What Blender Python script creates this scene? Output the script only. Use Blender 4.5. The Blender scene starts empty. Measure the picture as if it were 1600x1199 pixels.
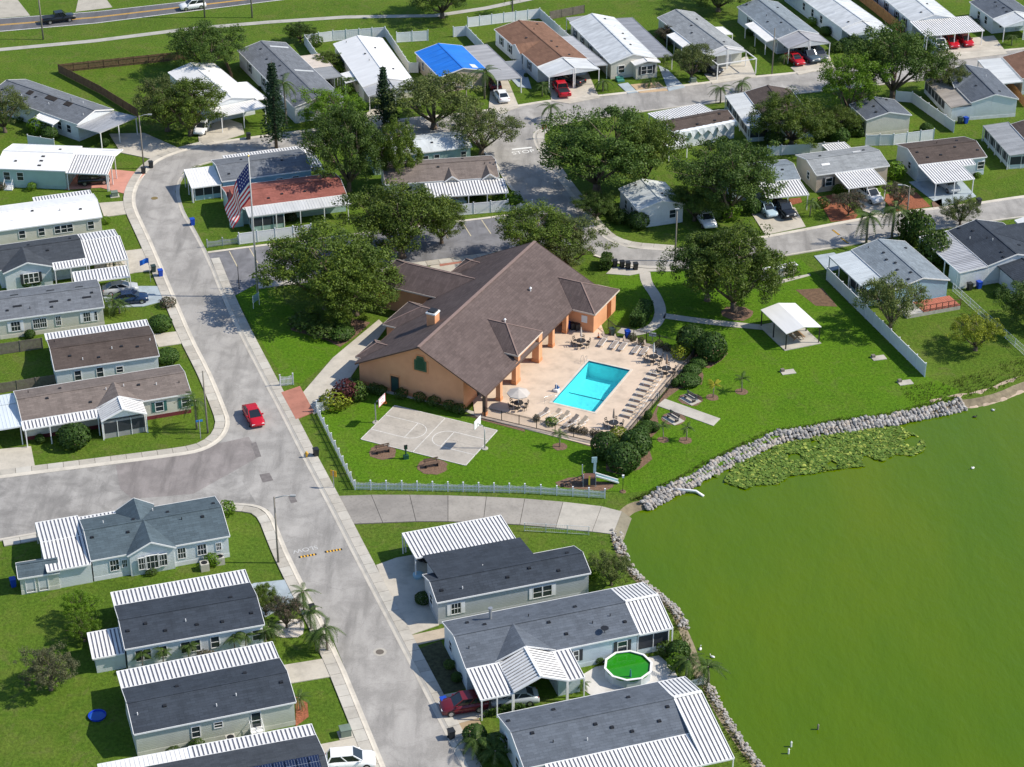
import bpy, math, random
from mathutils import Vector, Matrix, noise
from mathutils.geometry import delaunay_2d_cdt
R = random.Random(7)
SC = bpy.context.scene
COL = SC.collection
# ---------------------------------------------------------------- camera, sky, sun, exposure
F_PX, PITCH, CAM_H = 3300.0, math.radians(30), 130.0
cd = bpy.data.cameras.new('camera'); cam = bpy.data.objects.new('camera', cd); COL.objects.link(cam)
cam.location = (0, 0, CAM_H); cam.rotation_euler = (math.radians(90) - PITCH, 0, 0)
cd.sensor_fit = 'HORIZONTAL'; cd.sensor_width = 36; cd.lens = 36 * F_PX / 1600; cd.clip_end = 6000; cd.clip_start = 1
SC.camera = cam
SUN_EL, SUN_AZ = math.radians(43), math.radians(-1)      # azimuth measured from +x towards +y
w = bpy.data.worlds.new('World'); SC.world = w; w.use_nodes = True
nt = w.node_tree; nt.nodes.clear()
wo = nt.nodes.new('ShaderNodeOutputWorld'); wb = nt.nodes.new('ShaderNodeBackground'); ws = nt.nodes.new('ShaderNodeTexSky')
ws.sky_type = 'NISHITA'; ws.sun_disc = False; ws.ozone_density = 3.0; ws.dust_density = .5; ws.sun_elevation = SUN_EL; ws.sun_rotation = math.radians(90) - SUN_AZ
wb.inputs[1].default_value = 0.13
nt.links.new(ws.outputs[0], wb.inputs[0]); nt.links.new(wb.outputs[0], wo.inputs[0])
sl = bpy.data.lights.new('sun', 'SUN'); sl.energy = 4.4; sl.angle = math.radians(.53); sl.color = (1, .92, .79)
so = bpy.data.objects.new('sun', sl); COL.objects.link(so)
sd = Vector((math.cos(SUN_EL) * math.cos(SUN_AZ), math.cos(SUN_EL) * math.sin(SUN_AZ), math.sin(SUN_EL)))
so.rotation_euler = sd.to_track_quat('Z', 'Y').to_euler(); so.location = (60, 250, 120)
SC.view_settings.view_transform = 'Standard'; SC.view_settings.look = 'None'
SC.view_settings.exposure = 0.34; SC.view_settings.gamma = 1
# ---------------------------------------------------------------- photo pixel -> place on the ground (or on a plane at height z)
_k = .2625
REG = {1: (0, 0, _k), 2: (400, 0, _k), 3: (800, 0, _k), 4: (1180, 0, _k), 5: (0, 280, _k), 6: (400, 280, _k), 7: (800, 280, _k), 8: (1180, 280, _k),
       9: (0, 570, _k), 10: (400, 570, _k), 11: (800, 500, _k), 12: (1180, 500, _k), 13: (0, 860, .2828), 14: (380, 860, .2828), 15: (640, 800, .275), 16: (760, 890, .275),
       20: (540, 360, .1375), 21: (740, 480, .16677), 22: (860, 480, .16677), 23: (430, 820, .0875), 24: (860, 700, .09375)}
def px(p):
    if len(p) == 2: return p
    o = REG[p[0]]; return (o[0] + p[1] * o[2], o[1] + p[2] * o[2])
_c, _s = math.cos(PITCH), math.sin(PITCH)
def G(p, z=0.0):
    p = px(p); x = (p[0] - 800) / F_PX; y = -(p[1] - 599.5) / F_PX
    r = Vector((x, _c + y * _s, -_s + y * _c)); t = (z - CAM_H) / r.z
    return Vector((r.x * t, r.y * t, z))
def GL(reg, pts, z=0.0): return [G((reg,) + tuple(q) if reg else q, z) for q in pts]
# ---------------------------------------------------------------- materials
_M = {}
def lin(c):
    return tuple((v / 12.92 if v <= .04045 else ((v + .055) / 1.055) ** 2.4) for v in c)
class NT:
    def __init__(s, name):
        s.m = bpy.data.materials.new(name); s.m.use_nodes = True; s.t = s.m.node_tree; s.b = s.t.nodes['Principled BSDF']
    def n(s, typ, **kw):
        nd = s.t.nodes.new('ShaderNode' + typ)
        for k, v in kw.items():
            if k.startswith('i_'):
                k2 = k[2:]; nd.inputs[int(k2) if k2.isdigit() else k2.replace('_', ' ')].default_value = v
            else: setattr(nd, k, v)
        return nd
    def l(s, a, b): s.t.links.new(a, b)
    def noise(s, vec, scale, detail=3, rough=.55, dist=0):
        nd = s.n('TexNoise', i_Scale=scale, i_Detail=detail, i_Roughness=rough, i_Distortion=dist); s.l(vec, nd.inputs['Vector']); return nd.outputs['Fac']
    def ramp(s, fac, stops):
        r = s.n('ValToRGB'); e = r.color_ramp.elements
        while len(e) < len(stops): e.new(.5)
        for el, (p, c) in zip(e, stops): el.position = p; el.color = tuple(c) + (1,) if len(c) == 3 else c
        s.l(fac, r.inputs[0]); return r.outputs[0]
    def mix(s, fac, a, b, mode='MIX'):
        m = s.n('Mix', data_type='RGBA', blend_type=mode)
        for sock, v in ((m.inputs[0], fac), (m.inputs[6], a), (m.inputs[7], b)):
            if hasattr(v, 'is_linked'): s.l(v, sock)
            elif isinstance(v, (int, float)): sock.default_value = v
            else: sock.default_value = tuple(v) + (1,)
        return m.outputs[2]
    def bump(s, h, strength=.3, dist=.05):
        b = s.n('Bump', i_Strength=strength, i_Distance=dist); s.l(h, b.inputs['Height']); s.l(b.outputs[0], s.b.inputs['Normal'])
    def coord(s, kind='Object'): return s.n('TexCoord').outputs[kind]
    def world(s): return s.n('NewGeometry').outputs['Position']
    def scale(s, vec, sc, rot=0):
        m = s.n('Mapping'); m.inputs['Scale'].default_value = sc; m.inputs['Rotation'].default_value = (0, 0, rot); s.l(vec, m.inputs[0]); return m.outputs[0]
    def col(s, c): s.l(c, s.b.inputs['Base Color'])
def mk(name, fn):
    if name not in _M:
        k = NT(name); fn(k); _M[name] = k.m
    return _M[name]
def plain(name, c, rough=.6, metal=0, var=.12, vs=1.5, spec=.4):
    def f(k):
        v = k.noise(k.world(), vs, 4)
        k.col(k.ramp(v, [(.25, tuple(x * (1 - var) for x in c)), (.75, tuple(min(1, x * (1 + var)) for x in c))]))
        k.b.inputs['Roughness'].default_value = rough; k.b.inputs['Metallic'].default_value = metal; k.b.inputs['Specular IOR Level'].default_value = spec
    return mk(name, f)
def siding(c):
    name = 'siding_%d_%d_%d' % tuple(int(x * 100) for x in c)
    def f(k):
        o = k.coord(); z = k.n('SeparateXYZ'); k.l(o, z.inputs[0])
        m = k.n('Math', operation='MULTIPLY', i_1=5.2); k.l(z.outputs[2], m.inputs[0])
        fr = k.n('Math', operation='FRACT'); k.l(m.outputs[0], fr.inputs[0])
        v = k.noise(k.world(), .6, 4); st = k.noise(k.scale(k.world(), (1.3, 1.3, .25)), 1.6, 3)
        a = k.ramp(v, [(.3, tuple(x * .88 for x in c)), (.7, c)])
        k.col(k.mix(k.ramp(st, [(.58, (0, 0, 0)), (.8, (.35, .35, .35))]), a, tuple(x * .62 for x in c)))
        k.b.inputs['Roughness'].default_value = .55; k.bump(fr.outputs[0], .5, .05)
    return mk(name, f)
def shingle(c, blotch=.0, name=None):
    name = name or 'shingle_%d_%d_%d' % tuple(int(x * 1000) for x in c)
    def f(k):
        o = k.coord(); b = k.n('TexBrick', i_Scale=1.0, i_Mortar_Size=.012, i_Bias=0.0); b.inputs['Brick Width'].default_value = .9; b.inputs['Row Height'].default_value = .3
        b.inputs['Color1'].default_value = tuple(x * .72 for x in c) + (1,); b.inputs['Color2'].default_value = tuple(x * 1.28 for x in c) + (1,); b.inputs['Mortar'].default_value = tuple(x * .5 for x in c) + (1,)
        k.l(o, b.inputs['Vector'])
        fine = k.noise(o, 9, 3, .7); big = k.noise(k.world(), .35, 4, .6); st = k.noise(k.scale(o, (1.2, .12, 1)), 1.1, 4)
        q = k.mix(.4, b.outputs[0], k.ramp(fine, [(.3, tuple(x * .62 for x in c)), (.7, tuple(x * 1.4 for x in c))]))
        q = k.mix(k.ramp(big, [(.35, (0, 0, 0)), (.75, (.38, .38, .38))]), q, tuple(x * 1.45 + .01 for x in c))
        q = k.mix(k.ramp(st, [(.5, (0, 0, 0)), (.8, (.5 + blotch,) * 3)]), q, tuple(x * .62 for x in c))
        k.col(q); k.b.inputs['Roughness'].default_value = .9; k.b.inputs['Specular IOR Level'].default_value = .2; k.bump(b.outputs['Fac'], .5, .03)
    return mk(name, f)
def metal_roof(c, name, dirt=.25, rib=2.2):
    def f(k):
        o = k.coord(); v = k.noise(k.scale(o, (.9, .15, 1)), 1.3, 4, .6); sp = k.noise(o, 3.5, 4, .65)
        q = k.ramp(v, [(.35, tuple(x * (1 - dirt) for x in c)), (.65, c)])
        q = k.mix(k.ramp(sp, [(.58, (0, 0, 0)), (.78, (dirt,) * 3)]), q, tuple(x * .6 for x in c))
        k.col(q); k.b.inputs['Roughness'].default_value = .45
    return mk(name, f)
WHITE = lambda: plain('white_paint', (.8, .8, .79), .5, var=.04)
DARKPAN = lambda: plain('grimy_shaded_pan', (.13, .14, .18), .6, var=.45, vs=1.6)  # channel colour holds both grime and the shadow the ribs would cast
WHITEPAN = lambda: plain('white_pan', (.76, .75, .73), .45, var=.10, vs=.9)
GLASS = lambda: plain('window_glass', (.025, .035, .045), .06, var=.3, vs=.8, spec=.7)
BLACK = lambda: plain('black_metal', (.018, .018, .02), .45)
def concrete(c=(.48, .45, .40), name='concrete', stain=.4):
    def f(k):
        p = k.world(); a = k.noise(p, .5, 5, .6); b = k.noise(p, 3.5, 4, .65); s_ = k.noise(p, .18, 3)
        q = k.ramp(a, [(.25, tuple(x * .74 for x in c)), (.5, c), (.8, tuple(min(.9, x * 1.14) for x in c))])
        q = k.mix(k.ramp(b, [(.5, (0, 0, 0)), (.8, (stain,) * 3)]), q, tuple(x * .6 for x in c))
        q = k.mix(k.ramp(s_, [(.5, (0, 0, 0)), (.75, (stain * .8,) * 3)]), q, tuple(x * .7 for x in c))
        k.col(q); k.b.inputs['Roughness'].default_value = .85; k.bump(b, .15, .02)
    return mk(name, f)
def asphalt(name, c, ang=0, wear=.5):
    def f(k):
        p = k.world(); st = k.noise(k.scale(p, (.5, .07, 1), ang), 1.0, 5, .6); sp = k.noise(p, .35, 5, .62, .4); fi = k.noise(p, 7, 3, .7)
        q = k.ramp(st, [(.30, tuple(x * .42 for x in c)), (.47, tuple(x * .86 for x in c)), (.6, c), (.78, tuple(x * 1.25 for x in c))])
        q = k.mix(k.ramp(sp, [(.43, (0, 0, 0)), (.62, (wear,) * 3)]), q, tuple(x * .45 for x in c))
        q = k.mix(.25, q, k.ramp(fi, [(.3, tuple(x * .6 for x in c)), (.7, tuple(x * 1.3 for x in c))]))
        vo = k.n('TexVoronoi', feature='DISTANCE_TO_EDGE', i_Scale=.16, i_Randomness=1.0)
        wv = k.n('Vector' + 'Math', operation='ADD'); nz = k.n('TexNoise', i_Scale=.8, i_Detail=4.0); k.l(p, nz.inputs['Vector']); k.l(p, wv.inputs[0]); k.l(nz.outputs['Color'], wv.inputs[1]); k.l(wv.outputs[0], vo.inputs['Vector'])
        q = k.mix(k.ramp(vo.outputs['Distance'], [(.0, (.3, .3, .3)), (.005, (0, 0, 0))]), q, tuple(x * .35 for x in c))
        k.col(q); k.b.inputs['Roughness'].default_value = .88; k.bump(fi, .2, .02)
    return mk(name, f)
def grass(name='grass', c=(.074, .142, .014), dry=.6):
    def f(k):
        p = k.world(); a = k.noise(p, .09, 4, .6); b = k.noise(p, .7, 5, .65); d = k.noise(p, 9, 4, .75); e = k.noise(p, .22, 4, .6, .6)
        g2 = k.noise(p, 2.6, 4, .7); sp = k.noise(p, .35, 5, .7, 1.2)
        q = k.ramp(a, [(.3, tuple(x * .62 for x in c)), (.5, c), (.7, (c[0] * 1.45, c[1] * 1.15, c[2] * 1.0))])
        q = k.mix(k.ramp(b, [(.40, (0, 0, 0)), (.70, (.7, .7, .7))]), q, (c[0] * 1.6, c[1] * 1.22, c[2] * 1.3))
        q = k.mix(k.ramp(e, [(.50, (0, 0, 0)), (.63, (dry,) * 3)]), q, (.155, .175, .035))
        q = k.mix(k.ramp(sp, [(.545, (0, 0, 0)), (.63, (dry,) * 3)]), q, (.165, .145, .06))
        q = k.mix(.55, q, k.ramp(g2, [(.32, tuple(x * .42 for x in c)), (.68, (c[0] * 1.7, c[1] * 1.5, c[2] * 1.8))]), 'MIX')
        k.col(q); k.b.inputs['Roughness'].default_value = .95; k.b.inputs['Specular IOR Level'].default_value = .1; k.bump(g2, .7, .25)
    return mk(name, f)
def leafmat(name, c, c2=None, tr=.3):
    c2 = c2 or tuple(x * 1.7 for x in c)
    def f(k):
        at = k.n('Attribute', attribute_name='tone'); oi = k.n('ObjectInfo')
        q = k.ramp(at.outputs['Fac'], [(0, tuple(x * .72 for x in c)), (.6, c), (1, c2)])
        h = k.n('HueSaturation'); mr = k.n('MapRange'); mr.inputs[3].default_value = .8; mr.inputs[4].default_value = 1.15
        k.l(oi.outputs['Random'], mr.inputs[0]); k.l(mr.outputs[0], h.inputs['Value']); k.l(q, h.inputs['Color'])
        k.col(h.outputs[0]); k.b.inputs['Roughness'].default_value = .55; k.b.inputs['Specular IOR Level'].default_value = .25
        t = k.n('BsdfTranslucent'); k.l(h.outputs[0], t.inputs[0]); m = k.n('MixShader'); m.inputs[0].default_value = tr
        out = k.t.nodes['Material Output']; k.l(k.b.outputs[0], m.inputs[1]); k.l(t.outputs[0], m.inputs[2]); k.l(m.outputs[0], out.inputs[0])
    return mk(name, f)
BARK = lambda: plain('bark', (.13, .10, .075), .9, var=.35, vs=3)
# ---------------------------------------------------------------- mesh builder
class MB:
    def __init__(s): s.v = []; s.f = []; s.m = []; s.tone = None
    def face(s, pts, m=0):
        i = len(s.v); s.v += [tuple(p) for p in pts]; s.f.append(tuple(range(i, i + len(pts)))); s.m.append(m)
    def box(s, lo, hi, m=0):
        x0, y0, z0 = lo; x1, y1, z1 = hi; i = len(s.v)
        s.v += [(x0, y0, z0), (x1, y0, z0), (x1, y1, z0), (x0, y1, z0), (x0, y0, z1), (x1, y0, z1), (x1, y1, z1), (x0, y1, z1)]
        for q in ((0, 3, 2, 1), (4, 5, 6, 7), (0, 1, 5, 4), (1, 2, 6, 5), (2, 3, 7, 6), (3, 0, 4, 7)): s.f.append(tuple(i + k for k in q)); s.m.append(m)
    def slab(s, poly, th, m=0, down=Vector((0, 0, -1))):
        n = len(poly); i = len(s.v); d = down * th
        s.v += [tuple(p) for p in poly] + [tuple(Vector(p) + d) for p in poly]
        s.f.append(tuple(range(i, i + n))); s.m.append(m); s.f.append(tuple(range(i + 2 * n - 1, i + n - 1, -1))); s.m.append(m)
        for k in range(n): s.f.append((i + k, i + n + k, i + n + (k + 1) % n, i + (k + 1) % n)); s.m.append(m)
    def bar(s, a, b, w, h=None, m=0, up=(0, 0, 1)):
        a = Vector(a); b = Vector(b); h = h or w; d = (b - a).normalized(); up = Vector(up)
        if abs(d.dot(up)) > .95: up = Vector((1, 0, 0))
        x = d.cross(up).normalized() * w / 2; y = x.cross(d).normalized() * h / 2; i = len(s.v)
        s.v += [tuple(p + q) for p in (a, b) for q in (-x - y, x - y, x + y, -x + y)]
        for q in ((3, 2, 1, 0), (4, 5, 6, 7), (0, 1, 5, 4), (1, 2, 6, 5), (2, 3, 7, 6), (3, 0, 4, 7)): s.f.append(tuple(i + k for k in q)); s.m.append(m)
    def tube(s, path, radii, n=7, m=0, cap=True):
        i0 = len(s.v); pts = [Vector(p) for p in path]
        for j, p in enumerate(pts):
            d = (pts[min(j + 1, len(pts) - 1)] - pts[max(j - 1, 0)]).normalized()
            a = d.cross(Vector((0, 0, 1)) if abs(d.z) < .9 else Vector((1, 0, 0))).normalized(); b = d.cross(a)
            for k in range(n):
                t = 2 * math.pi * k / n; s.v.append(tuple(p + (a * math.cos(t) + b * math.sin(t)) * radii[j]))
        for j in range(len(pts) - 1):
            for k in range(n):
                s.f.append((i0 + j * n + k, i0 + j * n + (k + 1) % n, i0 + (j + 1) * n + (k + 1) % n, i0 + (j + 1) * n + k)); s.m.append(m)
        if cap:
            s.f.append(tuple(i0 + k for k in range(n - 1, -1, -1))); s.m.append(m)
            e = i0 + (len(pts) - 1) * n; s.f.append(tuple(e + k for k in range(n))); s.m.append(m)
    def lathe(s, c, prof, n=12, m=0):
        s_ = len(s.v); c = Vector(c)
        for r, z in prof:
            for k in range(n):
                t = 2 * math.pi * k / n; s.v.append((c.x + r * math.cos(t), c.y + r * math.sin(t), c.z + z))
        for j in range(len(prof) - 1):
            for k in range(n): s.f.append((s_ + j * n + k, s_ + j * n + (k + 1) % n, s_ + (j + 1) * n + (k + 1) % n, s_ + (j + 1) * n + k)); s.m.append(m)
        s.f.append(tuple(s_ + k for k in range(n - 1, -1, -1))); s.m.append(m)
        e = s_ + (len(prof) - 1) * n; s.f.append(tuple(e + k for k in range(n))); s.m.append(m)
    def mesh(s, name, mats, smooth=False):
        me = bpy.data.meshes.new(name); me.from_pydata(s.v, [], s.f)
        for m in (mats if isinstance(mats, (list, tuple)) else [mats]): me.materials.append(m)
        me.polygons.foreach_set('material_index', s.m)
        if smooth: me.polygons.foreach_set('use_smooth', [True] * len(s.f))
        if s.tone is not None:
            a = me.attributes.new('tone', 'FLOAT', 'FACE'); a.data.foreach_set('value', s.tone)
        me.update(); return me
    def build(s, name, mats, parent=None, smooth=False):
        return ob(name, s.mesh(name, mats, smooth), parent)
def ob(name, me, parent=None, loc=None, rz=None):
    o = bpy.data.objects.new(name, me); COL.objects.link(o)
    if parent is not None: o.parent = parent
    if loc is not None: o.location = loc
    if rz is not None: o.rotation_euler = (0, 0, rz)
    return o
def tag(o, label=None, cat=None, group=None, kind=None):
    if label: o['label'] = label
    if cat: o['category'] = cat
    if group: o['group'] = group
    if kind: o['kind'] = kind
    return o
def empty(name, loc, rz=0, label=None, cat=None, group=None):
    o = ob(name, None, None, loc, rz); o.empty_display_size = .3
    return tag(o, label, cat, group)
def struct(name, mb, mats, smooth=False): return tag(mb.build(name, mats, None, smooth), kind='structure')
def sheet(name, pts, z, mat, thick=0):
    mb = MB(); P = [Vector((p.x, p.y, z)) for p in pts]
    if sum(P[i].x * P[(i + 1) % len(P)].y - P[(i + 1) % len(P)].x * P[i].y for i in range(len(P))) < 0: P.reverse()
    if thick: mb.slab(P, thick)
    else: mb.face(P)
    return struct(name, mb, mat)
ORD = ['first', 'second', 'third', 'fourth', 'fifth', 'sixth', 'seventh', 'eighth', 'ninth', 'tenth', 'eleventh', 'twelfth', 'thirteenth', 'fourteenth', 'fifteenth', 'sixteenth']
# ---------------------------------------------------------------- polygons with holes
def inside(p, poly):
    c = False; n = len(poly)
    for i in range(n):
        a, b = poly[i], poly[i - 1]
        if (a[1] > p[1]) != (b[1] > p[1]) and p[0] < (b[0] - a[0]) * (p[1] - a[1]) / (b[1] - a[1]) + a[0]: c = not c
    return c
def holed(name, outer, holes, z, mats, extra=(), zf=None):
    vs, es = [], []
    for poly in [outer] + list(holes):
        i = len(vs); n = len(poly); vs += [Vector((p[0], p[1])) for p in poly]; es += [(i + k, i + (k + 1) % n) for k in range(n)]
    vs += [Vector((p[0], p[1])) for p in extra]
    V, E, FA, *_ = delaunay_2d_cdt(vs, es, [], 0, 1e-4)
    mb = MB(); mb.v = [(v.x, v.y, zf(v.x, v.y) if zf else z) for v in V]
    for f in FA:
        cx = sum(V[i].x for i in f) / len(f); cy = sum(V[i].y for i in f) / len(f)
        if inside((cx, cy), outer) and not any(inside((cx, cy), h) for h in holes): mb.f.append(tuple(f)); mb.m.append(0)
    return struct(name, mb, mats)
def offset(pts, d, closed=False):
    out = []; n = len(pts)
    for i in range(n):
        a = pts[i - 1] if (i or closed) else pts[0]; b = pts[(i + 1) % n] if (i < n - 1 or closed) else pts[-1]
        t1 = (pts[i] - a); t2 = (b - pts[i]); t1.z = t2.z = 0
        t = (t1.normalized() if t1.length > 1e-6 else Vector()) + (t2.normalized() if t2.length > 1e-6 else Vector()); t.normalize()
        out.append(pts[i] + Vector((-t.y, t.x, 0)) * d)
    return out
def resample(pts, step):
    out = [pts[0].copy()]; acc = 0
    for a, b in zip(pts, pts[1:]):
        L = (b - a).length; t = step - acc
        while t <= L: out.append(a + (b - a) * (t / L)); t += step
        acc = L - (t - step)
    if (out[-1] - pts[-1]).length > step * .3: out.append(pts[-1].copy())
    return out
def smooth(pts, it=2):
    for _ in range(it):
        q = [pts[0]]
        for a, b in zip(pts, pts[1:]): q += [a * .75 + b * .25, a * .25 + b * .75]
        pts = q + [pts[-1]]
    return pts
# ---------------------------------------------------------------- lake outline, ground, lake bed
WZ = -.55
shore_px = [(1740, 575), (1660, 592), (1600, 611), (1568, 626), (1529, 636), (1505, 638), (1469, 647), (1442, 652), (1411, 660), (1364, 667), (1324, 672), (1293, 678), (1253, 685), (1214, 690), (1196, 699), (1180, 707),
            (1149, 723), (1120, 736), (1094, 752), (1073, 764), (1052, 774), (1028, 786), (1010, 796), (994, 799), (984, 806), (974, 818), (968, 836), (972, 856), (984, 885), (1003, 908), (1030, 930), (1062, 958), (1074, 985), (1086, 1012), (1095, 1040), (1101, 1064),
            (1115, 1080), (1126, 1104), (1140, 1129), (1159, 1157), (1172, 1176), (1190, 1199), (1215, 1240), (1260, 1310)]
shore = [G(p, WZ) for p in shore_px]
lake_rest = [Vector((52, 118, 0)), Vector((150, 110, 0)), Vector((170, 200, 0)), Vector((130, 235, 0))]
lake = smooth(shore, 1) + lake_rest
for p in lake: p.z = 0
# the polygon runs from far right along the shore to the near side: the land lies on its right
bank_top = offset(smooth([Vector((p.x, p.y, 0)) for p in shore], 1), -1.1) + [Vector((53, 112, 0)), Vector((158, 100, 0)), Vector((180, 205, 0)), Vector((135, 245, 0))]
DECK_Z = .1
pool = [G(p, DECK_Z) for p in [(919.4, 564.3), (985, 578.2), (928.6, 644.4), (863, 628.6)]]
pc = sum(pool, Vector()) / 4
pu = ((pool[3] - pool[0]) + (pool[2] - pool[1])).normalized(); pv = Vector((-pu.y, pu.x, 0))     # pu: from the deep end to the shallow end, towards the camera
PL = ((pool[3] - pool[0]).length + (pool[2] - pool[1]).length) / 4; PW = ((pool[1] - pool[0]).length + (pool[2] - pool[3]).length) / 4
def PP(u, v, z=0.0): q = pc + pu * u + pv * v; return Vector((q.x, q.y, z))
phole = [PP(-PL - .3, -PW - .3), PP(PL + .3, -PW - .3), PP(PL + .3, PW + .3), PP(-PL - .3, PW + .3)]
outer = [Vector((-900, 60, 0)), Vector((900, 60, 0)), Vector((900, 2600, 0)), Vector((-900, 2600, 0))]
holed('ground', outer, [[p for p in bank_top], phole], 0, grass())
# sloping bank under the water
mb = MB(); n_b = len(bank_top); inner = offset(lake, 2.2)
for a, b, c, d in zip(bank_top[:len(lake) - 4], bank_top[1:len(lake) - 3], inner[1:len(lake) - 3], inner[:len(lake) - 4]):
    mb.face([(a.x, a.y, 0), (d.x, d.y, -1.6), (c.x, c.y, -1.6), (b.x, b.y, 0)])
struct('lake_bank', mb, plain('bank_soil', (.20, .165, .11), .95, var=.4, vs=1.2))
def lakemat(k):
    p = k.world(); k.b.inputs['Roughness'].default_value = .12; k.b.inputs['IOR'].default_value = 1.33
    a = k.noise(k.scale(p, (1, .35, 1), .4), .035, 4, .6); b = k.noise(k.scale(p, (1, .45, 1), .5), 1.1, 4, .6); c = k.noise(k.scale(p, (1, .5, 1), .35), .28, 3)
    k.col(k.ramp(a, [(.32, (.062, .128, .002)), (.5, (.080, .140, .001)), (.68, (.102, .152, .001))]))
    add = k.n('Math', operation='MULTIPLY_ADD', i_1=.6); k.l(b, add.inputs[0]); k.l(c, add.inputs[2]); k.bump(add.outputs[0], .35, .3)
wl = offset(lake, -.9, True)
sheet('lake_water', wl, WZ, mk('lake_water', lakemat))
# ---------------------------------------------------------------- streets
L_main = GL(0, [(640, 1290), (603, 1199), (521, 1001), (455, 874), (436, 828), (429, 810), (419, 797), (402, 789), (372, 786), (341, 786)])
side_low = GL(0, [(341, 786), (73, 829), (0, 842), (-160, 870)])
side_up = GL(0, [(-160, 769), (0, 748), (150, 729.5), (283, 712.5), (312, 707), (333, 698), (349, 686), (358, 671), (360, 657), (354, 640), (341, 608), (328, 578)])
L_up = GL(0, [(328, 578), (302, 529), (273, 461), (241, 385), (226, 353), (214, 328), (211, 312), (214, 296), (222, 280), (234, 264), (253, 249), (289, 236), (341, 224), (400, 216), (479, 206), (581, 194), (652, 186), (715, 180), (781, 172), (866, 158), (936, 152), (1089, 133), (1167, 123), (1251, 115), (1380, 100), (1463, 89), (1600, 78), (1760, 62)])
R_main = GL(0, [(769, 1290), (722, 1199), (620, 1001), (547, 860), (528, 822), (508, 783), (484, 738), (465, 701), (443, 657), (421, 615), (404, 582), (378, 532), (349, 472), (323, 406), (297, 356), (284, 336), (277, 316), (274, 300), (277, 285), (286, 270), (305, 259), (333, 251), (400, 241), (487, 228), (631, 212), (700, 205), (725, 204)])
conn_l = GL(0, [(725, 204), (740, 216), (760, 238), (778, 257), (794, 283), (815, 312), (832, 326)])
conn_r = GL(0, [(1760, 92), (1600, 108), (1463, 122), (1270, 143), (1140, 157), (1030, 170), (936, 183), (880, 192), (846, 200), (834, 207), (832, 216), (838, 232), (856, 258), (880, 292), (906, 325), (921, 349), (938, 368), (955, 379), (984, 388), (1052, 393), (1110, 388), (1232, 366), (1337, 346), (1416, 333), (1516, 322), (1600, 309), (1760, 288)])
low_r = GL(0, [(1760, 318), (1600, 337), (1469, 356), (1408, 366), (1332, 381), (1232, 397), (1150, 412), (1102, 419), (1047, 419), (1000, 417), (965, 410), (930, 398), (905, 384), (880, 366)])
lot_top = GL(0, [(323, 406), (325, 396), (400, 386), (463, 379), (600, 362), (710, 348), (762, 342), (820, 334), (832, 326)])
lot_low = GL(0, [(880, 366), (900, 392), (860, 392), (788, 392), (683, 406), (628, 413), (500, 431), (400, 444), (349, 472)])
AS = asphalt('asphalt_street', (.385, .368, .345), math.radians(-24), .62); AS2 = asphalt('asphalt_street_across', (.36, .345, .325), math.radians(65), .95); AS3 = asphalt('asphalt_parking', (.22, .22, .235), math.radians(70), .8)
# the sheets overlap a little and each lies 4 mm above the one below
sheet('parking_lot', lot_top + list(lot_low), .008, AS3)
sheet('street_across', list(reversed(side_low)) + [G((392, 800)), G((480, 760)), G((440, 640)), G((400, 620))] + list(reversed(side_up)), .012, AS2)
sheet('main_street', L_main[:8] + [G((345, 700)), G((350, 640))] + L_up[:13] + list(reversed(R_main[:22])), .016, AS)
sheet('loop_street', L_up[12:] + conn_r[:9] + [G((836, 200)), G((770, 200))] + list(reversed(R_main[21:])), .020, AS)
sheet('connecting_street', [G((725, 195)), G((846, 190))] + conn_r[8:27] + low_r[:] + [G((860, 345))] + list(reversed(conn_l)), .024, AS)
# repaved patches
PATCH = plain('asphalt_patch', (.17, .155, .15), .9, var=.25, vs=2); PATCH2 = plain('asphalt_patch_grey', (.30, .295, .30), .9, var=.15, vs=2)
for n_, q in enumerate([[(10, 20, 655), (10, 80, 645), (10, 103, 690), (10, 40, 703)], [(10, 192, 784), (10, 226, 780), (10, 247, 818), (10, 208, 826)], [(10, -30, 470), (10, 0, 460), (10, 32, 548), (10, 0, 553)]]): sheet('asphalt_patch', [G(p) for p in q], .026, PATCH)
sheet('repaved_strip', [G(p) for p in [(9, 690, 600), (9, 1300, 470), (9, 1480, 430), (9, 1550, 545), (9, 1150, 770), (9, 790, 800), (9, 715, 740)]], .019, asphalt('asphalt_brown', (.29, .262, .25), math.radians(65), .6))
# highway at the top
hw_a = GL(0, [(-300, 56), (0, 29), (150, 18), (420, -12), (700, -45)]); hw_b = GL(0, [(-300, 83), (0, 50), (150, 37), (420, 3), (700, -30)])
sheet('highway', hw_a + list(reversed(hw_b)), .012, asphalt('asphalt_highway', (.13, .13, .14), math.radians(-80), .3))
YEL = plain('yellow_line', (.75, .42, .04), .7); WLN = plain('white_line', (.75, .75, .72), .7, var=.15, vs=4)
def lines(name, a, b, fr, w, z, mat):
    mb = MB(); c = [p.lerp(q, fr) for p, q in zip(a, b)]; l = offset(c, w / 2); r = offset(c, -w / 2)
    for i in range(len(c) - 1): mb.face([(r[i].x, r[i].y, z), (r[i + 1].x, r[i + 1].y, z), (l[i + 1].x, l[i + 1].y, z), (l[i].x, l[i].y, z)])
    return struct(name, mb, mat)
lines('yellow_centre_line', hw_a, hw_b, .47, .16, .018, YEL); lines('yellow_centre_line', hw_a, hw_b, .53, .16, .018, YEL)
lines('white_edge_line', hw_a, hw_b, .03, .14, .018, WLN); lines('white_edge_line', hw_a, hw_b, .965, .18, .018, WLN)
fp = GL(0, [(-300, 106), (0, 78), (150, 64), (300, 45), (420, 35), (540, 27), (680, 25), (760, 13), (860, -8), (1000, -30)])
lines('footpath', fp, fp, 0, 1.5, .03, concrete((.40, .39, .35), 'concrete_grey'))
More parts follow.
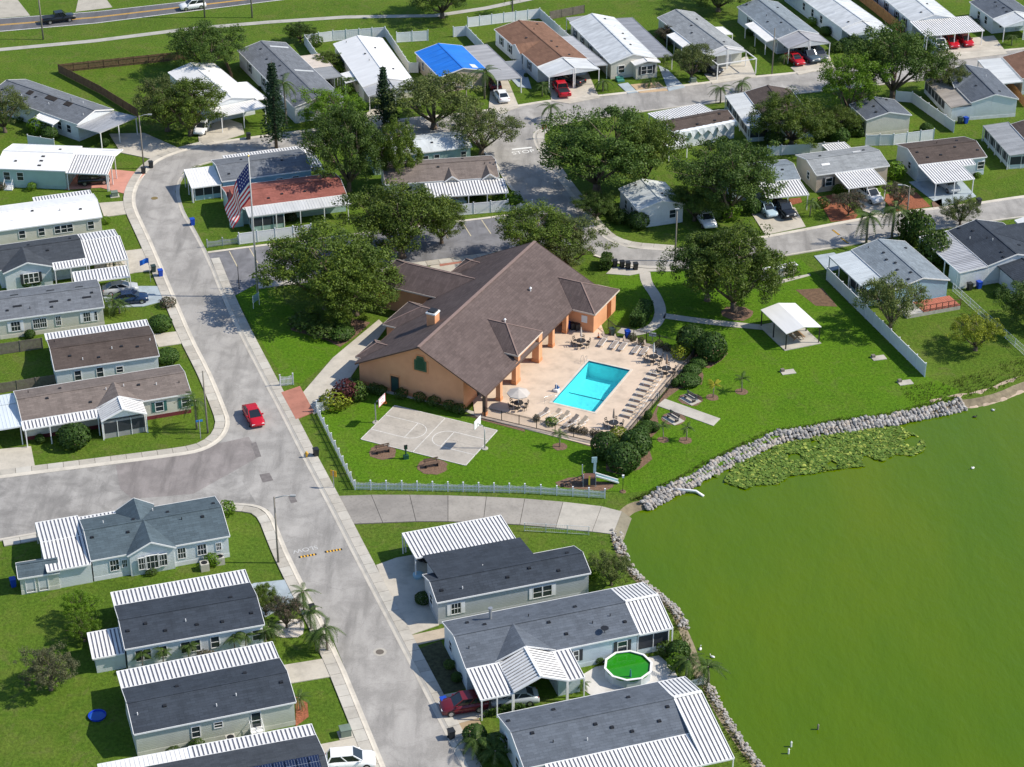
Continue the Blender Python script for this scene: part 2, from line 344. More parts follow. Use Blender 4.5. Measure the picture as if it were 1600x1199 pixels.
sheet('dirt_drive', GL(1, [(-20, 0), (105, 0), (180, 95), (-20, 110)]), .02, concrete((.42, .39, .33), 'dirt_gravel', .5)); sheet('dirt_drive', GL(1, [(470, -20), (620, -20), (670, 45), (450, 72)]), .02, concrete((.42, .39, .33), 'dirt_gravel'))
# kerbs and sidewalks: a bed with single slabs on it
CON = concrete((.47, .44, .385)); CONL = concrete((.55, .51, .44), 'concrete_kerb', .3); CONJ = plain('joint_dark', (.16, .14, .11), .95)
def kerb(pts, side, w=.55):
    P = smooth([Vector(p) for p in pts], 1); o = offset(P, side * w); m = offset(P, side * w * .55); mb = MB()
    for i in range(len(P) - 1):
        f = [(P[i], .03), (P[i + 1], .03), (m[i + 1], .055), (m[i], .055)]; g = [(m[i], .055), (m[i + 1], .055), (o[i + 1], .14), (o[i], .14)]; h = [(o[i], .14), (o[i + 1], .14), (o[i + 1], -.02), (o[i], -.02)]
        for q in (f, g, h):
            q = [(v.x, v.y, z) for v, z in q]; mb.face(q if side > 0 else q[::-1])
    struct('kerb', mb, CONL)
SLABM = [concrete((.47, .44, .385), 'concrete'), concrete((.43, .40, .345), 'concrete_b', .55), concrete((.50, .475, .42), 'concrete_c', .3)]
def sidewalk(pts, side, w0=.56, w1=1.75, step=1.8, z=.125, name='sidewalk', mats=None):
    P = resample(smooth([Vector(p) for p in pts], 1), step); i_ = offset(P, side * w0); o_ = offset(P, side * w1); mb = MB()
    for k in range(len(P) - 1):
        q = [i_[k], i_[k + 1], o_[k + 1], o_[k]]; q = [(v.x, v.y, z - .03) for v in q]; mb.face(q if side > 0 else q[::-1])
    bed = struct(name, mb, CONJ)
    for k in range(len(P) - 1):
        q = [i_[k], i_[k + 1], o_[k + 1], o_[k]]; c = sum(q, Vector()) / 4
        q = [c + (v - c) * .972 for v in q]; dz = R.uniform(-.006, .006); q = [Vector((v.x, v.y, z + dz)) for v in q]
        if side < 0: q.reverse()
        m = MB(); m.slab(q, .12); m.build('slab', R.choice(mats or SLABM), bed)
corner_low = L_main + side_low[1:]
left_up = side_up + L_up[1:]
kerb(corner_low, 1); kerb(left_up, 1); kerb(R_main[:19], -1); kerb(R_main[18:] + conn_l[1:6], -1); kerb(conn_r, 1); kerb(low_r[:12], 1)
sidewalk(corner_low[:12], 1); sidewalk(left_up[1:24], 1); sidewalk(R_main[:14], -1); sidewalk(conn_r[8:20], 1, .56, 1.7)
lk = lot_top[1:9]; kerb(lk, 1, .3); kerb(list(reversed(lot_low[2:8])), -1, .3)
sidewalk(list(reversed(lot_low[2:8])), -1, .3, 1.6)
# parking bay lines
PBL = plain('faded_bay_line', (.55, .48, .32), .8, var=.3, vs=4)
for a, b in [((5, 1365, 430), (5, 1412, 520)), ((5, 1485, 412), (5, 1535, 500)), ((6, 80, 397), (6, 110, 455)), ((6, 1228, 258), (6, 1280, 340)), ((6, 1342, 242), (6, 1398, 325)), ((6, 190, 385), (6, 225, 440)), ((6, 960, 290), (6, 1010, 370)), ((6, 1095, 272), (6, 1145, 352))]:
    m = MB(); p, q = G(a, .014), G(b, .014); m.bar(p, q, .12, .008); struct('bay_line', m, PBL)
# speed humps, stop bar, road words
def word(txt, p, ang, h, z, name, mat):
    c = bpy.data.curves.new(name, 'FONT'); c.body = txt; c.size = h; c.align_x = 'CENTER'; c.align_y = 'CENTER'; c.extrude = 0
    t = bpy.data.objects.new(name, c); me = bpy.data.meshes.new_from_object(t); bpy.data.objects.remove(t)
    me.materials.append(mat); o = ob(name, me, None, (p.x, p.y, z), ang); return o
def hump(pa, pb, label):
    a, b = G(pa), G(pb); d = (b - a); L = d.length; root = empty('speed_hump', a, math.atan2(d.y, d.x), label, 'speed hump', 'rubber speed humps'); n = 11
    for k in range(n):
        m = MB(); x0, x1 = L * k / n, L * (k + 1) / n
        pr = [(-.17, .026), (-.1, .06), (.1, .06), (.17, .026)]
        for (y0, z0), (y1, z1) in zip(pr, pr[1:]): m.face([(x0, y0, z0), (x1, y0, z0), (x1, y1, z1), (x0, y1, z1)])
        m.build('stripe', BLACK() if k % 2 == 0 else YEL, root)
hump((23, 425, 585), (23, 735, 530), 'black and yellow speed hump beside the painted road word, left lane'); hump((23, 890, 492), (23, 1195, 440), 'black and yellow speed hump nearest the right kerb of the main street')
hump((8, 510, 350), (8, 555, 385), 'striped speed hump on the far street, nearer the queen palms'); hump((8, 460, 303), (8, 502, 335), 'striped speed hump on the far street, nearer the carports')
d_ = G((23, 640, 430)) - G((23, 440, 470)); tag(word('SLOW', G((23, 535, 447)), math.atan2(d_.y, d_.x) + math.pi, 1.0, .0265, 'road_word', plain('faded_white', (.52, .52, .51), .8, var=.3, vs=5)), kind='structure')
m = MB(); m.bar(G((3, 0, 890), .029), G((3, 118, 878), .029), .45, .006); struct('stop_line', m, WLN)
d_ = G((3, 100, 895)) - G((3, 20, 905)); tag(word('STOP', G((3, 67, 907)), math.atan2(d_.y, d_.x), 1.5, .029, 'road_word', WLN), kind='structure')
m = MB(); mh = G((14, 755, 563)); m.lathe((mh.x, mh.y, .01), [(.42, 0), (.42, .024)], 16); mc = struct('manhole_cover', m, plain('cast_iron', (.14, .12, .10), .7)); m = MB(); m.lathe((mh.x, mh.y, .01), [(.68, 0), (.68, .016)], 20); struct('manhole_collar', m, CON)
m = MB(); mh = G((5, 920, 115)); m.lathe((mh.x, mh.y, .01), [(.5, 0), (.5, .028)], 16); struct('manhole_cover', m, plain('cast_iron_ochre', (.2, .15, .06), .7))
# boat ramp: single cast slabs
top = GL(0, [(524, 776), (580, 774), (640, 774), (700, 775), (760, 777), (820, 780), (880, 785), (940, 792), (972, 800)]); low = GL(0, [(549, 820), (598, 818), (650, 816), (700, 816), (755, 818), (812, 821), (868, 826), (925, 832), (958, 836)])
m = MB(); m.face([(v.x, v.y, .02) for v in low[:8]] + [(v.x, v.y, .02) for v in reversed(top[:8])]); bed = struct('boat_ramp', m, CONJ)
RAMP = [concrete((.27, .25, .225), 'ramp_a', .8), concrete((.33, .305, .27), 'ramp_b', .7), concrete((.44, .41, .355), 'ramp_c', .5)]
for k in range(8):
    q = [low[k], low[k + 1], top[k + 1], top[k]]; c = sum(q, Vector()) / 4; zz = [.09] * 4
    q = [c + (v - c) * (1 - .05 / (v - c).length) for v in q]
    m = MB(); m.slab([Vector((v.x, v.y, z)) for v, z in zip(q, zz)], .1); m.build('slab', RAMP[min(2, k // 3)], bed)
d1, d2 = (low[8] - low[7]).normalized() * 2.0, (top[8] - top[7]).normalized() * 2.0
m = MB(); m.slab([Vector((low[8].x, low[8].y, .088)), Vector((low[8].x + d1.x, low[8].y + d1.y, -1.0)), Vector((top[8].x + d2.x, top[8].y + d2.y, -1.0)), Vector((top[8].x, top[8].y, .088))], .3); m.build('slab', concrete((.20, .18, .13), 'ramp_wet', .8), bed)
# driveways and paths
def drive(reg, pts, mat, z=.09, name='driveway'): return sheet(name, GL(reg, pts), z, mat, .12)
LB = concrete((.36, .42, .46), 'concrete_blue', .3); CP = concrete((.50, .46, .39), 'concrete_drive', .4); BRK = concrete((.40, .17, .12), 'red_paver', .3); PINK = concrete((.55, .26, .20), 'pink_paint', .2)
MUL = plain('red_mulch', (.26, .09, .045), .95, var=.5, vs=5); MULB = plain('brown_mulch', (.17, .105, .07), .95, var=.5, vs=5)
drive(1, [(395, 1045), (630, 1012), (700, 1015), (868, 1032), (812, 1090), (775, 1165), (600, 1120), (390, 1130)], PINK)
drive(5, [(590, 145), (765, 132), (795, 205), (620, 228)], CP); drive(5, [(560, 480), (725, 432), (862, 416), (905, 500), (925, 545), (800, 560), (570, 610)], CP)
drive(5, [(590, 660), (805, 640), (985, 640), (1010, 720), (850, 760), (650, 770)], LB); drive(5, [(905, 928), (1092, 905), (1125, 975), (945, 1002)], CP)
drive(9, [(-60, 512), (185, 488), (208, 606), (-60, 668)], CP)
drive(14, [(0, 215), (60, 185), (268, 162), (318, 262), (120, 372)], LB); drive(14, [(220, 638), (480, 596), (528, 694), (262, 738)], CP); drive(14, [(380, 1085), (655, 1030), (730, 1199), (760, 1260), (400, 1260)], CP)
drive(14, [(735, 85), (845, 45), (1010, 15), (1100, 60), (1040, 200), (1082, 415), (925, 470), (860, 345), (800, 235)], CP)
drive(14, [(1102, 802), (1220, 780), (1560, 820), (1560, 880), (1390, 905), (1182, 962)], CP); drive(14, [(935, 470), (1115, 430), (1115, 490), (958, 525)], concrete((.45, .38, .29), 'sandy_bed', .5), .05, 'garden_bed')
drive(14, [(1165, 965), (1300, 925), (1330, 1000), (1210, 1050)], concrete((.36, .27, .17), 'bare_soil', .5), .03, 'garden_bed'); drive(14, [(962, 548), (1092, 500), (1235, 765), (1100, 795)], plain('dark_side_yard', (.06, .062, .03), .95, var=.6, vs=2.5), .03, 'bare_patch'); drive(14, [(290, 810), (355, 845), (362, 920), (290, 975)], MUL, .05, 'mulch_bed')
drive(1, [(650, 800), (860, 795), (1075, 890), (905, 950), (720, 912)], CP); drive(1, [(1180, 815), (1320, 700), (1440, 740), (1455, 800), (1245, 865), (1190, 880)], CP)
drive(2, [(640, 690), (760, 600), (780, 690), (775, 745), (715, 762)], CP); drive(2, [(1385, 650), (1400, 480), (1500, 480), (1565, 640), (1450, 680)], CP); drive(2, [(1480, 430), (1600, 400), (1640, 530), (1560, 520)], LB); drive(3, [(235, 605), (215, 470), (450, 430), (520, 585), (340, 620)], CP)
drive(3, [(630, 505), (690, 495), (748, 552), (690, 560)], LB); drive(3, [(870, 390), (930, 420), (1030, 522), (932, 545)], LB); drive(3, [(705, 505), (870, 490), (930, 542), (760, 556)], concrete((.50, .36, .22), 'straw_bed', .5), .05, 'garden_bed')
drive(3, [(1145, 445), (1400, 335), (1455, 462), (1192, 502)], CP); drive(4, [(210, 405), (440, 330), (470, 400), (258, 448)], CP); drive(4, [(1045, 320), (1080, 250), (1420, 215), (1500, 322), (1220, 358)], CP)
drive(8, [(570, 70), (640, 40), (775, 140), (765, 235), (640, 190)], CP); drive(8, [(915, 20), (1200, -20), (1315, 105), (1105, 168)], LB); drive(8, [(1050, 140), (1110, 120), (1115, 165), (1060, 178)], MULB); drive(8, [(-20, 210), (235, 170), (300, 285), (60, 335)], CP); drive(8, [(350, 460), (470, 440), (560, 520), (435, 556)], LB)
for reg, pts in [(8, [(370, 110), (480, 90), (610, 215), (590, 245), (450, 255)]), (8, [(780, 90), (960, 80), (1045, 165), (830, 195), (770, 130)]), (8, [(200, 120), (270, 112), (280, 140), (215, 155)])]: drive(reg, pts, MUL, .05, 'mulch_bed')
drive(0, [(470, 618), (520, 560), (592, 500), (604, 512), (560, 572), (548, 590), (556, 604), (505, 640), (490, 648)], CP, .08, 'club_path')
drive(10, [(150, 170), (262, 132), (345, 285), (238, 330)], BRK, .13, 'brick_crossing'); drive(10, [(130, 90), (150, 165), (262, 130), (250, 108)], grass(), .02, 'verge')
drive(0, [(556, 604), (720, 640), (752, 655), (757, 648), (600, 606)], CON, .05, 'club_path'); drive(6, [(1075, 490), (1330, 460), (1160, 560), (1010, 545)], CP, .06, 'club_path'); drive(6, [(1090, 490), (1340, 458), (1300, 490), (1095, 522)], BRK, .10, 'brick_crossing')
# park paths
def pathline(reg, pts, w, mat=None, name='park_path'):
    P = smooth(GL(reg, pts), 2); l = offset(P, w / 2); r = offset(P, -w / 2); mb = MB(); z = .045
    for i in range(len(P) - 1): mb.face([(r[i].x, r[i].y, z), (r[i + 1].x, r[i + 1].y, z), (l[i + 1].x, l[i + 1].y, z), (l[i].x, l[i].y, z)])
    struct(name, mb, mat or CON)
pathline(7, [(790, 555), (800, 620), (860, 700), (890, 790), (860, 870), (790, 905), (720, 920), (640, 900)], 1.5, None); pathline(7, [(905, 815), (1040, 835), (1240, 860), (1500, 885), (1590, 890)], 1.4)
drive(7, [(560, 565), (600, 525), (760, 515), (960, 525), (980, 550), (820, 552), (700, 575)], CON, .06, 'bin_pad'); drive(11, [(862, 512), (910, 472), (1240, 590), (1198, 633)], CON, .07, 'lakeside_path')
drive(8, [(60, 620), (325, 565), (330, 575), (140, 625)], CON, .05, 'park_path')
def disc(reg, x, y, r, mat, z=.03, name='mulch_ring', n=20):
    c = G((reg, x, y)); mb = MB(); mb.slab([Vector((c.x + r * R.uniform(.88, 1.08) * math.cos(t), c.y + r * R.uniform(.88, 1.08) * math.sin(t), z)) for t in [2 * math.pi * i / n for i in range(n)]], .05); struct(name, mb, mat)
for x, y, r in [(1340, 800, 2.1), ]: disc(7, x, y, r, MULB)
for x, y, r in [(1193, 462, .8), (1367, 428, .8), (900, 715, .7), (1033, 718, .8), (285, 755, .9), (1065, 475, 1.5), (960, 590, 1.5)]: disc(11, x, y, r, MULB)
for x, y, r in [(755, 522, 1.7), (1048, 608, 1.8)]: disc(10, x, y, r, MULB)
disc(14, 253, 433, 1.75, plain('white_gravel', (.6, .55, .5), .9, var=.3, vs=8), .08, 'gravel_ring')
drive(24, [(80, 580), (300, 500), (560, 480), (780, 560), (1060, 600), (1040, 660), (900, 720), (560, 700), (150, 650)], MULB, .03, 'mulch_bed')
drive(11, [(480, 740), (560, 820), (560, 900), (640, 920), (760, 890), (835, 830), (820, 780), (700, 740)], MULB, .03, 'mulch_bed'); drive(11, [(1000, 170), (1060, 230), (1120, 270), (1170, 290), (1250, 240), (1285, 200), (1250, 160)], MULB, .03, 'mulch_bed')
mbp = [(1120, 280), (1140, 330), (1130, 385), (1000, 410), (930, 460), (870, 520), (860, 560), (880, 650), (830, 700), (780, 680), (900, 440), (1050, 280)]; drive(11, mbp, MULB, .025, 'mulch_bed')
drive(10, [(1250, 300), (1330, 300), (1600, 380), (1600, 400), (1340, 330)], MULB, .03, 'mulch_bed'); drive(11, [(-5, 625), (240, 690), (500, 765), (505, 745), (240, 675), (0, 610)], MULB, .03, 'mulch_bed'); drive(6, [(560, 900), (570, 830), (680, 855), (600, 930), (500, 1000), (420, 960), (210, 900), (200, 860), (420, 880)], MULB, .04, 'mulch_bed')
drive(8, [(240, 660), (400, 650), (490, 760), (360, 755)], plain('bare_earth', (.14, .085, .05), .95, var=.4, vs=2), .02, 'bare_patch')
# lawn of the club: one brighter, watered sheet
LAWN = grass('club_lawn', (.072, .168, .008), .35)
sheet('club_lawn', [G(p) for p in [(497, 640), (560, 752), (945, 768), (985, 770), (1060, 762), (1200, 690), (1260, 665), (1480, 632), (1500, 610), (1440, 585), (1290, 440), (1250, 405), (1010, 425), (950, 430), (960, 500), (1080, 560), (968, 694), (740, 655), (600, 610), (545, 615)]], .006, LAWN)
sheet('club_lawn', [G(p) for p in [(362, 455), (425, 445), (470, 500), (545, 540), (470, 600), (440, 588)]], .006, LAWN)
# basketball court
ct = [G((10, *q)) for q in [(620, 445), (825, 245), (1443, 392), (1247, 605)]]
cc = sum(ct, Vector()) / 4; cu = ((ct[2] - ct[1]) + (ct[3] - ct[0])).normalized(); cv = Vector((-cu.y, cu.x, 0)); CL = ((ct[2] - ct[1]).length + (ct[3] - ct[0]).length) / 4; CW = ((ct[1] - ct[0]).length + (ct[2] - ct[3]).length) / 4
def CP_(u, v, z=.07): q = cc + cu * u + cv * v; return Vector((q.x, q.y, z))
m = MB(); m.face([CP_(-CL, -CW, .05), CP_(CL, -CW, .05), CP_(CL, CW, .05), CP_(-CL, CW, .05)]); court = struct('basketball_court', m, CONJ); CTM = concrete((.42, .385, .335), 'court_concrete', .65)
for i in range(4):
    for j in range(2):
        m = MB(); u0, u1, v0, v1 = -CL + CL / 2 * i + .01, -CL + CL / 2 * (i + 1) - .01, -CW + CW * j + .01, -CW + CW * (j + 1) - .01
        m.slab([CP_(u0, v0), CP_(u1, v0), CP_(u1, v1), CP_(u0, v1)], .1); m.build('slab', CTM, court)
m = MB(); lw = .09
for a, b in [((-CL, -CW + .05), (CL, -CW + .05)), ((-CL, CW - .05), (CL, CW - .05)), ((-CL + .05, -CW), (-CL + .05, CW)), ((CL - .05, -CW), (CL - .05, CW)), ((0, -CW), (0, CW)), ((-CL, -1.8), (-2.4, -1.8)), ((-CL, 1.8), (-2.4, 1.8)), ((CL, -1.8), (2.4, -1.8)), ((CL, 1.8), (2.4, 1.8)), ((-2.4, -1.8), (-2.4, 1.8)), ((2.4, -1.8), (2.4, 1.8))]: m.bar(CP_(*a, .073), CP_(*b, .073), lw, .006)
for s_ in (-1, 1):
    for i in range(14):
        t0, t1 = math.pi * (i / 14 - .5), math.pi * ((i + 1) / 14 - .5); m.bar(CP_(s_ * (2.4 - 1.8 * math.cos(t0)), 1.8 * math.sin(t0), .074), CP_(s_ * (2.4 - 1.8 * math.cos(t1)), 1.8 * math.sin(t1), .074), lw, .006)
m.build('court_lines', plain('faded_court_line', (.62, .61, .58), .8, var=.25, vs=4), court)
# pool deck and pool
deck = [G(p, DECK_Z) for p in [(742, 650), (926, 697), (968, 692), (1080, 562), (1050, 545), (945, 522), (936, 498), (900, 470), (840, 440), (730, 560)]]
PWIN = [PP(-PL, -PW), PP(PL, -PW), PP(PL, PW), PP(-PL, PW)]
DK = concrete((.60, .48, .37), 'pool_deck', .18)
holed('pool_deck', deck, [PWIN], DECK_Z, DK); m = MB(); m.slab([Vector((p.x, p.y, DECK_Z - .004)) for p in deck][::-1], .1); 
mb = MB()
for a, b in zip(deck, deck[1:] + deck[:1]): mb.face([(a.x, a.y, -.02), (b.x, b.y, -.02), (b.x, b.y, DECK_Z), (a.x, a.y, DECK_Z)])
struct('pool_deck_edge', mb, DK)
PLA = plain('pool_plaster', (.50, .86, .88), .6, var=.06, vs=1.0); TILE = plain('pool_tile', (.03, .12, .22), .3)
mb = MB(); zs = lambda u: -1.05 - (1.1 if u < -PL * .1 else 0.0)
U = [-PL, -PL * .35, PL * .1, PL]; Z = [-2.1, -1.9, -1.25, -1.05]
for i in range(3): mb.face([PP(U[i], -PW, Z[i]), PP(U[i + 1], -PW, Z[i + 1]), PP(U[i + 1], PW, Z[i + 1]), PP(U[i], PW, Z[i])])
for s_ in (-1, 1):
    for i in range(3): mb.face([PP(U[i], s_ * PW, Z[i]), PP(U[i + 1], s_ * PW, Z[i + 1]), PP(U[i + 1], s_ * PW, -.12), PP(U[i], s_ * PW, -.12)])
for u, z in ((-PL, Z[0]), (PL, Z[3])): mb.face([PP(u, -PW, z), PP(u, PW, z), PP(u, PW, -.12), PP(u, -PW, -.12)])
for a, b in [((-PL, -PW), (PL, -PW)), ((PL, -PW), (PL, PW)), ((PL, PW), (-PL, PW)), ((-PL, PW), (-PL, -PW))]: mb.face([PP(*a, -.12), PP(*b, -.12), PP(*b, DECK_Z), PP(*a, DECK_Z)], 1)
basin = struct('pool_basin', mb, [PLA, TILE]); m = MB(); m.bar(PP(PL * .1, -PW + .02, -1.22), PP(PL * .1, PW - .02, -1.22), .14, .03); m.build('depth_line', TILE, basin)
mb = MB()
for a, b in [((-PL - .3, -PW - .3), (PL + .3, -PW)), ((-PL - .3, PW), (PL + .3, PW + .3)), ((-PL - .3, -PW), (-PL, PW)), ((PL, -PW), (PL + .3, PW))]:
    mb.slab([PP(a[0], a[1], DECK_Z + .03), PP(b[0], a[1], DECK_Z + .03), PP(b[0], b[1], DECK_Z + .03), PP(a[0], b[1], DECK_Z + .03)], .05)
struct('pool_coping', mb, concrete((.62, .55, .46), 'coping', .15))
def poolwater(k):
    out = k.t.nodes['Material Output']; t = k.n('BsdfTransparent'); t.inputs[0].default_value = (.42, .97, 1.0, 1); g = k.n('BsdfGlossy'); g.inputs['Roughness'].default_value = .03
    fr = k.n('Fresnel', i_IOR=1.33); m = k.n('MixShader'); b = k.n('Bump', i_Strength=.15, i_Distance=.1); b_n = k.noise(k.world(), 2.2, 3); k.l(b_n, b.inputs['Height']); k.l(b.outputs[0], g.inputs['Normal']); k.l(b.outputs[0], fr.inputs['Normal'])
    k.l(fr.outputs[0], m.inputs[0]); k.l(t.outputs[0], m.inputs[1]); k.l(g.outputs[0], m.inputs[2]); k.l(m.outputs[0], out.inputs[0])
m = MB(); m.face([PP(-PL, -PW, -.03), PP(PL, -PW, -.03), PP(PL, PW, -.03), PP(-PL, PW, -.03)]); struct('pool_water', m, mk('pool_water', poolwater))
# ---------------------------------------------------------------- manufactured homes
SH = {'slate': (.078, .108, .128), 'dark': (.040, .050, .066), 'grey': (.105, .122, .148), 'char': (.052, .06, .072), 'brown': (.13, .095, .08), 'dbrown': (.085, .066, .058), 'rust': (.19, .105, .07), 'red': (.26, .095, .075), 'lgrey': (.26, .275, .285), 'bluegrey': (.20, .235, .265), 'taupe': (.175, .145, .13), 'mgrey': (.145, .158, .178)}
WC = {'white': (.76, .80, .83), 'cream': (.76, .72, .63), 'grey': (.50, .52, .54), 'sage': (.66, .67, .60), 'teal': (.44, .60, .58), 'blue': (.36, .56, .68), 'tan': (.62, .52, .42), 'pale': (.62, .71, .77), 'dgrey': (.34, .37, .40)}
def roofmat(r):
    if r in SH: return shingle(SH[r])
    return {'wmetal': metal_roof((.80, .80, .79), 'white_roof_coating', .1), 'pmetal': metal_roof((.62, .66, .67), 'pale_roof_coating', .25), 'gmetal': metal_roof((.42, .43, .44), 'grey_metal_roof', .35), 'tmetal': metal_roof((.45, .41, .36), 'tan_metal_roof', .35),
            'wmetal2': metal_roof((.70, .72, .72), 'aged_white_metal_roof', .3), 'tarp': metal_roof((.015, .19, .72), 'blue_tarp', .2)}[r]
class House:
    def __init__(s, label, A, B, C, ze=2.75, rise=1.0, roof='dark', wall='white', over=.2, name='manufactured_home', skirt=None, cat='house', vents=6, trim=None, rect=None):
        a, b = G(A, ze), (B if isinstance(B, Vector) else G(B, ze)); d = b - a; s.L = d.length; s.th = math.atan2(d.y, d.x); s.u = d.normalized(); s.v = Vector((-s.u.y, s.u.x, 0)); s.o = Vector((a.x, a.y, 0)); s.ze = ze; s.rise = rise
        s.W = C if isinstance(C, (int, float)) else (G(C, ze) - a).dot(s.v)
        s.root = empty(name, s.o, s.th, label, cat, 'homes of the neighbourhood'); s.over = over
        L, W, o = s.L, s.W, over; zr = ze + rise; s.roofname = roof
        u0, u1, v0, v1 = rect or (o * .8, L - o * .8, o, W - o); s.b = (u0, u1, v0, v1)
        wz = ze + (rise / (W / 2)) * v0 - .09; wz1 = ze + (rise / (W / 2)) * (W - v1) - .09; pk = zr - .1
        m = MB()
        m.face([(u0, v0, 0), (u1, v0, 0), (u1, v0, wz), (u0, v0, wz)]); m.face([(u1, v1, 0), (u0, v1, 0), (u0, v1, wz1), (u1, v1, wz1)])
        m.face([(u1, v0, 0), (u1, v1, 0), (u1, v1, wz1), (u1, W / 2, pk), (u1, v0, wz)]); m.face([(u0, v1, 0), (u0, v0, 0), (u0, v0, wz), (u0, W / 2, pk), (u0, v1, wz1)])
        s.wm = siding(WC[wall]); m.build('wall', s.wm, s.root)
        s.rm = roofmat(roof); m = MB()
        m.slab([Vector(p) for p in ((0, 0, ze), (L, 0, ze), (L, W / 2, zr), (0, W / 2, zr))], .1); m.slab([Vector(p) for p in ((L, W, ze), (0, W, ze), (0, W / 2, zr), (L, W / 2, zr))], .1)
        s.roof = m.build('roof', s.rm, s.root)
        m = MB(); m.bar((0, W / 2, zr + .015), (L, W / 2, zr + .015), .28, .05); m.build('ridge_cap', s.rm, s.roof)
        m = MB(); t = trim or WHITE()
        for v in (-.02, W + .02): m.bar((0, v, ze - .06), (L, v, ze - .06), .05, .17)
        for u in (-.02, L + .02):
            for va in (0, W): m.bar((u, va, ze - .05), (u, W / 2, zr - .05), .05, .16)
        m.build('fascia', t, s.root)
        m = MB(); m.box((u0 - .02, v0 - .02, 0), (u1 + .02, v0 + .03, .5)); m.box((u0 - .02, v1 - .03, 0), (u1 + .02, v1 + .02, .5)); m.box((u0 - .02, v0 + .03, 0), (u0 + .03, v1 - .03, .5)); m.box((u1 - .03, v0 + .03, 0), (u1 + .02, v1 - .03, .5))
        m.build('skirting', plain(skirt[0], skirt[1], .8) if skirt else plain('skirting_' + wall, tuple(x * .82 for x in WC[wall]), .7), s.root)
        rr = random.Random(int(L * 1000))
        for k in range(vents):
            side = rr.choice((0, 0, 1)); u = L * (k + rr.uniform(.25, .75)) / vents; t_ = rr.uniform(.3, .85); v = W / 2 * t_ if side == 0 else W - W / 2 * t_; z = ze + rise * t_; m = MB()
            if rr.random() < .35: m.tube([(u, v, z - .05), (u, v, z + .3)], [.05, .05], 7); m.build('vent_pipe', WHITE() if rr.random() < .5 else BLACK(), s.root)
            else: m.box((u - .17, v - .15, z - .06), (u + .17, v + .15, z + .11)); m.build('roof_vent', BLACK(), s.root)
    def loc(s, p, z=0):
        q = G(p, z) - s.o; return q.dot(s.u), q.dot(s.v)
    def win(s, side, p, w=.95, h=1.1, z=1.55, style='double', shutter=None, at=None):
        u0, u1, v0, v1 = s.b
        if at is None: lu, lv = s.loc(p, z)
        else: lu = lv = at
        if side in 'fb':
            lu = min(max(lu, u0 + w / 2 + .1), u1 - w / 2 - .1); org = Vector((lu, v0 if side == 'f' else v1, z)); n = Vector((0, -1 if side == 'f' else 1, 0)); t = Vector((1, 0, 0))
        else:
            lv = min(max(lv, v0 + w / 2 + .1), v1 - w / 2 - .1); org = Vector((u0 if side == 'l' else u1, lv, z)); n = Vector((-1 if side == 'l' else 1, 0, 0)); t = Vector((0, 1, 0))
        zz = Vector((0, 0, 1)); m = MB(); fr = .07
        def bx(mb, x0, x1, y0, y1, d0, d1):
            c = [org + t * x + zz * y + n * d for x in (x0, x1) for y in (y0, y1) for d in (d0, d1)]
            lo = [min(q[i] for q in c) for i in range(3)]; hi = [max(q[i] for q in c) for i in range(3)]; mb.box(lo, hi)
        for x0, x1, y0, y1 in ((-w / 2 - fr, -w / 2, -h / 2 - fr, h / 2 + fr), (w / 2, w / 2 + fr, -h / 2 - fr, h / 2 + fr), (-w / 2, w / 2, h / 2, h / 2 + fr), (-w / 2, w / 2, -h / 2 - fr, -h / 2)): bx(m, x0, x1, y0, y1, -.03, .07)
        if style == 'double': bx(m, -w / 2, w / 2, -.025, .025, 0, .05)
        if style == 'grid':
            for x in (-w / 6, w / 6): bx(m, x - .02, x + .02, -h / 2, h / 2, 0, .05)
            bx(m, -w / 2, w / 2, -.02, .02, 0, .05)
        if style == 'pair': bx(m, -.06, .06, -h / 2, h / 2, 0, .06); bx(m, -w / 2, w / 2, -.02, .02, 0, .045)
        if style == 'triple':
            for x in (-w / 6, w / 6): bx(m, x - .06, x + .06, -h / 2, h / 2, 0, .06)
            bx(m, -w / 2, w / 2, -.02, .02, 0, .045)
        wo_ = m.build('window' if style != 'door' else 'door', WHITE(), s.root)
        m = MB(); bx(m, -w / 2, w / 2, -h / 2, h / 2, .0, .02); m.build('pane' if style != 'door' else 'door_panel', GLASS() if style != 'door' else plain('door_paint', (.55, .58, .6), .5), wo_)
        if shutter:
            for sx in (-1, 1):
                m = MB(); x = sx * (w / 2 + fr + .2); bx(m, x - .18, x + .18, -h / 2 - fr, h / 2 + fr, .0, .06); m.build('shutter', plain('shutter_%s' % shutter[0], shutter[1], .6), wo_)
        return wo_
    def pan(s, p1, z1, p2, z2, ribs='v', posts='', stripes=True, name='carport_roof', mat=None, period=.42, hang=None, post_at=None):
        """pan roof over the rectangle between two opposite corners (photo points at heights z1, z2) in the home's own directions; z runs along v (ribs v) or u"""
        a = s.loc(p1, z1); b = s.loc(p2, z2); return s.panuv(a[0], b[0], a[1], b[1], z1, z2, ribs, posts, stripes, name, mat, period)
    def panuv(s, ua, ub, va, vb, z1, z2, ribs='v', posts='', stripes=True, name='carport_roof', mat=None, period=.42, npost=0):
        def zat(u, v):
            t = ((v - va) / (vb - va)) if ribs == 'v' else ((u - ua) / (ub - ua)); return z1 + (z2 - z1) * t
        m = MB(); lo, hi = (min(ua, ub), max(ua, ub)) if ribs == 'v' else (min(va, vb), max(va, vb)); n = max(2, round((hi - lo) / period)); st = (hi - lo) / n; q0, q1 = (min(va, vb), max(va, vb)) if ribs == 'v' else (min(ua, ub), max(ua, ub))
        def pt(a, c, dz):
            u, v = (a, c) if ribs == 'v' else (c, a); return (u, v, zat(u, v) + dz)
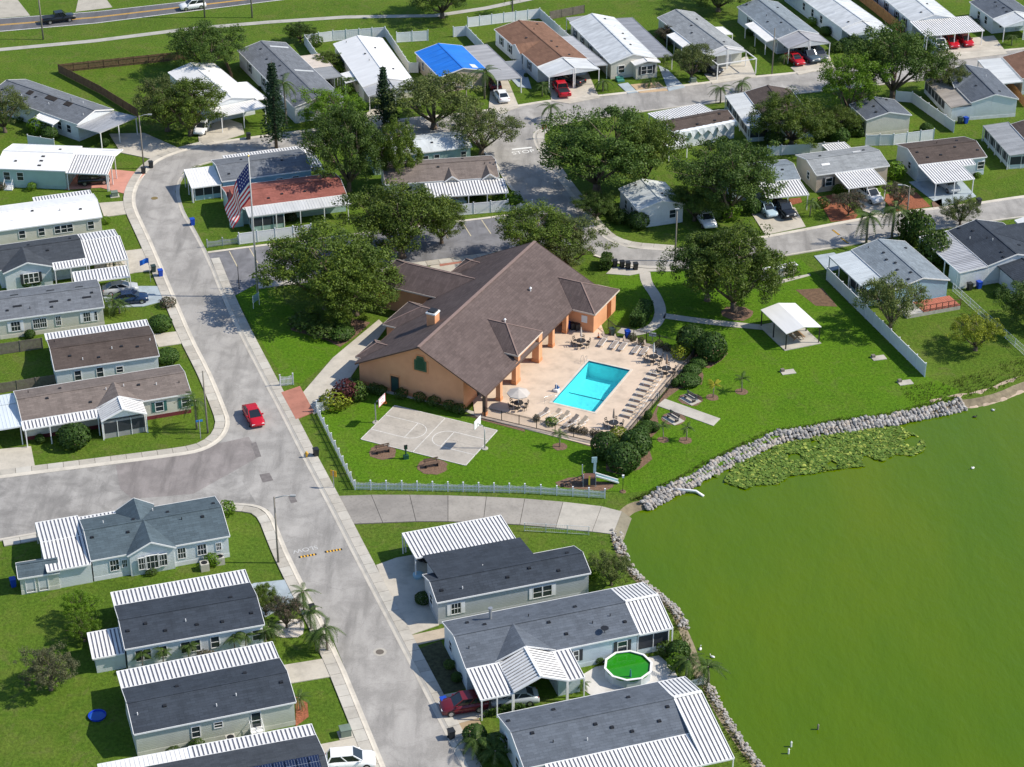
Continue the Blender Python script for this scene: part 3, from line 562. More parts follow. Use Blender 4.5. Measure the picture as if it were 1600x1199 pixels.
        if stripes:
            for k in range(n):
                a0 = lo + st * k; a1 = a0 + st * .6; a2 = a0 + st; T = .055
                m.face([pt(a0, q0, T), pt(a1, q0, T), pt(a1, q1, T), pt(a0, q1, T)]); m.face([pt(a1, q0, T), pt(a1, q0, 0), pt(a1, q1, 0), pt(a1, q1, T)])
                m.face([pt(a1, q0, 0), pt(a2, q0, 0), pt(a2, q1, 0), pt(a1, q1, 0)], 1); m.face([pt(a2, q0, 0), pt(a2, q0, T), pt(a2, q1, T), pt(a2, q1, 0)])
            m.face([pt(lo, q0, -.03), pt(lo, q1, -.03), pt(hi, q1, -.03), pt(hi, q0, -.03)])
        else:
            m.slab([Vector(pt(*c)) for c in ((lo, q0, 0), (hi, q0, 0), (hi, q1, 0), (lo, q1, 0))], .06)
            for k in range(n + 1): m.bar(pt(lo + st * k, q0, .012), pt(lo + st * k, q1, .012), .05, .03)
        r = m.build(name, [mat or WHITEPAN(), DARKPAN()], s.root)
        m = MB(); cs = [(ua, va), (ub, va), (ub, vb), (ua, vb)]
        for (a, b), (c, d) in zip(cs, cs[1:] + cs[:1]): m.bar((a, b, zat(a, b) - .02), (c, d, zat(c, d) - .02), .07, .17)
        m.build('edge_beam', mat if (mat and not stripes) else WHITE(), r)
        for ch in posts.split():
            e, k = ch[:2], int(ch[2:] or 2)
            for j in range(k):
                t = (j + .0) / max(1, k - 1); t = .03 + .94 * t
                if e == 'v2': u, v = ua + (ub - ua) * t, vb
                elif e == 'v1': u, v = ua + (ub - ua) * t, va
                elif e == 'u2': u, v = ub, va + (vb - va) * t
                else: u, v = ua, va + (vb - va) * t
                pm = MB(); pm.box((u - .06, v - .06, 0), (u + .06, v + .06, zat(u, v) - .06)); pm.build('post', WHITE(), r)
        return r
    def gable(s, uc, w, rise, out=0, side='f', mat=None, ze=None, wall=True, stripes=False, posts=False, deep=None, name='cross_gable', flip=1):
        ze = s.ze if ze is None else ze; zr = ze + rise; sl_ = s.rise / (s.W / 2); ve = (zr - s.ze) / sl_; v0 = max(0, (ze - s.ze) / sl_); ve = min(ve, s.W / 2 + .1) if deep is None else deep
        def Q(u, v, z): return Vector((u, v if side == 'f' else s.W - v, z))
        m = MB(); e = .04; h = w / 2; po = out + .3
        Lq = [Q(uc - h, -po, ze + e), Q(uc, -po, zr + e), Q(uc, ve, zr + e), Q(uc - h, v0, ze + e)]; Rq = [Q(uc + h, -po, ze + e), Q(uc + h, v0, ze + e), Q(uc, ve, zr + e), Q(uc, -po, zr + e)]
        if stripes:
            for q in (Lq, Rq):
                e0, e1 = (q[0], q[1]) if q is Lq else (q[0], q[3]); f0, f1 = (q[3], q[2]) if q is Lq else (q[1], q[2]); dl = (f0 - e0).length; n = max(3, round(dl / .42))
                for k in range(n):
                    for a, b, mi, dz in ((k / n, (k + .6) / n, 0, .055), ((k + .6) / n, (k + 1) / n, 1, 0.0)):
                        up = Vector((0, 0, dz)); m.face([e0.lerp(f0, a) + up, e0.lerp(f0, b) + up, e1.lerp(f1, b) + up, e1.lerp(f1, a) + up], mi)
            m.slab(Lq, .05); m.slab(Rq, .05)
        else: m.slab(Lq, .1); m.slab(Rq, .1)
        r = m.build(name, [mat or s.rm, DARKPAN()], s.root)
        m = MB(); m.bar(Q(uc - h, -po - .02, ze), Q(uc, -po - .02, zr), .05, .17); m.bar(Q(uc + h, -po - .02, ze), Q(uc, -po - .02, zr), .05, .17)
        if stripes: m.bar(Q(uc, -po, zr + .09), Q(uc, ve, zr + .09), .3, .05)
        m.build('fascia', WHITE(), r)
        if wall:
            m = MB(); yo = s.over - out if out else s.over - .02; yw = -out + .02 if out else s.over - .02; g = h - .25
            m.face([Q(uc - g, yw, 0 if out else ze - .1), Q(uc + g, yw, 0 if out else ze - .1), Q(uc + g, yw, ze + .02), Q(uc, yw, zr - .06), Q(uc - g, yw, ze + .02)])
            if out:
                for sg in (-1, 1): m.face([Q(uc + sg * g, yw, 0), Q(uc + sg * g, s.over, 0), Q(uc + sg * g, s.over, ze), Q(uc + sg * g, yw, ze)])
            m.build('gable_wall', s.wm, r)
        if posts:
            for sg in (-1, 1):
                pm = MB(); a = Q(uc + sg * (h - .1), -out - .05, 0); pm.box((a.x - .06, a.y - .06, 0), (a.x + .06, a.y + .06, ze)); pm.build('post', WHITE(), r)
        return r
    def room(s, ua, ub, va, vb, h, wall=None, name='lean_to_room', mat=None, screen=False):
        m = MB(); m.box((min(ua, ub), min(va, vb), 0), (max(ua, ub), max(va, vb), h)); r = m.build(name, mat or (s.wm if wall is None else siding(WC[wall])), s.root)
        if screen:
            w = MB(); lo, hi = (min(ua, ub), min(va, vb)), (max(ua, ub), max(va, vb)); 
            for v in (lo[1] - .02, hi[1] + .02): w.box((lo[0] + .08, v - .012, .7), (hi[0] - .08, v + .012, h - .25))
            for u in (lo[0] - .02, hi[0] + .02): w.box((u - .012, lo[1] + .08, .7), (u + .012, hi[1] - .08, h - .25))
            w.build('screen', plain('dark_screen', (.035, .04, .05), .5), r); w = MB(); n = max(2, int((hi[0] - lo[0]) / 1.3)); k2 = max(2, int((hi[1] - lo[1]) / 1.3))
            for k in range(n + 1):
                for v in (lo[1] - .05, hi[1] + .05): u = lo[0] + (hi[0] - lo[0]) * k / n; w.box((u - .035, v - .02, 0), (u + .035, v + .02, h))
            for k in range(k2 + 1):
                for u in (lo[0] - .05, hi[0] + .05): v = lo[1] + (hi[1] - lo[1]) * k / k2; w.box((u - .02, v - .035, 0), (u + .02, v + .035, h))
            w.build('screen_frame', WHITE(), r)
        return r
    def skylight(s, u, t, w=1.0, d=.35, mat=None, side=0):
        v = s.W / 2 * t if side == 0 else s.W - s.W / 2 * t; z = s.ze + s.rise * t + .03; sl_ = s.rise / (s.W / 2) * (1 if side == 0 else -1); m = MB()
        m.slab([Vector((u - w / 2, v - d / 2, z - sl_ * d / 2 + .04)), Vector((u + w / 2, v - d / 2, z - sl_ * d / 2 + .04)), Vector((u + w / 2, v + d / 2, z + sl_ * d / 2 + .04)), Vector((u - w / 2, v + d / 2, z + sl_ * d / 2 + .04))], .08); return m.build('skylight', mat or BLACK(), s.root)
    def ac(s, p, at=None):
        u, v = s.loc(p, .5) if at is None else at; m = MB(); m.box((u - .45, v - .45, 0), (u + .45, v + .45, .9)); r = m.build('air_conditioner', plain('ac_beige', (.5, .48, .42), .6), s.root); m = MB(); m.lathe((u, v, .9), [(.34, 0), (.34, .03)], 14); m.build('fan_grille', BLACK(), r)
    def steps(s, p, side='f', n=4):
        u, v = s.loc(p, .4); m = MB(); v0 = s.b[2]
        for k in range(n): m.box((u - .6, v0 - .3 * (n - k), 0), (u + .6, v0 - .3 * (n - k - 1), .18 * (k + 1)))
        r = m.build('steps', WHITE(), s.root); m = MB()
        for sx in (-.6, .6): m.bar((u + sx, v0 - .3 * n, .9), (u + sx, v0, 1.6), .05); m.bar((u + sx, v0 - .3 * n, 0), (u + sx, v0 - .3 * n, .9), .05); m.bar((u + sx, v0 - .3, 0), (u + sx, v0 - .3, 1.5), .05)
        m.build('railing', WHITE(), r)
BLK = ('dark', (.03, .035, .04)); WSH = ('white', (.75, .76, .78)); GRN = ('green', (.04, .13, .12))
# ---- near left
h = House('near left white home with blue-grey hip-crossed shingle roof and arched window', (9, 540, 1168), (9, 1368, 1020), (9, 1280, 783), 2.8, 1.25, 'slate', 'white', vents=9)
uc = h.loc((9, 895, 1090), 2.8)[0]; h.gable(uc, 5.2, 1.25, .15, 'f', deep=h.W / 2 + .1); ub = h.loc((9, 800, 850), 2.8)[0]; h.gable(ub, 4.2, 1.25, .1, 'b', deep=h.W / 2 + .1)
h.b = (h.b[0], h.b[1], h.b[2] - .5, h.b[3])
for x, w_ in ((838, .8), (900, 1.4), (965, .9)): h.win('f', (9, x, 1150), w_, 1.6 if w_ > 1 else 1.4, 1.5, 'grid')
h.b = (h.b[0], h.b[1], h.b[2] + .5, h.b[3])
for x, y, w_ in ((1078, 1112, .8), (1200, 1095, .9), (1297, 1070, .5), (738, 1170, .5), (678, 1180, .9)): h.win('f', (9, x, y), w_, 1.3 if w_ > .6 else .9, 1.6, 'grid')
h.win('r', (9, 1372, 1000), .9, 1.2, at=3.0); h.ac((13, 1130, 85)); h.ac((13, 1215, 50))
h.panuv(-4.6, -.05, -.3, h.W * .55, 2.55, 3.15); h.panuv(-4.6, -.05, h.W + 1.2, h.W * .55, 2.55, 3.17, posts='u12'); h.room(-4.3, 0, .1, 3.4, 2.45)
h.panuv(-.1, 5.4, h.W + .9, h.W - .1, 2.5, 2.68, posts='v13')
h2 = House('near left home with black shingle roof and small palms along its front wall', (13, 690, 548), (14, 118, 410), (13, 1380, 178), 2.8, .95, 'dark', 'white', vents=8)
h2.panuv(.0, h2.L, h2.W + 2.9, h2.W - .1, 2.45, 2.72, posts='v15'); h2.panuv(-3.2, -.05, .4, h2.W * .55, 2.0, 2.5, 'v'); h2.room(-2.9, 0, .7, 4.0, 1.95)
for x, y, st_, w_ in ((790, 570, 'pair', 1.5), (1050, 520, 'pair', 1.9), (1185, 495, 'double', .8), (900, 550, 'double', .7)): h2.win('f', (13, x, y), w_, 1.3, 1.6, st_)
h2.win('f', (14, 80, 430), 1.0, 1.2)
h3 = House('near left home with long black roof and greenish siding, blue wading pool behind it', (13, 740, 1018), (14, 292, 838), (14, 190, 597), 2.9, 1.0, 'dark', 'sage', vents=7)
h3.panuv(.0, h3.L, h3.W + 3.3, h3.W - .1, 2.5, 2.8, posts='v15')
h3.win('f', (13, 1080, 995), .75, 1.2, 1.6); h3.win('f', (13, 1203, 955), .75, .6, 1.9); h3.win('f', (14, 65, 920), .85, 1.9, 1.5, 'double'); h3.win('r', None, 1.0, 1.1, at=2.5); h3.steps((14, 70, 985)); h3.ac((13, 1275, 1050)); h3.win('l', None, 1.2, 1.1, at=3)
h4 = House('home at the bottom edge with dark blue solar panels on its roof', (245, 1290), (523, 1236), 8.2, 2.8, 1.0, 'char', 'white', vents=3)
h4.panuv(4.4, h4.L, h4.W + 2.0, h4.W - .1, 2.5, 2.72, posts='v15'); h4.panuv(-4, 4.35, h4.W + 1.9, h4.W - .1, 2.5, 2.72, stripes=False, posts='v13')
SOL = plain('solar_cell', (.012, .022, .06), .12, var=.3); 
for k in range(9):
    for j in range(2):
        u = h4.L - 1.6 - k * 1.08; v = 1.05 + j * 1.55; sl_ = h4.rise / (h4.W / 2); m = MB(); m.slab([Vector((u, v, h4.ze + sl_ * v + .12)), Vector((u + 1.0, v, h4.ze + sl_ * v + .12)), Vector((u + 1.0, v + 1.48, h4.ze + sl_ * (v + 1.48) + .12)), Vector((u, v + 1.48, h4.ze + sl_ * (v + 1.48) + .12))], .04); o = m.build('solar_panel', SOL, h4.root)
        m = MB()
        for a in range(4): m.bar((u + .25 * a + .125, v + .05, h4.ze + sl_ * (v + .05) + .127), (u + .25 * a + .125, v + 1.42, h4.ze + sl_ * (v + 1.42) + .127), .012, .01)
        m.bar((u, v + .74, h4.ze + sl_ * (v + .74) + .127), (u + 1, v + .74, h4.ze + sl_ * (v + .74) + .127), .02, .01); m.build('cell_lines', plain('solar_line', (.35, .4, .48), .4), o)
# ---- left of the main street
h5 = House('long brown-roofed home at the street corner with a white gabled screen porch', (9, 130, 337), (9, 1138, 170), (9, 1065, 0), 2.8, .95, 'taupe', 'cream', skirt=('wine_skirting', (.16, .03, .035)), vents=9)
u0, _ = h5.loc((9, 590, 312), 2.4); u1, _ = h5.loc((9, 865, 275), 2.4); um = (u0 + u1) / 2
h5.gable(um, (u1 - u0), 1.15, 2.6, 'f', mat=WHITEPAN(), ze=2.65, wall=False, posts=True, stripes=True, name='porch_roof', deep=.3); h5.gable(um, (u1 - u0) + .2, 1.15, -.4, 'f', ze=2.78, wall=False)
r_ = h5.room(u0 + .25, u1 - .25, -2.4, .3, 2.3, screen=True, name='screen_porch', mat=plain('porch_panel', (.30, .30, .29), .8))
m = MB(); g = (u1 - u0) / 2 - .3; m.face([(um - g, -2.55, 2.66), (um + g, -2.55, 2.66), (um, -2.55, 3.7)]); m.build('gable_panel', siding(WC['white']), h5.root)
h5.panuv(-.1, u0 + .1, -1.5, .05, 2.45, 2.72, posts='v14'); h5.win('f', (9, 942, 232), .9, 1.2, 1.6, 'double', GRN); h5.win('f', (9, 1098, 205), .9, 1.2, 1.6, 'double', GRN); h5.win('f', (9, 245, 380), 1.6, .7, 1.8, 'pair')
h5.panuv(-8, -.05, -.6, h5.W * .6, 2.5, 2.8, stripes=False, posts='v13 u12', mat=metal_roof((.66, .72, .76), 'pale_blue_pan', .1)); h5.panuv(-8, -.05, h5.W, h5.W * .6, 2.5, 2.81, stripes=False, mat=metal_roof((.66, .72, .76), 'pale_blue_pan', .1))
h6 = House('narrow brown shingled home with striped awning behind and brick-red pipe caps', (5, 325, 1142), (5, 948, 1052), (5, 885, 872), 2.8, .9, 'dbrown', 'white', vents=8)
h6.panuv(-.1, h6.L, h6.W + 2.2, h6.W - .1, 2.5, 2.72, posts='v15')
for x, y in ((463, 1165), (595, 1148), (705, 1108)): h6.win('f', (5, x, y), .75, 1.3 if x < 700 else .8, 1.6)
h7 = House('grey shingled home with black skylights in two rows', (5, -20, 845), (5, 620, 762), (5, 570, 597), 2.8, 1.0, 'mgrey', 'cream', vents=5)
for x, y in ((100, 740), (315, 710), (510, 682)): u, v = h7.loc((5, x, y), 3.1); h7.skylight(u, .55, 1.1, .3)
for x, y in ((85, 697), (300, 667), (470, 643)): u, v = h7.loc((5, x, y), 3.3); h7.skylight(u, .75, 1.0, .3, None, 1)
for x, y, w_ in ((92, 868, 1.1), (215, 850, .8), (255, 845, .8), (345, 832, .6), (515, 805, .9), (555, 800, .8)): h7.win('f', (5, x, y), w_, 1.3, 1.6, 'grid', WSH if w_ > .85 else None)
u, v = h7.loc((5, 440, 595), 2.6); h7.panuv(u, h7.L + 4.3, h7.W + 3.4, h7.W - .4, 2.55, 2.75, posts='u22 v12')
h8 = House('dark grey home with a broad front gable and striped wraparound awnings', (5, -10, 545), (5, 510, 470), (5, 465, 328), 2.75, 1.1, 'char', 'white', vents=4)
u, _ = h8.loc((5, 160, 520), 2.7); h8.gable(u, 6.6, 1.1, .9, 'f', deep=h8.W / 2 + .1); h8.b = (h8.b[0], h8.b[1], h8.b[2] - 1.25, h8.b[3]); h8.win('f', (5, 180, 570), 1.9, 1.3, 1.5, 'triple', BLK); h8.b = (h8.b[0], h8.b[1], h8.b[2] + 1.25, h8.b[3])
h8.panuv(u + 3.3, h8.L - .05, -1.5, .1, 2.4, 2.7, posts='v13'); h8.panuv(h8.L, h8.L + 5.4, -1.5, h8.W * .62, 2.4, 3.0, posts='u23 v12'); h8.panuv(h8.L, h8.L + 5.2, h8.W + .6, h8.W * .62, 2.4, 3.02, posts='v12')
h9 = House('home with bright white coated roof and a striped awning behind it', (5, -30, 312), (5, 608, 225), (5, 548, 88), 2.8, .9, 'wmetal', 'cream', vents=4)
u, _ = h9.loc((5, 190, 95), 2.7); h9.panuv(u, h9.L - .2, h9.W + 2.0, h9.W - .1, 2.5, 2.72, posts='v14')
for x, y, w_ in ((130, 325, .8), (245, 307, .8), (342, 300, .75), (380, 295, .75), (416, 290, .75), (540, 272, .8)): h9.win('f', (5, x, y), w_, 1.1, 1.7)
h10 = House('pale teal home with white roof, white carport and pink driveway', (1, -30, 1004), (1, 390, 1020), (1, 490, 872), 3.0, .9, 'wmetal', 'teal', vents=2)
for x, y in ((50, 1035), (127, 1042)): h10.win('f', (1, x, y), .9, 1.2, 1.8)
h10.steps((1, 60, 1100)); h10.panuv(h10.L, h10.L + 6.2, 0, h10.W * .5, 2.7, 3.6, stripes=True, posts='u23 v12', mat=WHITEPAN()); h10.panuv(h10.L, h10.L + 6.2, h10.W, h10.W * .5, 2.7, 3.62, stripes=False)
for k in range(3): h10.skylight(h10.L * .6, .25 + k * .25, .5, .3)
h11 = House('weathered grey home with dark patches on its roof, far left', (1, -65, 557), (1, 460, 742), (1, 685, 655), 2.9, 1.1, 'mgrey', 'white', vents=6)
h11.panuv(h11.L, h11.L + 5.2, -.3, h11.W, 2.6, 2.95, 'u', stripes=False, posts='u23', mat=metal_roof((.45, .46, .48), 'dull_pan', .3)); h11.win('f', (1, 440, 755), .9, 1.2); h11.win('f', (1, 385, 735), .9, 1.2); u, _ = h11.loc((1, 300, 700), 2.5); h11.panuv(u - 2.2, u + 2.2, -1.5, .05, 2.35, 2.7, stripes=False, posts='v12')
PT = shingle((.035, .03, .028), name='bare_roof_patch')
for x, y, w_ in ((320, 600, 2.2), (435, 628, 1.4), (180, 568, 1.1)): u, v = h11.loc((1, x, y), 3.3); h11.skylight(u, min(.85, max(.2, v / (h11.W / 2))), w_, .9, PT)
m = MB(); u, v = h11.loc((1, 490, 590), 3.6); m.tube([(u, h11.W * .55, 3.7), (u, h11.W * .55, 4.6)], [.15, .15], 8); m.build('flue', plain('galvanised', (.45, .46, .47), .4, .6), h11.root)
h12 = House('white-roofed home behind the twin-crowned tree by the wooden fence', (1, 1000, 432), (1, 1240, 640), (1, 1300, 400), 2.8, .9, 'wmetal', 'white', vents=1)
h12.panuv(h12.L, h12.L + 4.2, .2, h12.W, 2.5, 2.7, 'u', stripes=False, posts='u23'); h12.panuv(h12.L * .55, h12.L + .5, h12.W + 1.8, h12.W - .1, 2.4, 2.65, stripes=False, posts='v13')
# ---- top row, ends towards the camera
def toprow(label, far, near, right, roof, wall, cp=3.8, mat=None, ze=2.8, rise=1.0, wins=(), front=True, vents=6, striped=False):
    t = House(label, far, near, right, ze, rise, roof, wall, vents=vents)
    if front:
        mt = mat or metal_roof((.66, .68, .69), 'carport_pale', .2)
        for va, vb in ((0, t.W / 2), (t.W, t.W / 2)): t.panuv(t.L, t.L + cp, va, vb, ze - .15, ze + rise * .75, 'v', stripes=striped, posts='u22' if va == 0 else 'u22', mat=mt)
        m = MB(); m.face([(t.L + cp + .02, .1, ze - .2), (t.L + cp + .02, t.W - .1, ze - .2), (t.L + cp + .02, t.W / 2, ze + rise * .75 - .08)]); m.build('carport_gable', siding(WC['white']), t.root)
    for k in wins: t.win('f', None, .9, 1.3, 1.6, 'double', BLK if wall in ('white', 'cream') else None, at=t.L * k)
    t.win('r', None, 1.0, 1.2, at=t.W * .25); t.win('r', None, 1.0, 1.9, 1.2, 'door', at=t.W * .62)
    return t
t = toprow('dark grey home with pale roof strips beside the tall pine', (371, 79), (2, 225, 640), (2, 185, 262), 'mgrey', 'white', wins=(.2, .45, .7), front=False)
for x, y, w_ in ((130, 282, .5), (230, 432, .5)): u, v = t.loc((2, x, y), 3.3); t.skylight(u, .5, .5, 3.2, metal_roof((.6, .62, .63), 'roof_strip', .2), 1)
u, v = t.loc((2, 240, 340), 2.6); t.panuv(u, u + 6, t.W - .1, t.W + 3.6, 2.6, 2.45, stripes=False, posts='v23', mat=metal_roof((.62, .55, .48), 'cream_pan', .15), name='patio_roof'); t.panuv(u + 6.05, u + 11, t.W - .1, t.W + 3.4, 2.6, 2.45, stripes=False, posts='v23', mat=metal_roof((.3, .31, .32), 'grey_pan', .2), name='patio_roof')
t = toprow('white-roofed home in the far row left of the blue tarp', (2, 460, 262), (2, 635, 520), (2, 740, 212), 'wmetal', 'cream', wins=(.3, .6), mat=metal_roof((.5, .51, .53), 'carport_grey', .2)); u, v = t.loc((2, 560, 460), 2.4); t.panuv(u - 2, u + 2, -1.9, .05, 2.3, 2.6, stripes=False, posts='v12'); t.panuv(-1.6, 0, 2, t.W, 2.4, 2.7, 'u', posts='u12')
t = toprow('home covered by a bright blue tarpaulin roof', (2, 945, 312), (2, 1090, 462), (2, 1230, 275), 'tarp', 'tan', wins=(.3, .65), front=False, vents=0); t.panuv(.5, t.L + 4.5, t.W - .15, t.W + 4.2, 2.75, 2.6, stripes=False, posts='v24 u22', mat=metal_roof((.40, .40, .41), 'worn_pan', .3))
m = MB(); sl_ = t.rise / (t.W / 2)
for k in range(7): u = t.L * (k + .5) / 7; m.bar((u, .1, t.ze + .03), (u, t.W / 2, t.ze + t.rise + .03), .05, .03)
m.build('tarp_battens', roofmat('tarp'), t.root); u, v = t.loc((2, 1265, 425), 3); t.skylight(t.L * .88, .45, 1.6, 1.0, metal_roof((.75, .8, .85), 'tarp_tear', .3), 1)
t = toprow('home with rust-brown shingle roof and grey gabled carport over a red pickup', (3, -106, 175), (3, 150, 398), (3, 160, 110), 'rust', 'white', cp=4.6, wins=(.15, .35, .6, .8)); t.panuv(t.L * .4, t.L + 3, t.W - .1, t.W + 2.2, 2.7, 2.5, stripes=False, posts='v24', mat=metal_roof((.45, .46, .48), 'dull_pan', .3)); t.gable(t.L * .55, 4, .9, .1, 'f')
t = toprow('white metal roofed home with front bay and green porch steps', (3, 343, 135), (3, 585, 380), (3, 880, 365), 'wmetal2', 'cream', front=False, wins=(.12, .3, .5, .75), rise=1.2)
u, v = t.loc((3, 800, 350), 2.6); t.room(t.L - .3, t.L + 1.3, t.W * .5, t.W - .35, 2.6, 'cream', 'front_bay'); t.panuv(t.L - .2, t.L + 1.6, t.W * .45, t.W * .73, 2.65, 3.1, 'v', stripes=False); t.panuv(t.L - .2, t.L + 1.6, t.W + .05, t.W * .73, 2.65, 3.12, 'v', stripes=False); t.b = (t.b[0], t.L + 1.3, t.b[2], t.b[3]); t.win('r', None, 1.9, 1.3, 1.5, 'pair', BLK, at=t.W * .73)
t.panuv(.5, t.L - .5, t.W - .1, t.W + 3.2, 2.75, 2.55, stripes=False, posts='v24', mat=metal_roof((.30, .31, .34), 'grey_pan2', .3)); t.panuv(-3, -.05, .4, t.W * .6, 2.5, 2.7, 'u', stripes=False, posts='u12', mat=metal_roof((.42, .42, .42), 'dull_pan2', .3)); m = MB(); m.box((t.L + .3, .8, 0), (t.L + 1.6, 2.0, .3)); m.box((t.L + .3, .8, .3), (t.L + 1.0, 2.0, .6)); m.build('steps', plain('green_step', (.05, .22, .18), .8), t.root)
t = toprow('grey-roofed home with a wide open white-framed carport and small front tree', (3, 865, 105), (3, 1150, 322), (3, 1395, 300), 'lgrey', 'sage', cp=1.2, wins=(.2,), mat=metal_roof((.6, .6, .6), 'carport_pale2', .2)); u, v = t.loc((3, 960, 240), 2.6); t.panuv(u - 3, u + 3, -1.7, .05, 2.4, 2.7, stripes=False, posts='v13'); t.panuv(t.L * .4, t.L * .6, t.W, t.W + 1.8, 2.6, 2.4, stripes=False, posts='v22')
r = MB()
for v in (0, t.W): r.bar((t.L + 1.2, v, 2.6), (t.L + 4.6, v, 2.6), .14, .14); r.box((t.L + 4.55, v - .08, 0), (t.L + 4.7, v + .08, 2.66))
r.bar((t.L + 4.62, 0, 2.6), (t.L + 4.62, t.W, 2.6), .14, .14); r.build('carport_frame', WHITE(), t.root)
t = toprow('blue-grey shingled home with flag and carport holding three vehicles', (3, 1340, 42), (4, 130, 232), (4, 375, 197), 'bluegrey', 'white', cp=4.4, wins=(.3, .55), mat=metal_roof((.42, .42, .44), 'carport_dark', .25), rise=1.1); t.panuv(t.L * .45, t.L - .3, -1.8, .05, 2.4, 2.68, stripes=False, posts='v13')
t = toprow('white metal roofed home beside the orange wooden fence, far right', (1225, -22), (4, 515, 168), (4, 760, 140), 'wmetal2', 'pale', cp=3.6, wins=(.35, .5, .65)); m = MB()
t = toprow('white home with wide ribbed carport roof over red cars, far right', (1345, -32), (4, 935, 132), (4, 1185, 97), 'wmetal2', 'white', front=False, wins=(.3, .5, .7, .85)); t.panuv(t.L - .1, t.L + 6.2, -.4, t.W + 1.6, 2.85, 2.6, 'u', True, name='carport_roof') if False else t.panuv(t.L - .1, t.L + 6.4, -.4, t.W + 2.2, 2.85, 2.6, 'u', 'u25 v12')
t = toprow('grey home in the top right corner', (4, 1275, 12), (4, 1415, 112), 8.0, 'grey', 'pale', cp=4.0, wins=(.4, .7))
# ---- middle band
h = House('grey home behind the flag with a porch at its left end', (346.5, 284), (488, 265.5), (1, 1262, 953), 2.8, .9, 'mgrey', 'blue', vents=5); h.panuv(-4.4, -.05, .1, h.W * .75, 2.3, 2.7, 'v', stripes=False, posts='u13 v12', name='porch_roof'); h.room(-3.9, 0, .8, 4, 2.2, screen=True, name='screen_porch'); h.panuv(h.L + .05, h.L + 1.8, .2, h.W + .6, 2.55, 2.6, 'v', posts='u23'); h.panuv(2, h.L + 1.6, h.W + 1.6, h.W - .1, 2.5, 2.68, posts='v15')
for x, y in ((430, 265), (455, 262)): h.win('f', (x, y + 6), .9, 1.0)
h = House('red-brown roofed home behind the flagpole with a pointed entry dormer', (361, 327), (541.7, 304), (325.5, 295), 2.7, .85, 'red', 'teal', vents=5)
h.gable(.6, 2.4, 1.3, .4, 'f', name='entry_dormer'); h.panuv(2.0, h.L, -2.6, .05, 2.35, 2.65, stripes=False, posts='v15', mat=metal_roof((.60, .61, .61), 'awning_white', .15), name='awning_roof'); h.room(2.4, h.L * .42, -2.4, .3, 2.25, screen=True, name='screen_porch')
for x in (440, 452, 463, 474): h.win('f', (x, 345), .8, 1.2)
h = House('pale flat-looking roofed home shaded by the oaks in the middle', (2, 700, 945), (2, 1285, 874), (2, 1232, 775), 2.8, .8, 'pmetal', 'teal', vents=2)
for x, y in ((970, 945), (1003, 940), (1066, 928), (1230, 915)): h.win('f', (2, x, y), .75, 1.1)
h = House('grey-brown shingled home with two little dormers and a striped carport by the lot', (2, 770, 1100), (2, 1448, 1055), (2, 1385, 927), 2.8, 1.1, 'taupe', 'cream', vents=5)
for x, y in ((1165, 1075), (1385, 1050)): u, _ = h.loc((2, x, y), 2.8); h.gable(u, 2.2, .8, .2, 'f', name='dormer')
u, _ = h.loc((2, 1010, 1110), 2.7); h.panuv(u, h.L + .6, -4.6, -.3, 2.4, 2.65, posts='v15'); h.win('f', (2, 900, 1110), 1.0, 1.1)
h = House('storm-damaged home with dark brown roof and hanging white tarps', (3, 960, 797), (3, 1335, 724), (3, 1245, 652), 2.8, .9, 'dbrown', 'white', vents=8); h.panuv(.6, h.L * .9, h.W + 4.0, h.W - .1, 2.5, 2.75, posts='v14'); u, _ = h.loc((3, 1010, 880), 2.4); h.panuv(u - 1.6, u + 1.7, -3.2, -.1, 2.3, 2.6, posts='v12')
m = MB(); rr = random.Random(3); TN = 26
for k in range(TN):
    u0_, u1_ = h.L * k / TN, h.L * (k + 1) / TN; f = lambda j: .75 + .5 * math.sin(j * 1.7) + .2 * math.sin(j * 4.1); g_ = lambda j: .35 * math.sin(j * 2.3)
    m.face([(u0_, .9 + .2 * g_(k), h.ze + .24), (u1_, .9 + .2 * g_(k + 1), h.ze + .24), (u1_, -.12, h.ze + .06), (u0_, -.12, h.ze + .06)]); m.face([(u0_, -.12, h.ze + .06), (u1_, -.12, h.ze + .06), (u1_, -.2 + .15 * g_(k + 1), h.ze - f(k + 1)), (u0_, -.2 + .15 * g_(k), h.ze - f(k))])
m.build('torn_tarp', plain('white_tarp', (.72, .76, .80), .4, var=.2, vs=2), h.root)
h = House('brown-roofed home with long white lean-to between trees', (3, 1385, 548), (3, 1530, 745), 7.5, 2.7, .9, 'dbrown', 'pale', vents=3); h.panuv(0, h.L, -3.2, .05, 2.3, 2.6, stripes=False, posts='v14', mat=metal_roof((.66, .68, .68), 'leanto_pale', .2)); h.room(.3, h.L - .3, -2.9, 0, 2.1, screen=True)
h = House('small white home with weathered grey gable roof inside the white fence', (4, 560, 622), (4, 660, 716), (4, 930, 684), 2.9, .9, 'grey', 'cream', vents=3); h.win('f', (4, 640, 735), .9, 1.2)
h = House('blue-grey home with plain white gable and blue bins, upper right', (4, 1110, 432), (4, 1285, 612), (4, 1560, 582), 3.0, 1.1, 'grey', 'white', vents=4); h.panuv(.5, h.L, -3.2, .0, 2.35, 2.8, stripes=False, mat=metal_roof((.42, .38, .34), 'leanto_tan', .3)); h.room(h.L * .75, h.L - .1, -3.0, .2, 2.3, 'white'); h.room(.8, h.L * .75, -2.9, .2, 2.3, screen=True); h.steps((4, 1380, 690)) if False else None; h.gable(h.L * .35, 4.5, 1.0, .1, 'f')
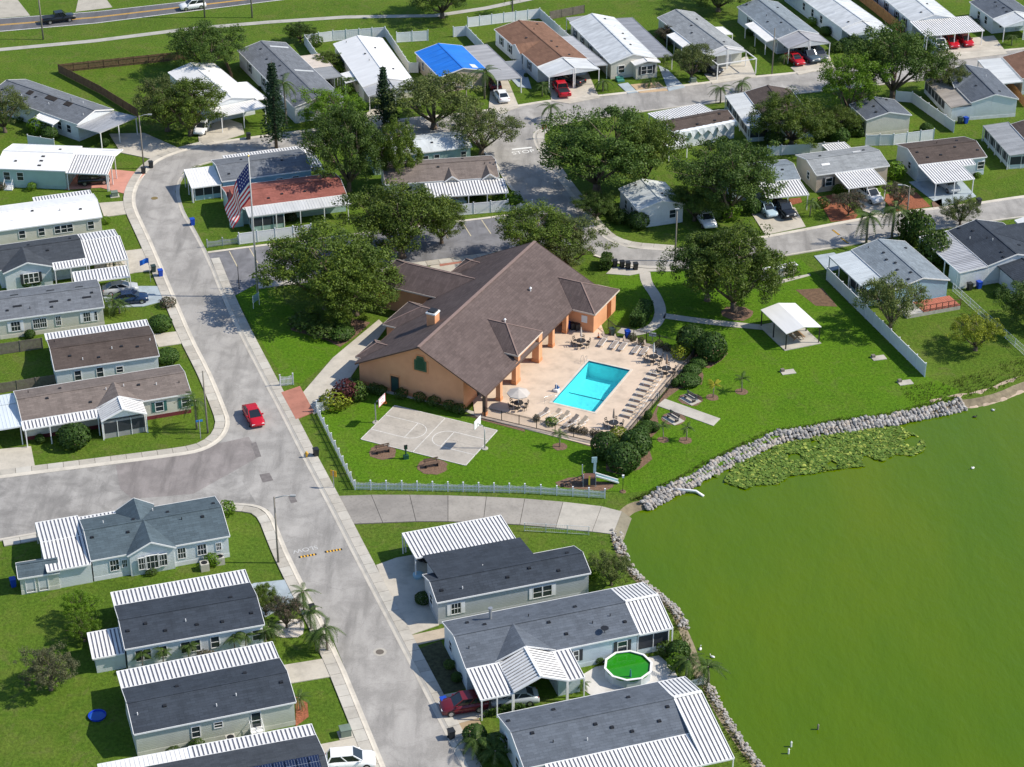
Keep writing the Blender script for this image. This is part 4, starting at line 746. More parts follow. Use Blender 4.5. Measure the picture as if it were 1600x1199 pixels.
h = House('white carport home cut by the right edge, upper right', (4, 1470, 340), (4, 1590, 470), 7.5, 2.8, .9, 'rust', 'pale', vents=0); h.panuv(.2, h.L + 1, -.2, -4.2, 2.7, 2.5, stripes=False, posts='v24', mat=metal_roof((.66, .68, .68), 'leanto_pale', .2))
h = House('cream home with pale grey-green roof and striped carport, right', (4, 365, 1044), (4, 800, 987), (4, 690, 866), 2.9, .9, 'lgrey', 'tan', vents=2); u, v = h.loc((4, 470, 1037), 2.6); h.panuv(u, u + 6.1, -4.6, .0, 2.4, 2.7, posts='v13'); h.win('f', (4, 425, 1070), 1.0, 1.2, 1.5, 'double', BLK); h.win('l', None, .8, 1.1, at=3); h.skylight(h.L * .2, .55, 1.3, .4, WHITE()); h.skylight(h.L * .72, .8, 1.3, .4, WHITE(), 1); h.panuv(h.L * .5, h.L * .82, h.W + 3.5, h.W + 1.0, 2.3, 2.35); h.room(h.L * .52, h.L * .8, h.W + 1.2, h.W + 3.3, 2.2)
h = House('dark brown-roofed pale blue home with striped carport over a silver car', (4, 970, 982), (4, 1380, 934), (4, 1250, 813), 2.9, .95, 'dbrown', 'pale', vents=7); h.panuv(.0, 6.3, -5.8, .0, 2.45, 2.75, posts='v13'); h.panuv(6.3, 8.6, -1.4, .0, 2.55, 2.75); h.win('f', (4, 1330, 965), 1, 1.1); h.win('l', None, .8, 1.0, at=3)
h = House('grey lanai-fronted home cut by the right edge', (4, 1520, 740), (4, 1640, 870), 8, 2.8, 1.0, 'dbrown', 'pale', vents=1); h.panuv(-1, h.L + 2, -4.0, .05, 2.35, 2.7, stripes=False, posts='v15', mat=metal_roof((.36, .37, .38), 'lanai_grey', .3)); h.room(-.6, h.L + 1.6, -3.7, -.1, 2.2, screen=True)
h = House('blue-grey roofed home half hidden under the dark oak with striped carport', (1143, 289), (4, 270, 1066), (4, 185, 950), 2.8, .9, 'bluegrey', 'pale', vents=3); h.panuv(h.L - 6.5, h.L - .2, -4.6, .0, 2.4, 2.7, posts='v13'); h.win('f', (4, 205, 1105), .9, 1.1, 1.6, 'double', BLK)
h = House('white-roofed home at the street bend shaded by the great oak', (7, 635, 57), (7, 750, 187), (7, 1025, 142), 2.9, 1.0, 'pmetal', 'white', vents=2); h.win('f', (7, 720, 190), .8, 1.3); h.win('f', (7, 680, 150), .8, 1.3); h.win('r', None, .9, 1.2, at=h.W * .75)
h = House('pale blue lakeside home with light grey roof and red deck', (8, 572, 422), (8, 832, 657), (8, 892, 371), 2.9, 1.0, 'bluegrey', 'blue', vents=8); h.panuv(.1, h.L * .75, -3.4, .05, 2.55, 2.8, stripes=False, posts='v14', mat=metal_roof((.55, .60, .63), 'carport_bluewhite', .2)); h.room(h.L * .45, h.L * .85, -2.8, .3, 2.3, screen=True)
m = MB(); DKM = plain('red_deck', (.42, .14, .09), .8, var=.2, vs=3)
for k in range(16): m.box((h.L + .05, h.W * .35 + .34 * k, .55), (h.L + 3.0, h.W * .35 + .34 * k + .31, .6))
m.build('deck_boards', DKM, h.root); m = MB(); m.box((h.L + .05, h.W * .05, .0), (h.L + 3.0, h.W * .35 + 5.4, .53)); m.build('deck_base', plain('deck_block', (.4, .39, .36), .9, var=.25, vs=2), h.root); m = MB(); ua = h.L + 3.0
for k in range(7): v = h.W * .35 + 5.4 * k / 6; m.box((ua - .06, v - .04, .55), (ua + .02, v + .04, 1.5))
for z in (.85, 1.48): m.bar((ua, h.W * .35, z), (ua, h.W * .35 + 5.4, z), .07)
m.build('deck_railing', plain('dark_wood', (.12, .05, .035), .8), h.root)
h = House('black-roofed lakeside home with ribbed lanai roof, right', (8, 1145, 309), (8, 1385, 517), (8, 1465, 252), 2.9, 1.1, 'dark', 'white', vents=8); h.panuv(-.2, h.L, -4.2, .05, 2.5, 2.8, stripes=True, posts='v14', mat=metal_roof((.50, .51, .53), 'lanai_pan', .3)); h.room(h.L * .72, h.L - .1, -3.9, .2, 2.4); h.gable(h.L * .35, 6, 1.1, 2.5, 'b', deep=h.W / 2 + .1)
h.room(h.L, h.L + 4.6, 2.0, h.W + 1, 2.5); h.panuv(h.L - .2, h.L + 4.9, 1.6, h.W * .6, 2.55, 3.2, stripes=False, mat=shingle(SH['dark'])); h.panuv(h.L - .2, h.L + 4.9, h.W + 1.4, h.W * .6, 2.55, 3.22, stripes=False, mat=shingle(SH['dark'])); h.panuv(h.L + 4.9, h.L + 8.2, 2.5, h.W + 1, 2.5, 2.4, 'v', stripes=False, posts='u24', mat=metal_roof((.50, .60, .68), 'porch_blue', .2)); h.room(h.L + 4.9, h.L + 8.0, 2.7, h.W + .8, 2.25, screen=True, name='screen_porch')
for k in (.15, .32, .5): h.win('f', None, .9, 1.3, at=h.L * (.7 + k * .3))
h = House('white-roofed home just showing at the right edge', (8, 1545, 245), (8, 1640, 335), 8, 2.8, .9, 'wmetal', 'pale', vents=0)
# ---- near right, beside the lake
h = House('near right home with black shingle roof and white-shuttered windows', (15, 155, 517), (15, 1030, 347), (15, 955, 190), 2.9, .95, 'dark', 'grey', vents=7); h.win('f', (15, 262, 545), 1.0, 1.3, 1.6, 'grid', WSH); h.win('f', (15, 750, 445), 2.0, 1.3, 1.6, 'pair', WSH); h.win('l', None, 1.0, 1.2, at=2.6)
u, v = h.loc((15, 95, 290), 2.8); u2, v2 = h.loc((15, 690, 250), 2.8); h.room(u + .4, u2 - .4, h.W - .5, h.W + 3.2, 2.7); m = MB(); m.slab([Vector((u, h.W + 3.5, 2.8)), Vector((u, h.W * .5, 3.87)), Vector((u2, h.W * .5, 3.87)), Vector((u2, h.W + 3.5, 2.8))][::-1], .1); m.build('rear_roof', h.rm, h.root)
h.panuv(u - .8, u2 - .5, h.W + 8.6, h.W + 3.3, 2.5, 2.75, posts='v14 u12'); H40 = h
h = House('long blue-grey home by the lake with striped gable carport and screened porch', (15, 320, 892), (15, 1305, 692), (15, 1145, 437), 2.9, 1.15, 'grey', 'pale', vents=12); H41 = h
h.panuv(h.L, h.L + 3.6, -.1, h.W / 2, 2.8, 4.02, posts='u22', period=.4); h.panuv(h.L, h.L + 3.6, h.W + .1, h.W / 2, 2.8, 4.04, posts='u22', period=.4); h.room(h.L, h.L + 3.3, .3, h.W - .3, 2.5, screen=True, name='screen_porch')
m = MB(); m.bar((h.L, h.W / 2, 4.12), (h.L + 3.6, h.W / 2, 4.12), .35, .06); m.build('ridge_cap', WHITE(), h.root)
ua, _ = h.loc((15, 325, 890), 2.8); u0, _ = h.loc((15, 505, 858), 2.8); u1, _ = h.loc((15, 815, 800), 2.8); u2, _ = h.loc((15, 910, 778), 2.8); um = (u0 + u1) / 2
h.panuv(0.05, u0, -4.6, -.05, 2.45, 2.8, posts='v13'); h.gable(um, u1 - u0, 1.2, 4.4, 'f', mat=WHITEPAN(), ze=2.7, wall=False, stripes=True, posts=True, name='porch_roof', deep=.2); h.gable(um, u1 - u0 + .6, 1.2, -.4, 'f', ze=2.88, wall=False); h.panuv(u1, u2, -4.4, -.05, 2.45, 2.8, posts='v12'); h.room(u1 - .6, u2 - .1, -3.4, .3, 2.35, name='entry_room')
h.win('f', (15, 1200, 750), .95, 1.2, 1.6, 'double', BLK); h.win('f', (15, 935, 800), .5, 1.2, 1.6, 'double', BLK); h.win('l', None, .9, 1.2, at=h.W * .7)
m = MB(); u, v = h.loc((15, 448, 580), 3.5); m.tube([(u, h.W * .8, 3.2), (u, h.W * .8, 4.6)], [.16, .16], 9); m.tube([(u, h.W * .8, 4.55), (u, h.W * .8, 4.7)], [.24, .24], 9); m.build('flue', plain('galvanised', (.45, .46, .47), .4, .6), h.root)
m = MB(); u, v = h.loc((15, 1120, 705), 3.2); m.tube([(u, .9, 3.1), (u, .9, 3.6)], [.03, .03], 6); m.lathe((u, .9, 3.55), [(.05, 0), (.3, .08), (.42, .2)], 12); m.build('satellite_dish', BLACK(), h.root)
h = House('nearest right home with blue-grey shingles and wraparound striped roof', (16, 215, 1132), (16, 1152, 932), (16, 968, 640), 2.9, 1.15, 'grey', 'pale', vents=11); H42 = h
h.panuv(h.L, h.L + 2.9, h.W + .1, h.W / 2, 2.75, 4.04, posts='u22', period=.4); h.panuv(h.L, h.L + 2.9, -4.0, h.W / 2, 2.35, 4.02, posts='u23', period=.4); h.panuv(2.0, h.L, -4.0, .02, 2.35, 2.85, posts='v15', period=.4); h.room(h.L, h.L + 2.6, .5, h.W - .4, 2.4, screen=True, name='screen_porch'); m = MB(); m.bar((h.L, h.W / 2, 4.12), (h.L + 2.9, h.W / 2, 4.12), .35, .06); m.build('ridge_cap', WHITE(), h.root); h.win('l', None, 1.0, 1.3, at=2.4); h.win('l', None, 1.0, 1.3, at=h.W - 2.4)
# ---------------------------------------------------------------- clubhouse
SH['club'] = (.105, .080, .076); WC['stucco'] = (.66, .34, .20)
def stucco(k):
    p = k.world(); a = k.noise(p, .5, 4); b = k.noise(p, 14, 3, .7); k.col(k.ramp(a, [(.3, (.60, .285, .145)), (.7, (.70, .35, .185))])); k.b.inputs['Roughness'].default_value = .9; k.bump(b, .3, .02)
STU = mk('stucco', stucco); STL = plain('stucco_band', (.60, .26, .12), .9); BRN = plain('brown_trim', (.10, .06, .045), .6)
_M['siding_66_34_20'] = STU
ca = G((758.3, 619.9), 3.0); cth = math.radians(63.6); cdir = Vector((math.cos(cth), math.sin(cth), 0))
C = House('peach stucco clubhouse with big brown shingle roof beside the swimming pool', (758.3, 619.9), ca + cdir * 32.0, 17.9, 3.0, 4.5, 'club', 'stucco', name='clubhouse', cat='clubhouse', vents=0, trim=BRN, rect=(.5, 31.6, 3.2, 17.6), skirt=('stucco_base', (.58, .24, .11)))
C.root['group'] = 'clubhouse'
def wing(side, u0, u1, ze, rise, vout, hip, walls=None):
    sl_ = 4.5 / 8.95; uc = (u0 + u1) / 2; zr = ze + rise; V = lambda v: v if side == 'r' else 17.9 - v
    vi0 = max(0, (ze - 3.0) / sl_); vi1 = (zr - 3.0) / sl_; e = .04
    P_ = lambda u, v, z: Vector((u, V(v), z + e)); m = MB()
    for q in ([P_(u0, vout, ze), P_(u1, vout, ze), P_(uc, hip, zr)], [P_(u0, vout, ze), P_(uc, hip, zr), P_(uc, vi1, zr), P_(u0, vi0, ze)], [P_(u1, vout, ze), P_(u1, vi0, ze), P_(uc, vi1, zr), P_(uc, hip, zr)]): m.slab(q, .1)
    r = m.build('wing_roof', C.rm, C.root); m = MB()
    for a, b in ((P_(u0, vout, ze), P_(u1, vout, ze)), (P_(u0, vout, ze), P_(u0, vi0, ze)), (P_(u1, vout, ze), P_(u1, vi0, ze))): m.bar(a + Vector((0, 0, -.1)), b + Vector((0, 0, -.1)), .08, .2)
    m.build('fascia', plain('cream_trim', (.62, .54, .46), .6), r)
    m = MB(); RC = plain('ridge_light', (.24, .17, .15), .9)
    for a, b in ((P_(u0, vout, ze), P_(uc, hip, zr)), (P_(u1, vout, ze), P_(uc, hip, zr)), (P_(uc, hip, zr), P_(uc, vi1, zr))): m.bar(a + Vector((0, 0, .02)), b + Vector((0, 0, .02)), .16, .04)
    m.build('hip_caps', RC, r)
    if walls:
        a, b = V(vout + .35), V(3.4); m = MB(); m.box((u0 + .4, min(a, b), walls[0]), (u1 - .35, max(a, b), ze - .08)); m.build('wing_wall', STU, r)
    return r
m = MB(); m.bar((0, 8.95, 7.55), (32, 8.95, 7.55), .4, .05); m.build('ridge_band', plain('ridge_light', (.24, .17, .15), .9), C.roof)
wing('r', 9.0, 15.9, 4.0, 2.0, .1, 3.4, (3.2,)); wb_ = wing('r', 24.6, 32.3, 3.0, 1.95, -3.15, .58, (0,))
wing('l', 18.7, 26.0, 3.6, 1.9, -8.6, -5.2, (0,)); wing('l', 10.3, 17.2, 3.0, 1.75, -1.94, 1.8, (0,)); wing('l', 1.5, 6.3, 3.0, 1.2, -.8, .9, (0,)); wing('l', 27.0, 31.4, 3.0, 1.1, -1.0, .9, (0,))
for u, v, w_, hh in ((.55, .35, .45, 2.9), (4.45, .4, .6, 3.0), (8.83, .45, .6, 3.1), (9.5, .45, .55, 3.9), (15.2, .5, .95, 3.9), (19.37, .5, .6, 3.1), (23.5, .5, .6, 3.1)):
    m = MB(); m.box((u - w_ / 2, v - w_ / 2, .1), (u + w_ / 2, v + w_ / 2, hh)); c_ = m.build('column', STU if u > 1 else BRN, C.root); m = MB(); m.box((u - w_ / 2 - .04, v - w_ / 2 - .04, .1), (u + w_ / 2 + .04, v + w_ / 2 + .04, .55)); m.build('column_base', STL, c_)
m = MB(); m.box((7.5, 10.75, 5.8), (8.7, 11.9, 7.75)); ch = m.build('chimney', STU, C.root); m = MB(); m.box((7.42, 10.67, 7.75), (8.78, 11.98, 7.95)); m.build('chimney_cap', WHITE(), ch); m = MB(); m.box((7.6, 10.85, 7.95), (8.6, 11.8, 8.15)); m.build('flue_mesh', BLACK(), ch)
# windows, doors on the lawn-side gable and under the veranda
GRNF = plain('green_frame', (.05, .10, .055), .5)
def cwin(v, z, w_, h_, mat, arch=False):
    m = MB(); pts = [(-w_ / 2, -h_ / 2), (w_ / 2, -h_ / 2), (w_ / 2, h_ * .2), (w_ * .36, h_ * .24), (w_ * .25, h_ * .5), (-w_ * .25, h_ * .5), (-w_ * .36, h_ * .24), (-w_ / 2, h_ * .2)] if arch else [(-w_ / 2, -h_ / 2), (w_ / 2, -h_ / 2), (w_ / 2, h_ / 2), (-w_ / 2, h_ / 2)]
    m.slab([Vector((.42, v + x, z + y)) for x, y in pts], .1, down=Vector((1, 0, 0))); o = m.build('window' if arch else 'door', mat, C.root)
    m = MB(); m.slab([Vector((.40, v + x * .75, z + y * .78)) for x, y in pts], .05, down=Vector((1, 0, 0))); m.build('pane', plain('green_glass', (.03, .075, .05), .15) if arch else plain('door_dark', (.02, .05, .05), .4), o)
    m = MB(); m.slab([Vector((.46, v + x * 1.28, z + y * 1.2)) for x, y in pts], .06, down=Vector((1, 0, 0))); m.build('surround', STL, o)
cwin(9.0, 5.0, 1.7, 2.0, GRNF, True); cwin(12.6, 1.2, 1.1, 2.2, plain('door_frame', (.04, .035, .03), .5))
m = MB()
for u in (4, 7, 11.5, 13.5, 18, 21): m.box((u, 3.1, .15), (u + 1.4, 3.22, 2.35))
m.build('veranda_windows', GLASS(), C.root); m = MB(); m.box((25.6, -2.83, 1.2), (26.3, -2.77, 2.2)) if False else m.box((24.95, -1.9, 1.3), (25.02, -1.1, 2.3)); m.build('notice_board', plain('notice', (.65, .72, .75), .5), C.root)
m = MB(); m.box((29.2, -2.86, .1), (30.4, -2.78, 2.3)); m.build('door', plain('door_brown', (.22, .06, .02), .6), C.root)
for u, v in ((14, 4.4), (22.5, 5.0)): m = MB(); m.tube([(u, v, 3 + .503 * v - .1), (u, v, 3 + .503 * v + .4)], [.09, .09], 8); m.lathe((u, v, 3 + .503 * v + .35), [(.05, 0), (.2, .05), (.05, .22)], 10); m.build('roof_vent', WHITE(), C.root)
# ---------------------------------------------------------------- fences
VIN = plain('white_vinyl', (.74, .76, .78), .45, var=.05); WOOD = plain('fence_wood', (.15, .09, .055), .9, var=.35, vs=2.5); GWOOD = plain('grey_wood', (.17, .15, .125), .9, var=.3, vs=2.5); OWOOD = plain('orange_wood', (.42, .20, .08), .85, var=.25, vs=2.5)
def fence(label, pts, h=1.8, plen=2.4, style='solid', mat=None, cat='fence', name=None, z0=0.0, gap=()):
    P = [G(p) if not isinstance(p, Vector) else p for p in pts]; mat = mat or VIN; nm = name or {'solid': 'vinyl_fence', 'picket': 'picket_fence', 'bars': 'pool_fence', 'wood': 'wooden_fence', 'wire': 'wire_fence'}[style]
    root = empty(nm, P[0], 0, label, cat, 'fences'); o = P[0]; cache = {}
    def post(p):
        hh = h + (.12 if style in ('solid', 'picket') else .04); w_ = .065 if style in ('solid', 'picket') else (.035 if style in ('bars', 'wire') else .05)
        if 'post' not in cache:
            m = MB(); m.box((-w_, -w_, 0), (w_, w_, hh))
            if style in ('solid', 'picket'): m.box((-w_ - .02, -w_ - .02, hh), (w_ + .02, w_ + .02, hh + .04))
            cache['post'] = m.mesh('post', mat)
        ob('post', cache['post'], root, (p.x - o.x, p.y - o.y, z0))
    for a, b in zip(P, P[1:]):
        d = b - a; L = d.length; n = max(1, round(L / plen)); l = L / n; th = math.atan2(d.y, d.x); key = round(l, 3)
        if key not in cache:
            m = MB()
            if style == 'solid':
                m.box((.06, -.018, .06), (l - .06, .018, h - .05)); m.box((.06, -.035, h - .12), (l - .06, .035, h)); m.box((.06, -.035, .04), (l - .06, .035, .16))
                k = int(l / .3)
                for i in range(1, k): m.box((l * i / k - .012, -.024, .16), (l * i / k + .012, .024, h - .12))
            elif style == 'picket':
                m.box((.05, -.02, .25), (l - .05, .02, .34)); m.box((.05, -.02, h * .62), (l - .05, .02, h * .62 + .09)); k = max(6, int(l / .15))
                for i in range(k): x = l * (i + .5) / k; t = abs(2 * (i + .5) / k - 1); hh = h - .22 + .22 * t * t; m.box((x - .038, -.035, .06), (x + .038, -.005, hh))
            elif style == 'bars':
                m.box((0, -.02, .12), (l, .02, .16)); m.box((0, -.02, h - .16), (l, .02, h - .12)); m.box((0, -.02, h - .03), (l, .02, h)); k = max(4, int(l / .125))
                for i in range(k): x = l * (i + .5) / k; m.box((x - .009, -.009, .05), (x + .009, .009, h))
            elif style == 'wood':
                k = max(4, int(l / .16))
                for i in range(k): x = l * i / k; m.box((x + .008, -.012 + R.uniform(-.008, .008), .03), (x + l / k - .008, .014, h + R.uniform(-.03, .02)))
                for z in (.35, h - .3): m.box((0, .014, z), (l, .06, z + .09))
            elif style == 'wire':
                for z in (.1, h * .5, h): m.box((0, -.012, z - .02), (l, .012, z + .015))
                k = max(4, int(l / .2))
                for i in range(k): x = l * (i + .5) / k; m.box((x - .008, -.006, .1), (x + .008, .006, h))
            cache[key] = m.mesh('panel', mat)
        for i in range(n):
            p = a + d * (i / n); post(p); ob('panel', cache[key], root, (p.x - o.x, p.y - o.y, z0), th)
    post(P[-1]); return root
fence('tall solid white vinyl fence running down from the mailboxes to the lake', [(8, 424, 600), (8, 1008, 1178)], 1.85)
fence('white picket fence round the basketball lawn and along the boat ramp', [(495, 645), (555, 765.5), (628, 766.5), (820, 771), (945, 779)], 1.15, 1.83, 'picket')
fence('short white swooped picket wing on the near side of the entry', [(495, 645), (10, 432, 268)], 1.5, 1.2, 'picket'); fence('short white swooped picket wing on the far side of the entry', [(10, 145, 130), (10, 222, 120)], 1.5, 1.2, 'picket')
fence('black bar fence enclosing the swimming pool deck', [(756.7, 652), (838.4, 671), (955, 698), (972, 697), (1084, 562), (1060, 547), (1030, 539), (990, 529), (962, 524), (950, 514)], 1.4, 2.3, 'bars', BLACK())
fence('white vinyl fence between the red-roofed home and the parking lot', [(5, 1425, 390), (486.6, 368)], 1.7); fence('low grey fence at the left end of the parking lot verge', [(5, 1235, 408), (5, 1418, 385)], 1.1, 2, 'picket', plain('grey_vinyl', (.42, .44, .46), .6))
fence('white vinyl fence in front of the striped carport by the parking lot', [(6, 1090, 228), (6, 1500, 192)], 1.75); fence('low white picket fence by the street bend', [(6, 1505, 192), (7, 120, 165)], 1.0, 1.8, 'picket')
fence('brown wooden fence round the big empty back yard', [(302, 92), (92, 114), (158, 148), (216, 184)], 1.5, 2.4, 'wood', WOOD); fence('short brown wooden fence beside the white-roofed home', [(1, 1335, 365), (1, 1385, 490)], 1.5, 2.4, 'wood', WOOD)
fence('white vinyl fence round the yard of the left white-roofed home', [(2, 470, 530), (2, 290, 268), (2, 460, 245), (2, 770, 222), (2, 912, 435), (2, 965, 435)], 1.8); fence('short white vinyl fence panel run left of the blue tarp', [(2, 838, 255), (2, 1025, 243)], 1.8)
fence('white vinyl fence between the blue tarp home and the rust roof', [(2, 1175, 222), (2, 1252, 215), (2, 1460, 430), (2, 1580, 420)], 1.8); fence('white vinyl fence right of the rust-roofed home', [(2, 1260, 165), (3, 165, 110), (3, 345, 275)], 1.8)
fence('dark wooden fence on the far green edge', [(3, 225, 118), (3, 430, 78)], 1.5, 2.4, 'wood', GWOOD); fence('orange wooden fence between the two white homes, far right', [(4, 590, -20), (4, 865, 200)], 1.9, 2.4, 'wood', OWOOD)
fence('white vinyl fence in front of the small white home', [(4, 655, 870), (4, 820, 866), (4, 1060, 835)], 1.8); fence('long white vinyl fence beside the blue-grey home', [(4, 835, 605), (4, 930, 612), (4, 1180, 790)], 1.8); fence('white vinyl fence under the spreading tree', [(4, 70, 930), (4, 490, 905)], 1.6)
fence('thin white fence between the two lakeside lots at the right', [(8, 1175, 668), (8, 1600, 1050)], 1.2, 2.2, 'wire', VIN); fence('weathered wooden fence behind the brown home', [(5, -10, 1048), (5, 255, 1010)], 1.6, 2.4, 'wood', GWOOD); fence('weathered wooden fence behind the corner home', [(9, -10, 172), (9, 330, 118)], 1.4, 2.4, 'wood', GWOOD)
fence('thin white fence by the boat ramp', [(15, 652, 110), (15, 1018, 132)], 1.1, 2.8, 'wire', VIN); fence('white railing fence on the patio by the lake', [(16, 1118, 678), (16, 1232, 655)], 1.1, 1.6, 'picket'); fence('orange wooden fence at the right edge, upper', [(4, 1500, 520), (4, 1600, 640)], 1.6, 2.4, 'wood', OWOOD); fence('white vinyl fence left of the weathered grey home', [(1, 170, 860), (1, 325, 885)], 1.5)
# ---------------------------------------------------------------- trees, palms, shrubs
OAK = leafmat('oak_leaf', (.088, .140, .018), (.19, .255, .028)); OAKD = leafmat('dark_leaf', (.066, .120, .020), (.14, .21, .032)); LIME = leafmat('lime_leaf', (.11, .215, .012), (.21, .34, .02)); OLIVE = leafmat('olive_leaf', (.105, .142, .036), (.20, .235, .055)); YELG = leafmat('yellow_leaf', (.19, .24, .018), (.40, .40, .03)); PINE = leafmat('pine_leaf', (.022, .055, .022), (.05, .095, .03)); PALM = leafmat('palm_leaf', (.055, .105, .018), (.13, .18, .04)); PALMY = leafmat('yellow_palm_leaf', (.28, .28, .02), (.55, .48, .03)); SHRUB = leafmat('shrub_leaf', (.050, .105, .018), (.10, .18, .026)); REDL = leafmat('red_leaf', (.10, .025, .03), (.2, .06, .05)); BLOS = leafmat('mixed_bloom_leaf', (.09, .10, .05), (.35, .20, .18)); BOTT = leafmat('bottlebrush_leaf', (.085, .095, .045), (.19, .18, .09))
def leafball(mb, rr, c, r, n, s, flat=.75, tone=.5):
    for _ in range(n):
        while True:
            d = Vector((rr.uniform(-1, 1), rr.uniform(-1, 1), rr.uniform(-1, 1)))
            if .2 < d.length < 1: break
        d *= (.75 + .25 * rr.random()); p = c + Vector((d.x * r, d.y * r, d.z * r * flat))
        nrm = (d.normalized() * .8 + Vector((rr.gauss(0, .5), rr.gauss(0, .5), .5 + rr.gauss(0, .4)))).normalized(); a = nrm.orthogonal().normalized(); b = nrm.cross(a); t = rr.uniform(0, 6.28); a, b = a * math.cos(t) + b * math.sin(t), b * math.cos(t) - a * math.sin(t); q = s * rr.uniform(.6, 1.35)
        mb.face([p - a * q, p - b * q * .62, p + a * q, p + b * q * .62]); mb.tone.append(min(1, max(0, tone + rr.gauss(0, .17))))
def oak_mesh(seed, R_, H_, leaf, nclump=120, per=75, ls=.2, base=.3, sparse=0, lobes=6, flat=.72):
    """returns trunk mesh and crown mesh; R_ crown radius, H_ full height"""
    rr = random.Random(seed); tr = MB(); cr = MB(); cr.tone = []; zc = H_ * (base + (1 - base) * .5); rz = H_ * (1 - base) * .5
    fork = Vector((rr.uniform(-.2, .2), rr.uniform(-.2, .2), H_ * base * .75)); tw = .05 * H_ ** .9
    tr.tube([(0, 0, -.1), (0, 0, .3), fork * .55, fork], [tw * 1.5, tw * 1.1, tw * .95, tw * .85], 8)
    lobe = []
    for k in range(lobes):
        a = 2 * math.pi * (k + rr.uniform(-.3, .3)) / lobes; q = rr.uniform(.42, .66); lobe.append((Vector((math.cos(a) * R_ * q, math.sin(a) * R_ * q, zc + rz * rr.uniform(-.35, .35))), R_ * rr.uniform(.38, .56)))
    lobe.append((Vector((rr.uniform(-.15, .15) * R_, rr.uniform(-.15, .15) * R_, zc + rz * .45)), R_ * .55))
    for c, r in lobe:
        mid = fork.lerp(c, .5) + Vector((rr.uniform(-.3, .3), rr.uniform(-.3, .3), -.25 * rz * rr.random())); tr.tube([fork * .9, mid, c], [tw * .6, tw * .36, tw * .1], 6)
        for _ in range(5):
            e = c + Vector((rr.uniform(-1, 1), rr.uniform(-1, 1), rr.uniform(-.3, .8))) * r * .85; tr.tube([mid.lerp(c, rr.uniform(.2, .9)), e], [tw * .17, tw * .05], 4, cap=False)
    for k in range(nclump):
        c, r = lobe[k % len(lobe)]; 
        d = Vector((rr.gauss(0, 1), rr.gauss(0, 1), rr.gauss(0, 1) * .9 + .25)).normalized(); p = c + Vector((d.x, d.y, d.z * flat)) * r * rr.uniform(.55, 1.1)
        if rr.random() < sparse: continue
        leafball(cr, rr, p, R_ * rr.uniform(.11, .2), int(per * rr.uniform(.6, 1.3)), ls, .7, rr.uniform(.3, .75))
    return tr.mesh('trunk', BARK(), True), cr.mesh('crown', leaf)
def unit_oaks():
    out = {}
    for nm, leaf in (('oak', OAK), ('dark', OAKD), ('lime', LIME), ('olive', OLIVE), ('yel', YELG), ('bott', BOTT), ('bloom', BLOS)):
        out[nm] = [oak_mesh(s_ * 13 + len(nm), 6.0, 9.5, leaf, nclump=(260 if nm in ('oak', 'dark') else 190), per=(125 if nm in ('oak', 'dark') else 95), sparse=.08 if nm in ('oak', 'dark') else .14, ls=.115 if nm in ('oak', 'dark') else .125, base=.17, lobes=8) for s_ in range({'oak': 4, 'dark': 3, 'olive': 2}.get(nm, 1))]
    return out
UO = unit_oaks(); _uc = {}
def tree(label, base, rad, h, kind='oak', rz=None, name='shade_tree', group='trees of the neighbourhood', squash=1.0, lean=(0, 0)):
    b = G(base) if not isinstance(base, Vector) else base; k = _uc[kind] = _uc.get(kind, -1) + 1; tm, cm = UO[kind][k % len(UO[kind])]
    root = empty(name, b, rz if rz is not None else R.uniform(0, 6.28), label, 'tree', group); sc = (rad / 6, rad / 6 * squash, h / 9.5)
    for nm, me in (('trunk', tm), ('crown', cm)):
        o = ob(nm, me, root); o.scale = sc
    if lean != (0, 0): root.rotation_euler = (lean[0], lean[1], 0)
    return root
T = tree
T('dark round tree beyond the wooden-fenced yard, top left', (322, 117), 6.6, 8.6, 'dark'); T('left crown of the twin trees beside the pole, near the white-roofed home', (262, 205), 5.6, 8.5, 'olive'); T('right crown of the twin trees beside the pole, touching the white roof', (298, 212), 6.0, 9, 'oak')
T('tree cut by the left edge in front of the weathered grey home', (8, 207), 4.6, 7.5, 'olive'); T('bright oak right of the slim palm and the tall pine', (522, 203), 5.8, 6.6, 'lime'); T('tall dark oak crossing the middle loop houses, left of the pale roof', (545, 300), 6.2, 13.0, 'dark'); T('smaller oak beside the pale roofed home', (617, 292), 4.0, 11.0, 'oak')
T('oak with visible forked trunk in front of the blue tarp home', (678, 201), 7.6, 9.4, 'olive'); T('light olive tree at the street junction', (752, 242), 6.0, 8.2, 'olive'); T('wide oak over the parking lot', (628, 402), 8.0, 10.5, 'oak'); T('right half of the oak spread over the parking lot', (690, 380), 3.8, 6.5, 'oak')
T('huge oak left of the clubhouse entrance', (512, 482), 8.6, 11.5, 'oak'); T('lower oak hanging over the clubhouse entry roof', (556, 492), 6.5, 7.8, 'oak'); T('tree growing behind the clubhouse ridge', (838, 410), 6.2, 8.0, 'oak'); T('second tree growing behind the clubhouse, nearer the bins', (886, 420), 5.4, 7.0, 'olive')
T('giant live oak beside the connecting street', (932, 300), 9.4, 12.0, 'dark'); T('right shoulder of the giant live oak', (1005, 292), 6.2, 10.5, 'oak'); T('dark dense oak over the striped carport', (1138, 340), 8.0, 11.5, 'dark'); T('spreading park oak with leaning trunk in a mulch ring', (7, 1320, 785), 7.3, 11.5, 'oak'); T('left limb crown of the park oak', (1105, 470), 5.4, 9.5, 'dark')
